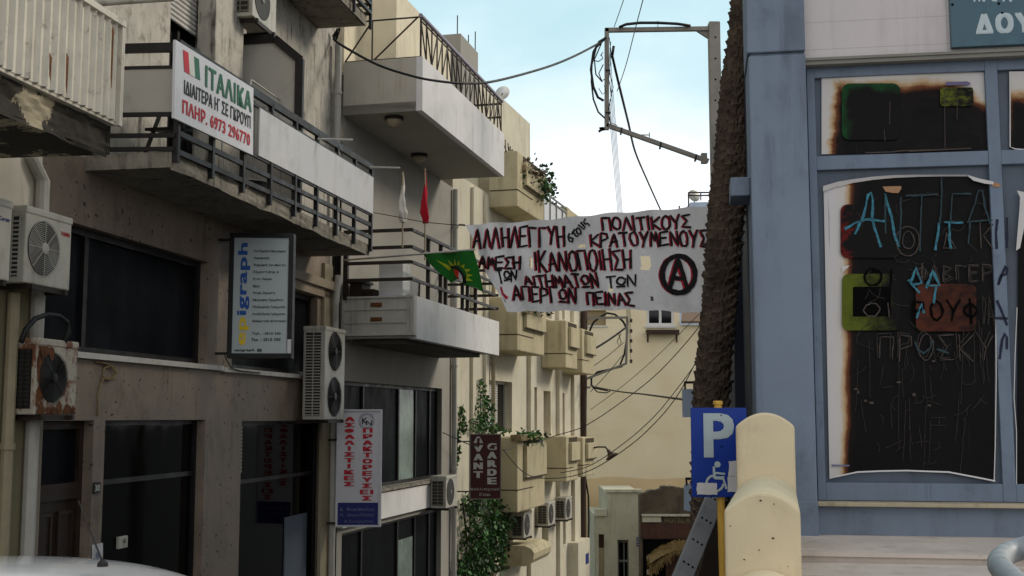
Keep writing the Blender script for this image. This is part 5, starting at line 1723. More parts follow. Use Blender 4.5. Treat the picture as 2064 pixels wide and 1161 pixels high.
# ---------------------------------------------------------------- wooden pole with its bracket and lamp
Yp = 36.2
pb_ = at(1172, 1161, Yp); pt_ = at(1178, 600, Yp)
wp_ = thing('utility_pole', Vector((pb_.x, pb_.y, gz(Yp))), 'brown wooden utility pole with insulator bracket beside the yellow house', 'utility pole')
MB().tube([Vector((pb_.x - .02, Yp, gz(Yp) - .3)), pb_, at(1175, 860, Yp), pt_], [.13, .125, .11, .1], 12).build('pole', 'wood_pole', wp_, smooth=True)
q_ = MB()
P_ = lambda x, y, Y=Yp: at(x, y, Y)
q_.bar(P_(1176, 641), P_(1266, 640), .07); q_.bar(P_(1264, 640), P_(1262, 734), .07, up=Vector((0, 1, 0)))
q_.bar(P_(1262, 733), P_(1178, 765), .07)
q_.bar(P_(1168, 762), P_(1190, 762), .06); q_.bar(P_(1168, 781), P_(1190, 781), .06)
q_.build('bracket', 'strip', wp_)
for y in (646, 667, 687, 707, 728):
    c_ = P_(1272, y)
    MB().lathe(c_ - Vector((0, 0, .06)), [(.025, 0), (.055, .02), (.03, .05), (.055, .08), (.02, .12)], 10).build('insulator', 'porcelain', wp_)
q_ = MB()
q_.tube([P_(1188, 668), P_(1196, 650), P_(1208, 640), P_(1224, 631), P_(1240, 634), P_(1256, 648), P_(1264, 664)], .035, 6)
q_.tube([P_(1264, 664), P_(1262, 690), P_(1258, 715), P_(1250, 735)], .03, 6)
q_.tube([P_(1255, 738), P_(1228, 745), P_(1204, 750), P_(1192, 762), P_(1192, 776), P_(1200, 782), P_(1225, 787)], .035, 6)
q_.tube([P_(1190, 776), P_(1204, 790), P_(1222, 792), P_(1230, 788)], .02, 6)
q_.tube([P_(1246, 670), P_(1252, 690), P_(1248, 700), P_(1244, 688), P_(1252, 672)], .012, 5)
q_.build('cable_loop', 'cable', wp_)
q_ = MB(); q_.tube([P_(1180, 963), P_(1186, 1000), P_(1187, 1045), P_(1185, 1161)], .03, 6); q_.build('down_cable', 'cable', wp_)
lp_ = thing('street_lamp', P_(1190, 905, 34.4), 'small bent arm street lamp with a flared shade', 'street lamp')
MB().tube([C.w(C.u(1190, .4), .4, C.z(1190, 905, .4)), P_(1190, 904, 34.3), P_(1205, 901, 34.1), P_(1220, 901, 34), P_(1226, 908, 33.9)], .025, 6).build('arm', 'rail_brown', lp_)
MB().lathe(P_(1226, 908, 33.9), [(.04, -.02), (.06, .06), (.1, .12), (.2, .2), (.19, .21), (.03, .17)], 16, 0, Vector((.45, -.2, -.8))).build('shade', 'porcelain', lp_)

# ---------------------------------------------------------------- concrete pole with the square bracket
Yc = 22.5
P_ = lambda x, y, Y=Yc: at(x, y, Y)
pc = P_(1441, 170)
cp_ = thing('utility_pole', Vector((pc.x, pc.y, gz(Yc))), 'pale concrete utility pole with a large square cable bracket behind palm', 'utility pole')
hw = 11.5 / 2400 * Yc
q_ = MB()
fp_ = Fr((pc.x, pc.y), (1, 0))
q_.box(fp_, -hw, hw, -hw, hw, gz(Yc) - .3, P_(1441, 46).z)
q_.build('pole', 'pole_conc', cp_, bevel=.015)
q_ = MB()
for y in (75, 118, 160, 202): 
    u_, z_ = fp_.hit(1442, y, hw)
    q_.lathe(fp_.w(u_, hw + .002, z_), [(.02, 0), (.019, .002)], 10, 0, fp_.n)
q_.build('bolt_hole', 'void', cp_)
q_ = MB()
t_ = .085
q_.bar(P_(1219, 61), P_(1432, 58), t_); q_.bar(P_(1223, 57), P_(1223, 262), t_, up=Vector((0, 1, 0)))
q_.bar(P_(1222, 252), P_(1428, 325), t_); q_.prism([P_(1405, 62), P_(1430, 62), P_(1430, 78)], Vector((0, .08, 0)))
q_.box(fp_, fp_.u(1418), fp_.u(1430), -.05, .05, P_(1424, 330).z, P_(1424, 309).z)
q_.bar(P_(1290, 272), P_(1308, 272), .02); q_.bar(P_(1309, 267), P_(1309, 277), .02, up=Vector((0, 1, 0)))
q_.build('bracket', 'pole_conc', cp_, bevel=.008)
q_ = MB()
for a_, b_ in (((1220, 143), (1227, 143)), ((1220, 228), (1228, 228))): 
    q_.bar(P_(*a_, Yc), P_(b_[0] + 2, b_[1], Yc), .11, h=.03)
for x, y in ((1253, 264), (1332, 293), (1403, 318)): q_.bar(P_(x, y - 6), P_(x - 2, y + 7), .03, h=.11, up=Vector((0, 1, 0)))
q_.bar(P_(1326, 42), P_(1326, 64), .012, up=Vector((0, 1, 0)))
q_.build('strap', 'cable', cp_)
q_ = MB()
def tb(pts_, r, dY=0.): q_.tube([P_(x, y, Yc - .1 + dY) for x, y in pts_], r, 6)
tb([(1248, 55), (1262, 49), (1290, 46), (1326, 46), (1365, 48), (1392, 52)], .028)
tb([(1222, 76), (1208, 84), (1196, 105), (1191, 140), (1196, 175), (1205, 196), (1217, 203)], .026)
tb([(1218, 80), (1202, 96), (1193, 130), (1192, 165), (1196, 200), (1206, 226), (1219, 238)], .018)
tb([(1212, 88), (1198, 120), (1201, 150), (1214, 165)], .014); tb([(1216, 130), (1207, 148), (1213, 163), (1218, 160)], .012)
tb([(1212, 110), (1215, 118), (1206, 124), (1198, 122)], .01); tb([(1216, 105), (1210, 112), (1213, 108)], .008)
tb([(1228, 75), (1232, 110), (1227, 160), (1233, 190), (1226, 220), (1229, 246), (1244, 253)], .008)
tb([(1231, 84), (1227, 140), (1236, 175), (1228, 215), (1231, 250)], .008)
tb([(1207, 178), (1214, 190), (1222, 185), (1218, 172)], .008)
q_.tube([P_(1237, 93, Yc - .1), P_(1234, 112, Yc - .1)], .03, 6)
q_.build('cable_loop', 'cable', cp_, smooth=True)
q_ = MB()
for i in range(14): q_.tube([P_(1220 + random.uniform(-8, 4), 258 + random.uniform(-3, 4)), P_(1214 + random.uniform(-8, 8), 262 + random.uniform(-6, 6))], .02, 5)
q_.build('cable_tangle', 'cable', cp_)
# free cables
def cab(pts_, r, label, group='overhead wires'):
    n = len(pts_)
    V = [at(*p_) for p_ in pts_]
    # smooth through the measured points
    out_ = []
    for i in range(n - 1):
        p0, p1, p2, p3 = V[max(i - 1, 0)], V[i], V[i + 1], V[min(i + 2, n - 1)]
        for k_ in range(6):
            t = k_ / 6
            out_.append(.5 * ((2 * p1) + (p2 - p0) * t + (2 * p0 - 5 * p1 + 4 * p2 - p3) * t * t + (-p0 + 3 * p1 - 3 * p2 + p3) * t ** 3))
    out_.append(V[-1])
    return MB().tube(out_, r, 6).build('overhead_cable', 'cable', None, label, 'cable', group, smooth=True)
cab([(672, 78, 17.75), (690, 92, 17.6), (760, 130, 17.2), (830, 153, 17.1), (880, 163, 17.3), (940, 168, 17.7), (1000, 163, 18.4), (1100, 136, 20.2), (1160, 112, 21.3), (1213, 84, 22.4)], .02, 'thick black cable swinging from stained apartment block to square pole bracket')
q_ = MB(); q_.tube([at(672, 78, 17.75), at(684, 62, 17.7), at(676, 84, 17.75)], .02, 5); q_.tube([at(671, 74, 17.75), at(680, 60, 17.7), at(686, 58, 17.7)], .02, 5)
q_.build('cable_hook', 'cable', None, 'black looped end of the thick cable at the corner of the apartment block', 'cable hook')
cab([(1299, -12, 16), (1280, 60, 18.5), (1262, 130, 21), (1244, 184, 22.4)], .008, 'thin wire coming down from above the frame, right of two, onto the pole bracket')
cab([(1261, -12, 19), (1250, 20, 20.5), (1238, 54, 22.4)], .008, 'thin wire coming down from above the frame, left of two, onto the bracket corner')
cab([(1233, 108, 22.4), (1245, 160, 23), (1256, 205, 24), (1267, 250, 26), (1280, 305, 29), (1303, 360, 33), (1331, 422, 38), (1345, 450, 43.5)], .026, 'black cable slanting down from the square bracket behind the banner')
for i in range(5):
    a_ = at(1229, 96 + 35 * i, 22.6); b_ = at(1272, 646 + 20 * i, 36.2)
    MB().tube(hang(a_, b_, .12, 20), .0055, 5).build('overhead_cable', 'cable', None, 'one of five thin wires fanning down from the square bracket to stacked insulators', 'cable', 'five wires to the insulators')
cab([(1420, 630, 24), (1405, 664, 25), (1330, 748, 26), (1260, 805, 27), (1180, 858, 28), (1120, 878, 29), (1080, 893, 27.5)], .01, 'upper thin wire rising across the cream house toward the palm')
cab([(1432, 606, 30), (1408, 634, 31), (1320, 722, 33), (1250, 782, 34.5), (1190, 826, 35.8)], .008, 'faint thin wire highest across the cream house wall')
cab([(1424, 690, 22), (1404, 727, 23), (1370, 790, 24), (1330, 842, 25), (1270, 898, 26), (1190, 948, 27), (1120, 964, 26.5), (1060, 955, 26), (1014, 906, 25)], .01, 'outer of two slack wires sweeping down from palm past the small lamp')
cab([(1424, 694, 22.2), (1402, 733, 23.2), (1366, 782, 24.2), (1320, 838, 25.2), (1262, 890, 26.2), (1190, 938, 27.2), (1130, 953, 27)], .009, 'inner of two slack wires sweeping down from palm past the small lamp')
cab([(1192, 778, 36.1), (1240, 788, 30), (1300, 795, 24), (1360, 803, 18), (1405, 808, 14)], .018, 'black cable running level from wooden pole to the palm trunk')
for i, (a_, b_) in enumerate((((1262, 660), (1190, 708)), ((1258, 690), (1190, 742)), ((1256, 715), (1190, 790)))):
    cab([(a_[0], a_[1], 36.1), ((a_[0] + b_[0]) / 2, (a_[1] + b_[1]) / 2 + 2, 35.6), (b_[0], b_[1], 35.2)], .01 if i else .03, ('thick', 'upper thin', 'lower thin')[i] + ' wire from the insulator bracket down behind the block balconies')
cab([(745, 427, 17.1), (800, 437, 16.8), (860, 448, 16.4), (938, 455, 15.65)], .006, 'thin pale line from the balcony corner to the banner edge')
cab([(893, 872, 23), (920, 884, 23.6), (948, 896, 24.2), (1010, 907, 25), (1040, 900, 25.8)], .01, 'thin wire crossing the maroon sign')

# ---------------------------------------------------------------- banner
bl_, br_ = at(937, 452, 15.6), at(1440, 415, 12.8)
BF = Fr((bl_.x, bl_.y), (br_.x - bl_.x, br_.y - bl_.y))
bL = (br_ - bl_).to_2d().length
def boff(u_, z_):
    e = max(0., min(1., u_ / bL))
    return (.035 * math.sin(u_ * 3.1 + z_ * 1.4) + .022 * math.sin(u_ * 7.3 - z_ * 3.1) + .05 * math.sin(math.pi * e) + .02 * math.sin(14 * u_ + 5 * z_) * (1 - e) ** 2 + .014 * math.sin(9 * u_ + 6.5 * z_ + 1) * math.sin(2.3 * u_ - z_) + .03 * (.5 - e) * math.sin(4 * z_ + 5 * u_))
topc = [(0, 937, 453), (.25, 1062, 446), (.45, 1160, 437), (.55, 1212, 431), (.78, 1330, 423), (1, 1440, 414)]
botc = [(0, 1020, 628), (.2, 1104, 628), (.42, 1196, 625), (.65, 1292, 624), (.86, 1385, 630), (1, 1440, 634)]
def interp(tab, s):
    for a_, b_ in zip(tab, tab[1:]):
        if s <= b_[0] + 1e-9:
            f = (s - a_[0]) / (b_[0] - a_[0]); return a_[1] + (b_[1] - a_[1]) * f, a_[2] + (b_[2] - a_[2]) * f
    return tab[-1][1:]
def bpx(s, t):
    a_, b_ = interp(topc, s), interp(botc, s)
    x, y = a_[0] + (b_[0] - a_[0]) * t, a_[1] + (b_[1] - a_[1]) * t
    if s < .02: x += 3 * math.sin(t * 9)
    y += (1.4 * math.sin(s * 40) if t in (0., 1.) else 0)
    return x, y
def bpt(x, y, e=0.):
    o_ = 0.
    for _ in range(9):
        u_, z_ = BF.hit(x, y, o_); o_ = o_ + .6 * (boff(u_, z_) + e - o_)
    u_, z_ = BF.hit(x, y, o_)
    return BF.w(u_, o_, z_)
brt = thing('banner', bpt(1200, 628), 'white cloth protest banner with black and red hand painted Greek capitals', 'banner')
ns_, nt2 = 150, 64
holes = [(1292, 515, 1311, 545), (1227, 577, 1235, 588), (1166, 493, 1181, 499), (1067, 519, 1074, 540), (1312, 598, 1317, 607)]
cl_ = MB()
G_ = [[bpx(i / ns_, j / nt2) for i in range(ns_ + 1)] for j in range(nt2 + 1)]
V_ = [bpt(*G_[j][i]) for j in range(nt2 + 1) for i in range(ns_ + 1)]
Fc = []
for j in range(nt2):
    for i in range(ns_):
        x = (G_[j][i][0] + G_[j + 1][i + 1][0]) / 2; y = (G_[j][i][1] + G_[j + 1][i + 1][1]) / 2
        if any(h[0] < x < h[2] and h[1] < y < h[3] for h in holes): continue
        a_ = j * (ns_ + 1) + i; Fc.append((a_, a_ + 1, a_ + ns_ + 2, a_ + ns_ + 1))
cl_.mesh(V_, Fc)
cl_.build('cloth', 'banner', brt, smooth=True)
circ = [(.5 + .5 * math.cos(a_), .5 + .5 * math.sin(a_)) for a_ in [math.pi / 2 + 2 * math.pi * i / 16 for i in range(17)]]
ST = {
 'Α': [[(0, 0), (.42, 1), (1, 0)], [(.12, .36), (.8, .4)]], 'Λ': [[(0, 0), (.5, 1), (1, 0)]], 'L': [[(.0, .75), (.3, 1), (.9, -.1)], ],
 'Η': [[(.08, 0), (0, 1)], [(.9, 0), (1, 1)], [(0, .48), (.95, .52)]], 'Ε': [[(1, 1), (0, .96), (.05, 0), (1, .05)], [(.02, .5), (.8, .55)]],
 'Γ': [[(.05, 0), (0, 1), (1, .96)]], 'Υ': [[(0, 1), (.5, .45)], [(1, 1), (.5, .45), (.38, 0)]], 'Π': [[(.05, 0), (0, .98), (1, 1), (.95, 0)]],
 'Ο': [circ], 'Ι': [[(.5, 1), (.5, 0)]], 'Τ': [[(0, 1), (1, 1)], [(.5, 1), (.5, 0)]], 'Κ': [[(0, 1), (.05, 0)], [(1, 1), (.05, .45), (1, 0)]],
 'Σ': [[(1, 1), (0, .96), (.55, .52), (0, .05), (1, 0)]], 'Ρ': [[(.05, 0), (0, 1), (.85, .92), (.9, .6), (.05, .45)]],
 'Μ': [[(0, 0), (.18, 1), (.5, .3), (.82, 1), (1, 0)]], 'Ν': [[(0, 0), (.05, 1), (.92, 0), (1, 1)]],
 'Ω': [[(x, .22 + .62 * y) for x, y in circ], [(.05, .02), (.95, .02)]], 'ω': [[(x, .2 + .6 * y) for x, y in circ], [(.0, .0), (1, .02)]],
 'Δ': [[(0, 0), (.5, 1), (1, 0), (0, 0)]], 'Φ': [[(x, .2 + .6 * y) for x, y in circ], [(.5, 1.05), (.5, -.1)]], 'Β': [[(0, 0), (0, 1), (.8, .85), (.1, .52), (.9, .25), (0, 0)]],
 'σ': [[(.9, 1), (.3, .95), (0, .4), (.35, 0), (.8, .35), (.4, .75)]], 'τ': [[(0, .9), (1, 1)], [(.5, .95), (.45, .1), (.8, 0)]], 'ο': [circ], 'υ': [[(0, 1), (.2, .1), (.7, .1), (1, 1)]], 'ς': [[(.9, 1), (.2, .85), (.1, .45), (.8, .3), (.5, -.15)]],
}
def lay(word, tl, tr, br, bl, gap=.28):
    """strokes of a word in a picture quad"""
    wts = [.25 if c_ == 'Ι' else .0 if c_ == ' ' else 1. for c_ in word]
    tot = sum(wts) + gap * (len(word) - 1)
    res, x = [], 0.
    for c_, w_ in zip(word, wts):
        jx, jy, jk, jr = random.uniform(-.6, .6), random.uniform(-1.6, 1.6), random.uniform(.9, 1.1), random.uniform(-.08, .08)
        for pl in ST.get(c_, []):
            o_ = []
            for (a_, b_) in pl:
                s = (x + a_ * w_) / tot; t = (b_ - .5) * jk + .5
                top_ = Vector(tl).lerp(Vector(tr), s); bot_ = Vector(bl).lerp(Vector(br), s)
                o_.append(tuple(bot_.lerp(top_, t) + Vector((jx + jr * 30 * (t - .5) + random.uniform(-1.1, 1.1), jy + random.uniform(-1.2, 1.2)))))
            res.append(o_)
        x += w_ + gap
    return res
def dens(pl, step=6.):
    o_ = [Vector(pl[0])]
    for a_, b_ in zip(pl, pl[1:]):
        a_, b_ = Vector(a_), Vector(b_); n = max(1, int((b_ - a_).length / step))
        o_ += [a_.lerp(b_, (k_ + 1) / n) for k_ in range(n)]
    return o_
random.seed(21)
words = [('ΑΛΛΗΛΕΓΓΥΗ', (957, 461), (1136, 455), (1140, 494), (955, 501), 1),
         ('στους', (1144, 478), (1180, 441), (1190, 450), (1152, 490), 0),
         ('ΠΟΛΙΤΙΚΟΥΣ', (1213, 441), (1390, 432), (1394, 459), (1216, 465), 1),
         ('ΚΡΑΤΟΥΜΕΝΟΥΣ', (1190, 471), (1425, 464), (1428, 496), (1192, 496), 1),
         ('ΑΜΕΣΗ', (966, 516), (1050, 519), (1050, 541), (966, 540), 1),
         ('ΙΚΑΝΟΠΟΙΗΣΗ', (1076, 508), (1271, 503), (1275, 543), (1080, 546), 1),
         ('ΤωΝ', (1000, 546), (1041, 543), (1041, 562), (1004, 570), 0),
         ('ΑΙΤΗΜΑΤΩΝ', (1056, 556), (1203, 551), (1208, 580), (1060, 576), 1),
         ('ΤωΝ', (1221, 557), (1283, 553), (1280, 578), (1224, 581), 0),
         ('ΑΠΕΡΓΩΝ', (1034, 577), (1160, 581), (1162, 612), (1036, 604), 1),
         ('ΠΕΙΝΑΣ', (1182, 588), (1275, 591), (1279, 617), (1186, 613), 1)]
rm, bm_ = MB(), MB()
for wd_, tl, tr, br, bl, red in words:
    ss = lay(wd_, tl, tr, br, bl)
    for pl in ss:
        dn = dens(pl)
        if red: rm.stroke(BF, [(p_[0] - 2.4, p_[1] + 1.0) for p_ in dn], 3.9, lambda u_, z_: boff(u_, z_) + .007, 0, .25)
        bm_.stroke(BF, dn, 4.0, lambda u_, z_: boff(u_, z_) + .013, 0, .2)
ring = [(1368 + 33 * math.cos(a_), 553 + 37 * math.sin(a_)) for a_ in [2 * math.pi * i / 40 for i in range(41)]]
aA = [[(1350, 582), (1367, 521), (1387, 586)], [(1355, 559), (1380, 562)]]
rm.stroke(BF, [(x - 4, y + 1) for x, y in ring], 8, lambda u_, z_: boff(u_, z_) + .007, 0, .15)
bm_.stroke(BF, ring, 10.5, lambda u_, z_: boff(u_, z_) + .013, 0, .15)
for pl in aA:
    rm.stroke(BF, [(p_[0] - 5, p_[1] + 2) for p_ in dens(pl)], 6.5, lambda u_, z_: boff(u_, z_) + .009, 0, .15)
    bm_.stroke(BF, dens(pl), 8.5, lambda u_, z_: boff(u_, z_) + .015, 0, .15)
rm.stroke(BF, [(1010, 580), (1013, 592), (1021, 600)], 6, lambda u_, z_: boff(u_, z_) + .007, 0, .3)
rm.build('red_lettering', 'paint_red', brt); bm_.build('black_lettering', 'paint_black', brt)
q_ = MB(); q_.tube([bpt(937, 453), at(925, 452, 17.4), B.w(bU1 - .06, .15, B.z(910, 450, .1))], .008, 5); q_.build('tie_rope', 'rope', brt)

# ---------------------------------------------------------------- palm
Ypm = 12.55
cl2 = [(1433, 1000), (1434, 800), (1441, 700), (1450, 600), (1459, 500), (1467, 400), (1475, 300), (1483, 200), (1494, 100), (1503, 0), (1511, -120), (1519, -300)]
rd_ = [40, 38, 37, 36, 38, 39, 37, 35, 33, 31, 30, 29]
cen = [at(x, y, Ypm) for x, y in cl2]
cen = [Vector((cen[0].x - .0, Ypm, gz(Ypm) - .1))] + cen
rds = [.23] + [r * Ypm / 2400 for r in rd_]
plm = thing('palm_tree', Vector((cen[0].x, cen[0].y, gz(Ypm))), 'leaning palm with a rough ringed trunk beside the blue building', 'palm tree')
zs2 = [c_.z for c_ in cen]
def pal(z_):
    for i in range(len(zs2) - 1):
        if z_ <= zs2[i + 1] or i == len(zs2) - 2:
            f = (z_ - zs2[i]) / (zs2[i + 1] - zs2[i]); return cen[i].lerp(cen[i + 1], f), rds[i] + (rds[i + 1] - rds[i]) * f
ring_n, seg_n = 520, 72
z_a, z_b = zs2[0], zs2[-1]
vs_, fs_ = [], []
for i in range(ring_n + 1):
    z_ = z_a + (z_b - z_a) * i / ring_n
    c_, r_0 = pal(z_)
    for j in range(seg_n):
        a_ = 2 * math.pi * j / seg_n
        wob = .22 * mnoise.noise(Vector((math.cos(a_) * 2, math.sin(a_) * 2, z_ * 1.5)))
        ph = z_ * 9.5 + wob * 2.2 + .5 * (j * 9 // seg_n % 2)
        saw = ph % 1.0
        cell = mnoise.noise(Vector((math.cos(a_) * 3.2, math.sin(a_) * 3.2, math.floor(ph) * 1.7)))
        d_r = .043 * (saw ** 2.0) * (.75 + .6 * cell) + .016 * mnoise.noise(Vector((math.cos(a_) * 7, math.sin(a_) * 7, z_ * 11))) + .02 * mnoise.noise(Vector((math.cos(a_), math.sin(a_), z_ * 1.1)))
        r = r_0 - .022 + d_r
        vs_.append(c_ + Vector((math.cos(a_) * r, math.sin(a_) * r, 0)))
for i in range(ring_n):
    for j in range(seg_n):
        fs_.append((i * seg_n + j, i * seg_n + (j + 1) % seg_n, (i + 1) * seg_n + (j + 1) % seg_n, (i + 1) * seg_n + j))
q_ = MB(); q_.mesh(vs_, fs_); q_.build('trunk', 'palm', plm)
q_ = MB(); random.seed(9)
ct = cen[-1]
for k_ in range(22):
    az = 2 * math.pi * k_ / 22 + random.uniform(-.1, .1); el = random.uniform(.1, 1.2)
    L_ = random.uniform(1.8, 2.4)
    pts_ = [ct + Vector((math.cos(az) * L_ * f * math.cos(el * (1 - .6 * f)), math.sin(az) * L_ * f * math.cos(el * (1 - .6 * f)), L_ * f * math.sin(el) - 1.4 * f * f)) for f in [i / 10 for i in range(11)]]
    q_.tube(pts_, [.03 - .0025 * i for i in range(11)], 5)
    for i in range(1, 10):
        t_ = (pts_[i + 1] - pts_[i]).normalized(); sd_ = t_.cross(Vector((0, 0, 1))).normalized()
        for s_ in (-1, 1):
            for h_ in (0, .5):
                a_ = pts_[i].lerp(pts_[i + 1], h_); e_ = a_ + (sd_ * s_ + t_ * .6 - Vector((0, 0, .35))) * .42 * (1 - .05 * i)
                q_.face([a_, a_ + t_ * .05, e_])
q_.build('crown', ['leaf_dark'], plm)
# ================================================================ blue fronted office building on the right
pc0 = at(1520, 700, 10.2)
R = Fr((pc0.x, pc0.y), (6.3, -1))
rU1 = R.u(2064) + 7.0
zPl = 2.02                                                    # terrace level
zTop = 6.95
ro = thing('blue_office', R.w(rU1 / 2, -2, zPl), 'office front with blue painted pillar, blue window frames and white tiled wall', 'building')
u_p0, u_p1 = 0.0, R.u(1637, .12, 600)
OP = .12
zSeam = R.z(1580, 107, OP)
q_ = MB()
q_.box(R, u_p0, u_p1, -.6, OP, zPl - .02, zSeam - .012)
q_.box(R, u_p0 - .012, u_p1 - .002, -.6, OP + .014, zSeam + .012, zTop)
q_.box(R, u_p0 + .012, u_p1 - .012, -.59, OP - .02, zSeam - .012, zSeam + .012)
q_.build('pillar', 'blue', ro, bevel=.012)
q_ = MB(); q_.box(R, u_p0 - .004, u_p1 + .003, -.6, OP + .008, zPl - .02, R.z(1580, 1010, OP)); q_.build('pillar_base', 'blue', ro, bevel=.006)
q_ = MB()
q_.box(R, u_p0 - .17, u_p0 - .002, -.58, -.1, R.z(1500, 390, 0), R.z(1500, 352, 0)); q_.build('side_ledge', 'blue', ro, bevel=.01)
q_ = MB()
zA_, zB_ = R.z(1640, 118, 0), zTop
q_.box(R, u_p1 + .001, rU1, -.3, 0, zA_, zB_); q_.build('tiled_wall', 'tile_w', ro)
q_ = MB(); q_.box(R, u_p1 + .002, rU1, -.05, .035, R.z(1700, 130, 0), zA_ - .002); q_.box(R, u_p1 + .002, rU1, -.05, .05, zA_ - .03, zA_ - .012); q_.build('metal_strip', 'strip', ro)
# window framing (set back)
OF = -.06
zfT, zfB = R.z(1700, 131, OF), R.z(1800, 1010, OF)
z_t0, z_t1 = R.z(1820, 337, OF), R.z(1820, 309, OF)
z_u1 = R.z(1820, 149, OF); z_b1 = R.z(1820, 974, OF)
m0a, m0b = R.u(1638, OF), R.u(1654, OF)
m1a, m1b = R.u(2005, OF), R.u(2031, OF)
pw = m1a - m0b
m2a = m1b + pw; m2b = m2a + (m1b - m1a)
q_ = MB()
for a_, b_ in ((m0a, m0b), (m1a, m1b), (m2a, m2b), (m2b + pw, m2b + pw + .1)): q_.box(R, a_, b_, OF - .12, OF, zfB, zfT)
for a_, b_ in ((m0b, m1a), (m1b, m2a), (m2b, m2b + pw)):
    q_.box(R, a_, b_, OF - .12, OF - .004, z_u1, zfT); q_.box(R, a_, b_, OF - .12, OF - .004, z_t0, z_t1); q_.box(R, a_, b_, OF - .12, OF - .004, zfB, z_b1)
fo = q_.build('window_frame', 'blue_frame', ro, bevel=.005)
OB2 = OF - .05
for a_, b_ in ((m0b, m1a), (m1b, m2a), (m2b, m2b + pw)):
    for z0_, z1_ in ((z_b1, z_t0), (z_t1, z_u1)):
        q_ = MB(); q_.box(R, a_ - .01, b_ + .01, OB2 - .02, OB2, z0_ - .01, z1_ + .01); q_.build('window_board', 'blue_board', fo)
q_ = MB(); q_.box(R, u_p1 + .004, rU1, -.15, .11, R.z(1800, 1022, .1), zfB - .004); q_.build('stone_sill', 'sill_r', ro, bevel=.006)
q_ = MB(); q_.box(R, u_p1 + .002, rU1, -.2, .0, zPl - .02, R.z(1800, 1022, .1) - .003); q_.build('plinth_wall', 'blue', ro)
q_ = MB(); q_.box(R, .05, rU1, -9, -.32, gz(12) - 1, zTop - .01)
R2 = Fr(at(1480, 700, 14.2)[:2], (6.3, -1))
q_.box(R, .3, rU1, -12, -.9, zTop - .012, 8.6)  # unseen taller block, added to keep sun off the lower left fronts
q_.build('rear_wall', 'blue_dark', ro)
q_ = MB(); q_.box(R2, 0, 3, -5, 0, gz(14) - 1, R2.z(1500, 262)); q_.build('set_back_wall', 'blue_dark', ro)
# black letters on the mullion
q_ = MB()
OM = OF + .004
for pl in ([(2033, 440), (2030, 470), (2033, 498)], [(2010, 444), (1999, 470), (2009, 500)], [(2018, 555), (2012, 574), (2016, 562), (2027, 536), (2033, 540), (2031, 552), (2017, 556)],
           [(2010, 607), (2018, 625), (2036, 654)], [(2008, 641), (2030, 642)], [(2015, 722), (2020, 685), (2026, 672), (2031, 680), (2035, 702)]):
    q_.stroke(R, dens([(min(max(x, 2007.5), 2029.5), y) for x, y in pl], 8), 5.5, OM, 0, .2)
q_.build('graffiti', 'mark_black', fo)

# teal sign
ts = thing('teal_sign', R.w(R.u(2050), 0, R.z(2000, 95, .05)), 'weathered teal sign board with pale capitals on white tiles, cut by the frame', 'sign')
tu0, tu1 = R.u(1939, .06), R.u(1939, .06) + 2.6
tz0, tz1 = R.z(1945, 94, .06), R.z(1945, 94, .06) + .72
q_ = MB(); q_.box(R, tu0, tu1, .004, .06, tz0, tz1); q_.build('board', 'teal', ts, bevel=.004)
q_ = MB()
def px_rect(x0, y0, x1, y1, o_):
    a_, z0_ = R.hit(x0, y1, o_); b_, z1_ = R.hit(x1, y0, o_); return rect(R, a_, b_, z0_, z1_, o_)
text(q_, 'Δ', px_rect(1967, 27, 2001, 69, .063), 0, .06); text(q_, 'Ο', px_rect(2007, 25, 2042, 68, .063), 0, .06); text(q_, 'Υ', px_rect(2047, 24, 2083, 66, .063), 0, .06)
for i, ch_ in enumerate('ΠΙΟΤΙ'):
    text(q_, ch_, px_rect(1962 + 18 * i, -14, 1962 + 18 * i + (13 if ch_ != 'Ι' else 5), 4, .063), 0, .05)
q_.build('lettering', 'teal_ltr', ts)
q_ = MB()
for x, y in ((1944, 8), (2040, 6), (2046, 25)): q_.lathe(R.w(R.u(x, .06), .0605, R.z(x, y, .06)), [(.012, 0), (.01, .006)], 8, 0, R.n)
q_.build('fixing_screw', 'void', ts)

# scorched posters on the boards
OPo = OB2 + .012
def rpt(x, y, o_): u_, z_ = R.hit(x, y, o_); return R.w(u_, o_, z_)
def poster(name_, tops, bots, mat, label, ns=28, nt=20, bulge=.012):
    q__ = MB()
    def fn(s, t):
        a_, b_ = interp(tops, s), interp(bots, s)
        x, y = a_[0] + (b_[0] - a_[0]) * t, a_[1] + (b_[1] - a_[1]) * t
        o_ = OPo + bulge * (.5 + .5 * math.sin(5 * s + 3 * t)) * (.3 + abs(2 * t - 1))
        return rpt(x, y, o_)
    q__.sheet(fn, ns, nt)
    lo_ = bots
    root_ = thing('poster', rpt((bots[0][1] + bots[-1][1]) / 2, bots[0][2], OPo), label, 'poster', 'scorched posters on the window boards')
    q__.build('sheet', mat, root_)
    return root_
def rrect(x0, y0, x1, y1, rad, o_, mat, name_, par):
    pts_, uvs = [], []
    for cx_, cy_, a0 in ((x1 - rad, y0 + rad, -90), (x1 - rad, y1 - rad, 0), (x0 + rad, y1 - rad, 90), (x0 + rad, y0 + rad, 180)):
        for k_ in range(6):
            a_ = R_(a0 + 18 * k_); x, y = cx_ + rad * math.cos(a_), cy_ + rad * math.sin(a_)
            pts_.append(rpt(x, y, o_)); uvs.append(((x - x0) / (x1 - x0), (y - y0) / (y1 - y0)))
    q__ = MB(); q__.face(pts_, 0, uvs)
    return q__.build(name_, mat, par)
OV = OPo + .02
po = poster('poster', [(0, 1656, 151), (1, 2004, 145)], [(0, 1656, 311), (.6, 1865, 308), (1, 2003, 305)], poster_mat('scorched small print', .1, .16, .3, 2.0),
            'small scorched poster in the upper window, green square at its top left')
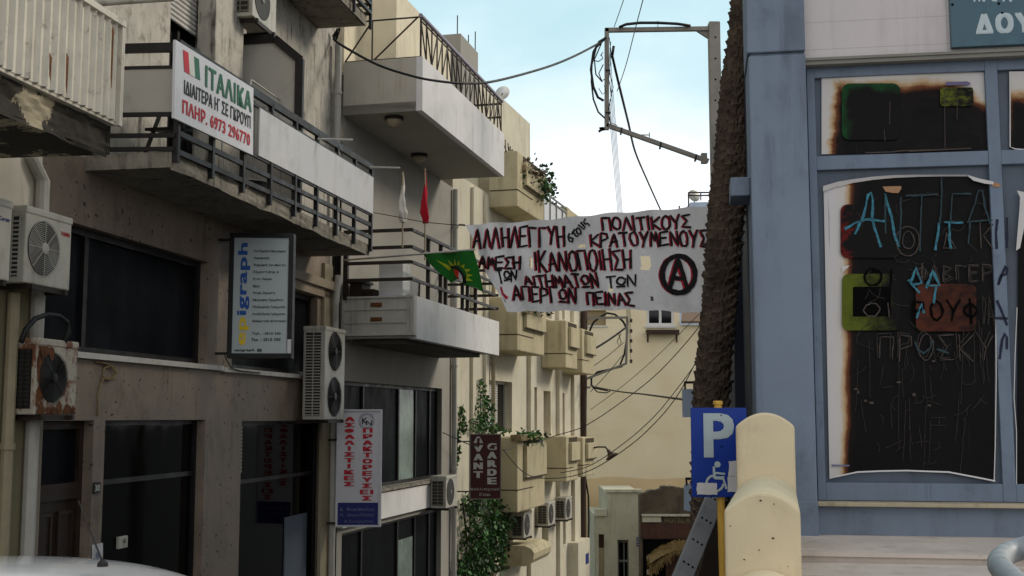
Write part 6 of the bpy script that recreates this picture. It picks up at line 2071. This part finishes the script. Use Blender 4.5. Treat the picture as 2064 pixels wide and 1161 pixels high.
rrect(1697, 168, 1815, 282, 16, OV, burnt_print('burnt green print', (18, 68, 32), -.02, .17, 4.), 'printed_square', po)
rrect(1895, 176, 1962, 214, 6, OV, burnt_print('burnt lime print', (94, 100, 30), .2, .7, 6., 'blot'), 'printed_square', po)
q_ = MB(); q_.face([rpt(x, y, OV + .002) for x, y in ((1906, 165), (1950, 164), (1957, 168), (1954, 171), (1906, 172))]); q_.build('purple_strip', burnt_print('faded violet print', (112, 104, 138), .8, 1.2, 1., 'blot'), po)
q_ = MB()
q_.stroke(R, [(1745, 308), (1800, 306), (1815, 304), (1880, 302), (1957, 299)], 2.4, OV + .004); q_.stroke(R, [(1832, 305), (1900, 302), (1956, 299)], 1.6, OV + .006)
for pl in ([(1794, 205), (1793, 250)], [(1905, 176), (1904, 215), (1905, 300)], [(1930, 200), (1929, 240)], [(1782, 262), (1784, 285)]): q_.stroke(R, pl, 1.3, OV + .004)
q_.build('torn_edge', 'scratch', po)
po = poster('poster', [(0, 1660, 375), (.1, 1700, 365), (.4, 1800, 356), (.8, 1945, 355), (.93, 1985, 366), (1, 2003, 372)],
            [(0, 1672, 963), (.18, 1728, 951), (.45, 1820, 948), (.7, 1905, 952), (1, 2005, 969)], poster_mat('scorched large print', .14, -3., 0., 7.0),
            'tall scorched black poster scrawled with cyan and scratched capitals', 34, 40, .02)
OV = OPo + .034
rrect(1694, 412, 1815, 520, 14, OV, burnt_print('burnt red print', (92, 18, 17), -.04, .16, 2., 'left'), 'printed_square', po)
rrect(1697, 552, 1815, 666, 14, OV, burnt_print('burnt lime green print', (88, 98, 26), -.05, .95, 8., 'left'), 'printed_square', po)
rrect(1719, 578, 1796, 638, 3, OV + .002, 'void', 'soot_patch', po)
rrect(1846, 572, 1968, 668, 14, OV, burnt_print('burnt orange print', (84, 42, 28), .1, 1.0, 9., 'blot'), 'printed_square', po)
q_ = MB()
tp = [(1659, 375), (1690, 366), (1720, 361), (1760, 356), (1800, 353), (1850, 352), (1900, 352), (1948, 352)]
for (a_, b_) in zip(tp, tp[1:]):
    h0_ = 9 - 7 * (a_[0] - 1659) / 290 + (2 if a_[0] < 1700 else 0); h1_ = 9 - 7 * (b_[0] - 1659) / 290
    q_.face([rpt(a_[0], a_[1], OPo + .05), rpt(b_[0], b_[1], OPo + .05), rpt(b_[0], b_[1] + max(3.5, h1_), OPo + .036), rpt(a_[0], a_[1] + max(3.5, h0_), OPo + .036)])
q_.face([rpt(x, y, OPo + .05) for x, y in ((1948, 352), (1975, 360), (2003, 366), (2003, 372), (1985, 370), (1962, 364))])
q_.face([rpt(x, y, OV) for x, y in ((1697, 537), (1713, 535), (1698, 549))])
bt_ = [(1672, 963), (1700, 957), (1728, 951), (1775, 949), (1828, 948), (1880, 950), (1912, 951), (1960, 960), (2006, 969)]
for a_, b_ in zip(bt_, bt_[1:]):
    q_.face([rpt(a_[0], a_[1] - 1, OV), rpt(b_[0], b_[1] - 1, OV), rpt(b_[0], b_[1] + 2, OV + .008), rpt(a_[0], a_[1] + 2, OV + .008)])
q_.stroke(R, [(2004, 374), (2007, 600), (2008, 760), (2006, 900), (2004, 968)], 2, OV)
q_.build('torn_edge', 'paper', po)
q_ = MB(); q_.face([rpt(x, y, OV) for x, y in ((1779, 376), (1816, 375), (1817, 380), (1811, 389), (1800, 389), (1785, 386))])
q_.face([rpt(x, y, OV + .01) for x, y in ((1996, 366), (2008, 368), (2018, 372), (2014, 377), (2000, 376))]); q_.build('tape', 'tape', po)
q_ = MB(); q_.face([rpt(x, y, OV) for x, y in ((1676, 936), (1712, 937), (1712, 940), (1676, 940))]); q_.build('printed_line', 'ltr_grey', po)
random.seed(31)
def gr(lst, wd_, mat, name_, o_=.004, par=po):
    q__ = MB()
    for pl in lst: q__.stroke(R, [tuple(p_ + Vector((random.uniform(-.8, .8), random.uniform(-.6, .6)))) for p_ in dens(pl, 9)], wd_, OV + o_, 0, .35)
    return q__.build(name_, mat, par)
gr([[(1705, 461), (1725, 449), (1747, 442), (1785, 446)], [(1724, 470), (1740, 435), (1750, 394), (1756, 388), (1759, 400), (1758, 440), (1766, 470), (1775, 496)], [(1785, 392), (1788, 410), (1798, 440), (1803, 470), (1811, 496)],
    [(1893, 450), (1890, 475), (1886, 503)], [(1914, 448), (1914, 480), (1916, 500)], [(1905, 448), (1940, 449)]], 4.8, 'cyan', 'cyan_letters')
gr([[(1785, 392), (1784, 430), (1786, 470)], [(1812, 494), (1816, 440), (1816, 398)], [(1827, 395), (1890, 391)], [(1858, 392), (1856, 450), (1855, 505)], [(1898, 358), (1898, 395), (1895, 450)], [(1957, 390), (1919, 391), (1916, 450)],
    [(1953, 445), (1962, 420), (1972, 384), (1980, 384), (1986, 420), (1996, 450)], [(1950, 447), (2000, 443)], [(1955, 447), (1952, 490)]], 3., 'cyan_dim', 'faint_cyan_letters')
gr([[(1836, 568), (1846, 540), (1858, 570), (1840, 574)], [(1832, 565), (1852, 590)], [(1868, 580), (1880, 545), (1894, 575), (1868, 576)], [(1886, 580), (1882, 610)], [(1848, 640), (1858, 612), (1862, 630)]], 4.5, 'cyan', 'cyan_letters', .008)
def box_word(word, x0, y0, x1, y1, wd_, mat, name_, o_=.006):
    ss = lay(word, (x0, y0), (x1, y0), (x1, y1), (x0, y1), .45)
    return gr(ss, wd_, mat, name_, o_)
box_word('ΟΙ', 1742, 542, 1800, 576, 4.5, 'void', 'dark_letters', .008)
box_word('ΟΙ', 1742, 612, 1795, 640, 2.2, 'scratch', 'scratched_letters', .008)
box_word('ΡΟΥΦ', 1842, 606, 1968, 645, 5, 'void', 'dark_letters', .008)
gr([[(1798 + 24 * math.cos(a_) + 32, 486 + 30 * math.sin(a_)) for a_ in [2 * math.pi * i / 14 for i in range(15)]], [(1838 + 12 * math.cos(a_) - 7, 484 + 18 * math.sin(a_)) for a_ in [2 * math.pi * i / 12 for i in range(13)]],
    [(1975, 448), (1978, 500)], [(2002, 452), (1982, 474), (2002, 502)], [(1908, 470), (1902, 500), (1928, 500), (1908, 470)]], 2., 'scratch', 'scratched_letters')
for dx, dy in ((0, 0), (5, 4)):
    box_word('ΦΑΒΓΕΡ', 1848 + dx, 534 + dy, 1998 + dx * .3, 565 + dy, 1.8, 'scratch_dim' if dx else 'scratch', 'scratched_letters')
    box_word('ΙΑ', 1978 + dx, 600 + dy, 2004, 652 + dy, 1.8, 'scratch_dim', 'scratched_letters')
    box_word('ΠΡΟΣΚΥ', 1768 + dx, 672 + dy, 1996 + dx, 720 + dy, 1.8, 'scratch' if dx else 'scratch_dim', 'scratched_letters')
gr([[(1845, 690), (1850, 705), (1862, 712), (1876, 700), (1878, 688)], [(1890, 704), (1912, 712)]], 4, 'cyan_dim', 'faint_cyan_letters', .009)
random.seed(17)
lst = []
for i in range(26):
    x = random.uniform(1722, 1998); y = random.uniform(640, 860); L_ = random.uniform(30, 130); k_ = random.uniform(-10, 10)
    lst.append([(x, y), (x + k_ * .4, y + L_ * .5), (x + k_, y + L_)])
lst += [[(1811, 672), (1812, 770), (1811, 850), (1812, 905)], [(1942, 660), (1940, 730), (1937, 815)], [(1978, 802), (1966, 818), (1960, 825)], [(1876, 842), (1905, 842)], [(1878, 857), (1906, 857)], [(1893, 842), (1894, 858)], [(1895, 726), (1920, 725)]]
for i in range(70):
    x = random.uniform(1722, 1985); y = random.uniform(380, 930); a_ = random.uniform(0, 6.3); L_ = random.uniform(6, 26); c_ = random.uniform(-.16, .16)
    pl = [(x, y)]
    for k_ in range(4): a_ += c_ * 4; pl.append((min(1996, max(1720, pl[-1][0] + L_ * .4 * math.cos(a_))), pl[-1][1] + L_ * .4 * math.sin(a_)))
    lst.append(pl)
gr(lst, 1.1, 'scratch_dim', 'scratches', .003)
q_ = MB()
for x, y, w_, h_ in ((1725, 784, 8, 4), (1745, 808, 7, 5), (1756, 812, 9, 6), (1813, 770, 10, 5), (1842, 795, 7, 9), (1882, 728, 8, 4), (1730, 790, 5, 7), (1874, 817, 9, 6)):
    q_.face([rpt(x + w_ * random.uniform(.4, 1) * math.cos(a_) * .7, y + h_ * random.uniform(.4, 1) * math.sin(a_) * .7, OV + .004) for a_ in [2 * math.pi * i / 7 for i in range(7)]])
q_.build('peeled_spots', 'scratch', po)
# posters of the next bay, cut by the frame
OV = OPo + .03
po = poster('poster', [(0, 2034, 144), (1, 2382, 140)], [(0, 2036, 300), (.2, 2060, 303), (1, 2382, 298)], poster_mat('scorched brown print', .02, .32, -.1, 12.0),
            'browned poster in the upper window cut by the right edge of the photo')
q_ = MB(); q_.stroke(R, [(2036, 160), (2036, 296), (2046, 300), (2085, 303)], 2.2, OV); q_.build('torn_edge', 'paper', po)
po = poster('poster', [(0, 2052, 500), (.1, 2062, 470), (1, 2388, 380)], [(0, 2049, 988), (.5, 2200, 990), (1, 2388, 985)], poster_mat('scorched black print', -3, -3, 0, 15.0),
            'torn black poster in the lower window at the right edge of the photo')
q_ = MB(); q_.face([rpt(x, y, OV + .01) for x, y in ((2050, 384), (2068, 388), (2070, 430), (2056, 500), (2048, 505), (2055, 420), (2056, 398))])
q_.stroke(R, [(2050, 620), (2046, 720), (2044, 800), (2049, 870), (2049, 988)], 1.6, OV); q_.build('torn_edge', 'paper', po)

# boards hanging from arms behind the palm
HB = front(1420, 14.6)
def hboard(pyarm, pts_, label, mat='pale_blue'):
    root_ = thing('hanging_sign', HB.w(HB.u(1420), 0, HB.z(1390, pts_[-1][1])), label, 'sign', 'pale signs on iron arms')
    q__ = MB(); q__.bar(HB.w(HB.u(1376), 0, HB.z(1390, pyarm)), HB.w(HB.u(1486), 0, HB.z(1390, pyarm - 2)), .035, h=.03)
    for x in (1378, 1396, 1470): q__.bar(HB.w(HB.u(x), 0, HB.z(1390, pyarm)), HB.w(HB.u(x), 0, HB.z(1390, pyarm + 14)), .02, up=HB.d)
    q__.build('iron_arm', 'black_metal', root_)
    q__ = MB(); q__.prism([HB.w(HB.u(x), .01, HB.z(1390, y)) for x, y in pts_], Vector((0, .02, 0))); q__.build('board', mat, root_)
hboard(771, [(1372, 784), (1462, 784), (1462, 841), (1372, 841)], 'pale blue hanging board on an iron arm behind the palm, the intact upper one')
hboard(965, [(1373, 977), (1380, 974), (1440, 974), (1440, 1010), (1394, 1012), (1391, 1020), (1386, 1022), (1384, 1031), (1372, 1028)], 'torn pale blue hanging board left of the parking sign, the ragged lower one')
gl = thing('balcony_grille', at(1476, 845, 30), 'iron balcony grille glimpsed between palm and blue building', 'railing')
GF = front(1476, 30); q_ = MB()
for y in (782, 790, 833, 842): q_.bar(GF.w(GF.u(1462), 0, GF.z(1476, y)), GF.w(GF.u(1500), 0, GF.z(1476, y)), .03)
for x in (1466, 1472, 1478, 1484): q_.bar(GF.w(GF.u(x), 0, GF.z(1476, 842)), GF.w(GF.u(x), 0, GF.z(1476, 782)), .025, up=GF.d)
q_.build('grille_bars', 'rail_brown', gl)

# ================================================================ terrace, steps, parapet
q_ = MB()
levels = [(10.6, 8.88, zPl), (8.88, 8.15, zPl - .075), (8.15, 7.4, zPl - .15), (7.4, 6.65, zPl - .225), (6.65, 5.9, zPl - .3), (5.9, 5.1, zPl - .375), (5.1, 4.3, zPl - .45), (4.3, 3.5, zPl - .52)]
# parapet line in plan: X at depth Y
pX = lambda Y: 1.408 + (Y - 6.8) * .225
for a_, b_, z_ in levels:
    for k_ in range(1):
        x0a, x0b = pX(a_) + .06, pX(b_) + .06
        p_ = [Vector((x0a, a_, z_)), Vector((x0b, b_ - .0, z_)), Vector((9, b_ - 1.15, z_)), Vector((9, a_ - 1.15, z_))]
        q_.prism(p_, Vector((0, 0, -.03)))
        ins = [p_[0] + Vector((0, 0, -.03)), p_[1] + Vector((0, .03, -.03)), p_[2] + Vector((0, .03, -.03)), p_[3] + Vector((0, 0, -.03))]
        q_.prism(ins, Vector((0, 0, -2.2)))
q_.build('steps', 'steps', kind='structure')
bp_ = thing('balustrade', Vector((pX(8), 8, 1.0)), 'cream round topped stepped wall beside the white steps', 'balustrade wall')
def blockp(Y0, Y1, zs, hw_, name_='wall_block'):
    """half round topped block running along the parapet line"""
    q__ = MB()
    prof = [(-hw_, None)] + [(-hw_ + 2 * hw_ * i / 20, zs + rise_ * (1 - (2 * i / 20 - 1) ** 2)) for i in range(21)] + [(hw_, None)]
    ring = []
    for Y in (Y0, Y1):
        ring.append([Vector((pX(Y) + x, Y - x * .06, z_ if z_ is not None else -.6)) for x, z_ in prof])
    n_ = len(prof)
    q__.mesh(ring[0] + ring[1], [tuple(range(n_)), tuple(range(n_, 2 * n_))[::-1]] + [(i, (i + 1) % n_, n_ + (i + 1) % n_, n_ + i) for i in range(n_)])
    return q__.build(name_, 'balus', bp_, bevel=.018)
rise_ = .1
blockp(8.76, 9.62, 2.93, .213)
blockp(6.8, 8.757, 2.475, .212)
blockp(4.95, 6.797, 2.05, .214)
blockp(3.1, 4.947, 1.62, .213)

BFc = front(1540, 6.785)
q_ = MB()
for x, y in ((1533, 1009), (1560, 1016), (1558, 1085), (1530, 1109), (1588, 1142), (1472, 1060), (1500, 1128)):
    u_, z_ = BFc.hit(x, y); r_2 = random.uniform(.004, .007)
    q_.face([BFc.w(u_ + r_2 * random.uniform(.7, 1.5) * math.cos(a_), .0, z_ + r_2 * random.uniform(.5, 1) * math.sin(a_)) for a_ in [2 * math.pi * i / 8 for i in range(8)]])
q_.build('paint_chip', 'joint', bp_)

# parking sign
PS = front(1450, 9.8)
ps = thing('parking_sign', Vector((PS.p0.x + .02, 9.8, gz(9.8))), 'blue disabled parking sign patched with torn white paper on a yellow pole', 'parking sign')
u0, z1 = PS.hit(1392, 822); u1, z0 = PS.hit(1508, 1002)
q_ = MB(); q_.box(PS, u0, u1, -.012, 0, z0, z1); q_.build('plate', 'psign', ps, bevel=.003)
wd, ht = u1 - u0, z1 - z0
def pr(x0, y0, x1, y1, o_=.004):
    a_, b_ = PS.hit(x0, y1, o_), PS.hit(x1, y0, o_); return rect(PS, a_[0], b_[0], a_[1], b_[1], o_)
text(MB(), 'P', pr(1419, 833, 1479, 922), 0, .035).build('lettering', 'psign_w', ps)
q_ = MB()
hx = lambda x, y, o_=.004: PS.w(PS.u(x, o_), o_, PS.z(x, y, o_))
q_.face([hx(1440 + 6.2 * math.cos(a_), 936 + 6.2 * math.sin(a_)) for a_ in [2 * math.pi * i / 20 for i in range(20)]])
q_.stroke(PS, [(1439, 942), (1439, 962), (1458, 962)], 5, .005)
q_.stroke(PS, [(1439, 948), (1441, 960), (1441, 964), (1458, 965), (1464, 984)], 4.5, .0065)
q_.stroke(PS, [(1440, 953), (1460, 955)], 4, .008)
q_.stroke(PS, [(1441 + 17 * math.cos(a_), 974 + 16 * math.sin(a_)) for a_ in [math.radians(250 - 12 * i) for i in range(21)]], 4.5, .0095)
q_.build('wheelchair_symbol', 'psign_w', ps)
q_ = MB()
def torn(x0, y0, x1, y1, o_):
    pts_ = []
    for a_, b_ in (((x0, y0), (x1, y0)), ((x1, y0), (x1, y1)), ((x1, y1), (x0, y1)), ((x0, y1), (x0, y0))):
        for k_ in range(5): pts_.append((a_[0] + (b_[0] - a_[0]) * k_ / 5 + random.uniform(-1, 1), a_[1] + (b_[1] - a_[1]) * k_ / 5 + random.uniform(-1, 1)))
    q_.face([hx(x, y, o_) for x, y in pts_])
random.seed(6)
torn(1398, 973, 1438, 997, .0115); torn(1462, 929, 1492, 960, .0115); torn(1459, 960, 1500, 992, .013)
q_.build('torn_paper', 'paper', ps)
q_ = MB(); zp_ = PS.z(1452, 822)
q_.tube([Vector((PS.p0.x + .035, 9.86, gz(9.8) - .1)), Vector((PS.p0.x + .0, 9.86, zp_ + .03))], .032, 14); q_.lathe(Vector((PS.p0.x, 9.86, zp_ + .028)), [(.04, 0), (.04, .022), (.03, .03)], 14)
q_.build('pole', 'pole_yel', ps, smooth=False)
q_ = MB()
for y in (837, 900): q_.lathe(hx(1449, y, .0045), [(.007, 0), (.005, .005)], 8, 0, PS.n)
q_.build('bolt', 'void', ps)

# leaning perforated plank
a_, b_ = at(1366, 1190, 10.5), at(1450, 985, 11.3)
b_ = Vector((b_.x - .0, b_.y, b_.z)); d_ = (b_ - a_).normalized()
a_ = a_ - d_ * ((a_.z - gz(10.4)) / d_.z)
pk = thing('leaning_plank', Vector((a_.x, a_.y, gz(10.4))), 'grey perforated metal plank leaning behind the yellow sign pole', 'plank')
x_ = d_.cross(Vector((0, 1, 0))).normalized(); y_ = x_.cross(d_).normalized()
if y_.y > 0: y_ = -y_
q_ = MB(); hw_ = .085
c_ = []
q_.mesh([p_ + x_ * sx * hw_ + y_ * sy for p_ in (a_, b_) for sx, sy in ((-1, 0), (1, 0), (1, -.06), (-1, -.06))], [(3, 2, 1, 0), (4, 5, 6, 7), (0, 1, 5, 4), (1, 2, 6, 5), (2, 3, 7, 6), (3, 0, 4, 7)])
q_.build('plank_body', 'plank', pk, bevel=.006)
q_ = MB(); L_ = (b_ - a_).length
k_ = 0.06
while k_ < L_ - .05:
    for s_ in (-.045, 0, .045):
        q_.lathe(a_ + d_ * k_ + x_ * s_ + y_ * .0015, [(.012, 0), (.0115, .0012)], 8, 0, y_)
    k_ += .27
q_.build('hole_row', 'void', pk)
q_ = MB()
sd_ = at(1420, 1100, 12.2)
rbx = [(1400, 1000, 11.6), (1450, 1000, 11.6)]
q_.prism([at(1404, 1180, 11.6), at(1455, 1180, 11.6), at(1455, 1004, 11.7), at(1446, 1004, 11.7)], Vector((0, .05, 0)))
q_.build('dark_board', 'wood_dark', None, 'dark board standing behind the leaning metal plank', 'board')

# galvanised handrail, lower right corner
hr = thing('handrail', at(2030, 1161, 2.6) - Vector((0, 0, .6)), 'thick grey galvanised handrail bend at the lower right corner', 'handrail')
q_ = MB(); Yh = 2.6
pts_ = [at(2150, 1290, Yh - .55), at(2075, 1205, Yh - .3), at(2035, 1163, Yh - .12), at(2018, 1146, Yh - .03), at(2014, 1134, Yh + .04), at(2022, 1122, Yh + .12), at(2040, 1112, Yh + .16), at(2075, 1102, Yh + .16), at(2160, 1090, Yh + .12), at(2400, 1070, Yh)]
sm = []
for i in range(len(pts_) - 1):
    p0, p1, p2, p3 = pts_[max(i - 1, 0)], pts_[i], pts_[i + 1], pts_[min(i + 2, len(pts_) - 1)]
    for k_ in range(6):
        t = k_ / 6; sm.append(.5 * ((2 * p1) + (p2 - p0) * t + (2 * p0 - 5 * p1 + 4 * p2 - p3) * t * t + (-p0 + 3 * p1 - 3 * p2 + p3) * t ** 3))
sm.append(pts_[-1])
q_.tube(sm, .025, 18); q_.build('tube', 'handrail', hr, smooth=True)
q_ = MB()
for i in (2, len(sm) - 4): q_.tube([sm[i], Vector((sm[i].x + .03, sm[i].y, 1.1))], .022, 12)
q_.build('post', 'handrail', hr, smooth=True)

# ================================================================ white car, only its roof in the frame
Yc_ = 6.75
cx0 = -2.72
car = thing('parked_car', Vector((cx0, Yc_, gz(Yc_))), 'white car at the lower left, only its roof and aerial in view', 'car')
zg_ = gz(Yc_)
F_ = Fr((cx0, Yc_), (1, .05))
stn = [(-2.02, .55, .5, .62), (-1.96, .86, .82, .72), (-1.75, 1.06, .9, .8), (-1.35, 1.42, .84, .84), (-.8, 1.535, .66, .85), (-.1, 1.56, .63, .86), (.5, 1.52, .63, .86), (.85, 1.42, .66, .86), (1.1, 1.28, .72, .86), (1.45, 1.02, .8, .85), (1.75, .95, .78, .83), (2.1, .86, .72, .8), (2.3, .7, .6, .74), (2.34, .5, .5, .66)]
vs_, fs_ = [], []
for x, zt_, wr_, wb_ in stn:
    zb_ = min(.9, zt_ - .04)
    pr_ = [(-wb_ * .9, .24), (-wb_, .5), (-wb_ * .99, zb_ - .05 if zb_ > .6 else zb_), (-wr_ - (wb_ - wr_) * .12 if zt_ > .95 else -wr_ * 1.02, (zb_ + zt_) / 2 + .1 if zt_ > 1.1 else zt_ - .02), (-wr_ * .88, zt_ - .035), (-wr_ * .5, zt_ - .008), (0, zt_)]
    pr_ = pr_ + [(-y, z_) for y, z_ in pr_[-2::-1]]
    for y, z_ in pr_: vs_.append(F_.w(x, -y, zg_ + z_))
n_ = 13
for i in range(len(stn) - 1):
    for j in range(n_ - 1): fs_.append((i * n_ + j, i * n_ + j + 1, (i + 1) * n_ + j + 1, (i + 1) * n_ + j))
fs_.append(tuple(range(n_))); fs_.append(tuple(range((len(stn) - 1) * n_, len(stn) * n_))[::-1])
q_ = MB(); q_.mesh(vs_, fs_)
bo_ = q_.build('body', 'carpaint', car, smooth=True)
sm_ = bo_.modifiers.new('smooth', 'SUBSURF'); sm_.levels = 2; sm_.render_levels = 2
for sgn_ in (-1, 1):
    for a__, b__ in ((-1.2, -.25), (-.2, .75)):
        q_ = MB(); q_.prism([F_.w(a__, sgn_ * .835, zg_ + .95), F_.w(b__ + (.3 if b__ > .5 else 0), sgn_ * .835, zg_ + .95), F_.w(b__, sgn_ * .715, zg_ + 1.36), F_.w(a__ + (.15 if a__ < -1 else 0), sgn_ * .715, zg_ + 1.36)], F_.n * sgn_ * .02)
        q_.build('side_window', 'glass_black', car)
    for x in (-1.3, 1.45):
        q_ = MB(); q_.lathe(F_.w(x, sgn_ * .68, zg_ + .31), [(.2, .0), (.3, .0), (.315, .03), (.315, .16), (.3, .2), (.2, .2)], 28, 0, F_.n * sgn_)
        wo = q_.build('wheel', 'tyre', car)
        q_ = MB(); q_.lathe(F_.w(x, sgn_ * .86, zg_ + .31), [(.2, .0), (.18, .02), (.05, .03)], 20, 0, F_.n * sgn_); q_.build('rim', 'steel', wo)
q_ = MB(); q_.prism([F_.w(.95, -.58, zg_ + 1.34), F_.w(.95, .58, zg_ + 1.34), F_.w(1.4, .66, zg_ + 1.04), F_.w(1.4, -.66, zg_ + 1.04)], Vector((.012, 0, .012))); q_.build('windscreen', 'glass_black', car)
q_ = MB()
p0_, p1_ = at(207, 1134, 6.5), at(158, 1009, 6.55)
q_.tube([p0_, p0_.lerp(p1_, .5), p1_], [.006, .004, .003], 6); q_.lathe(p0_ - Vector((0, 0, .02)), [(.03, 0), (.026, .02), (.01, .035)], 10); q_.build('aerial', 'black_metal', car)
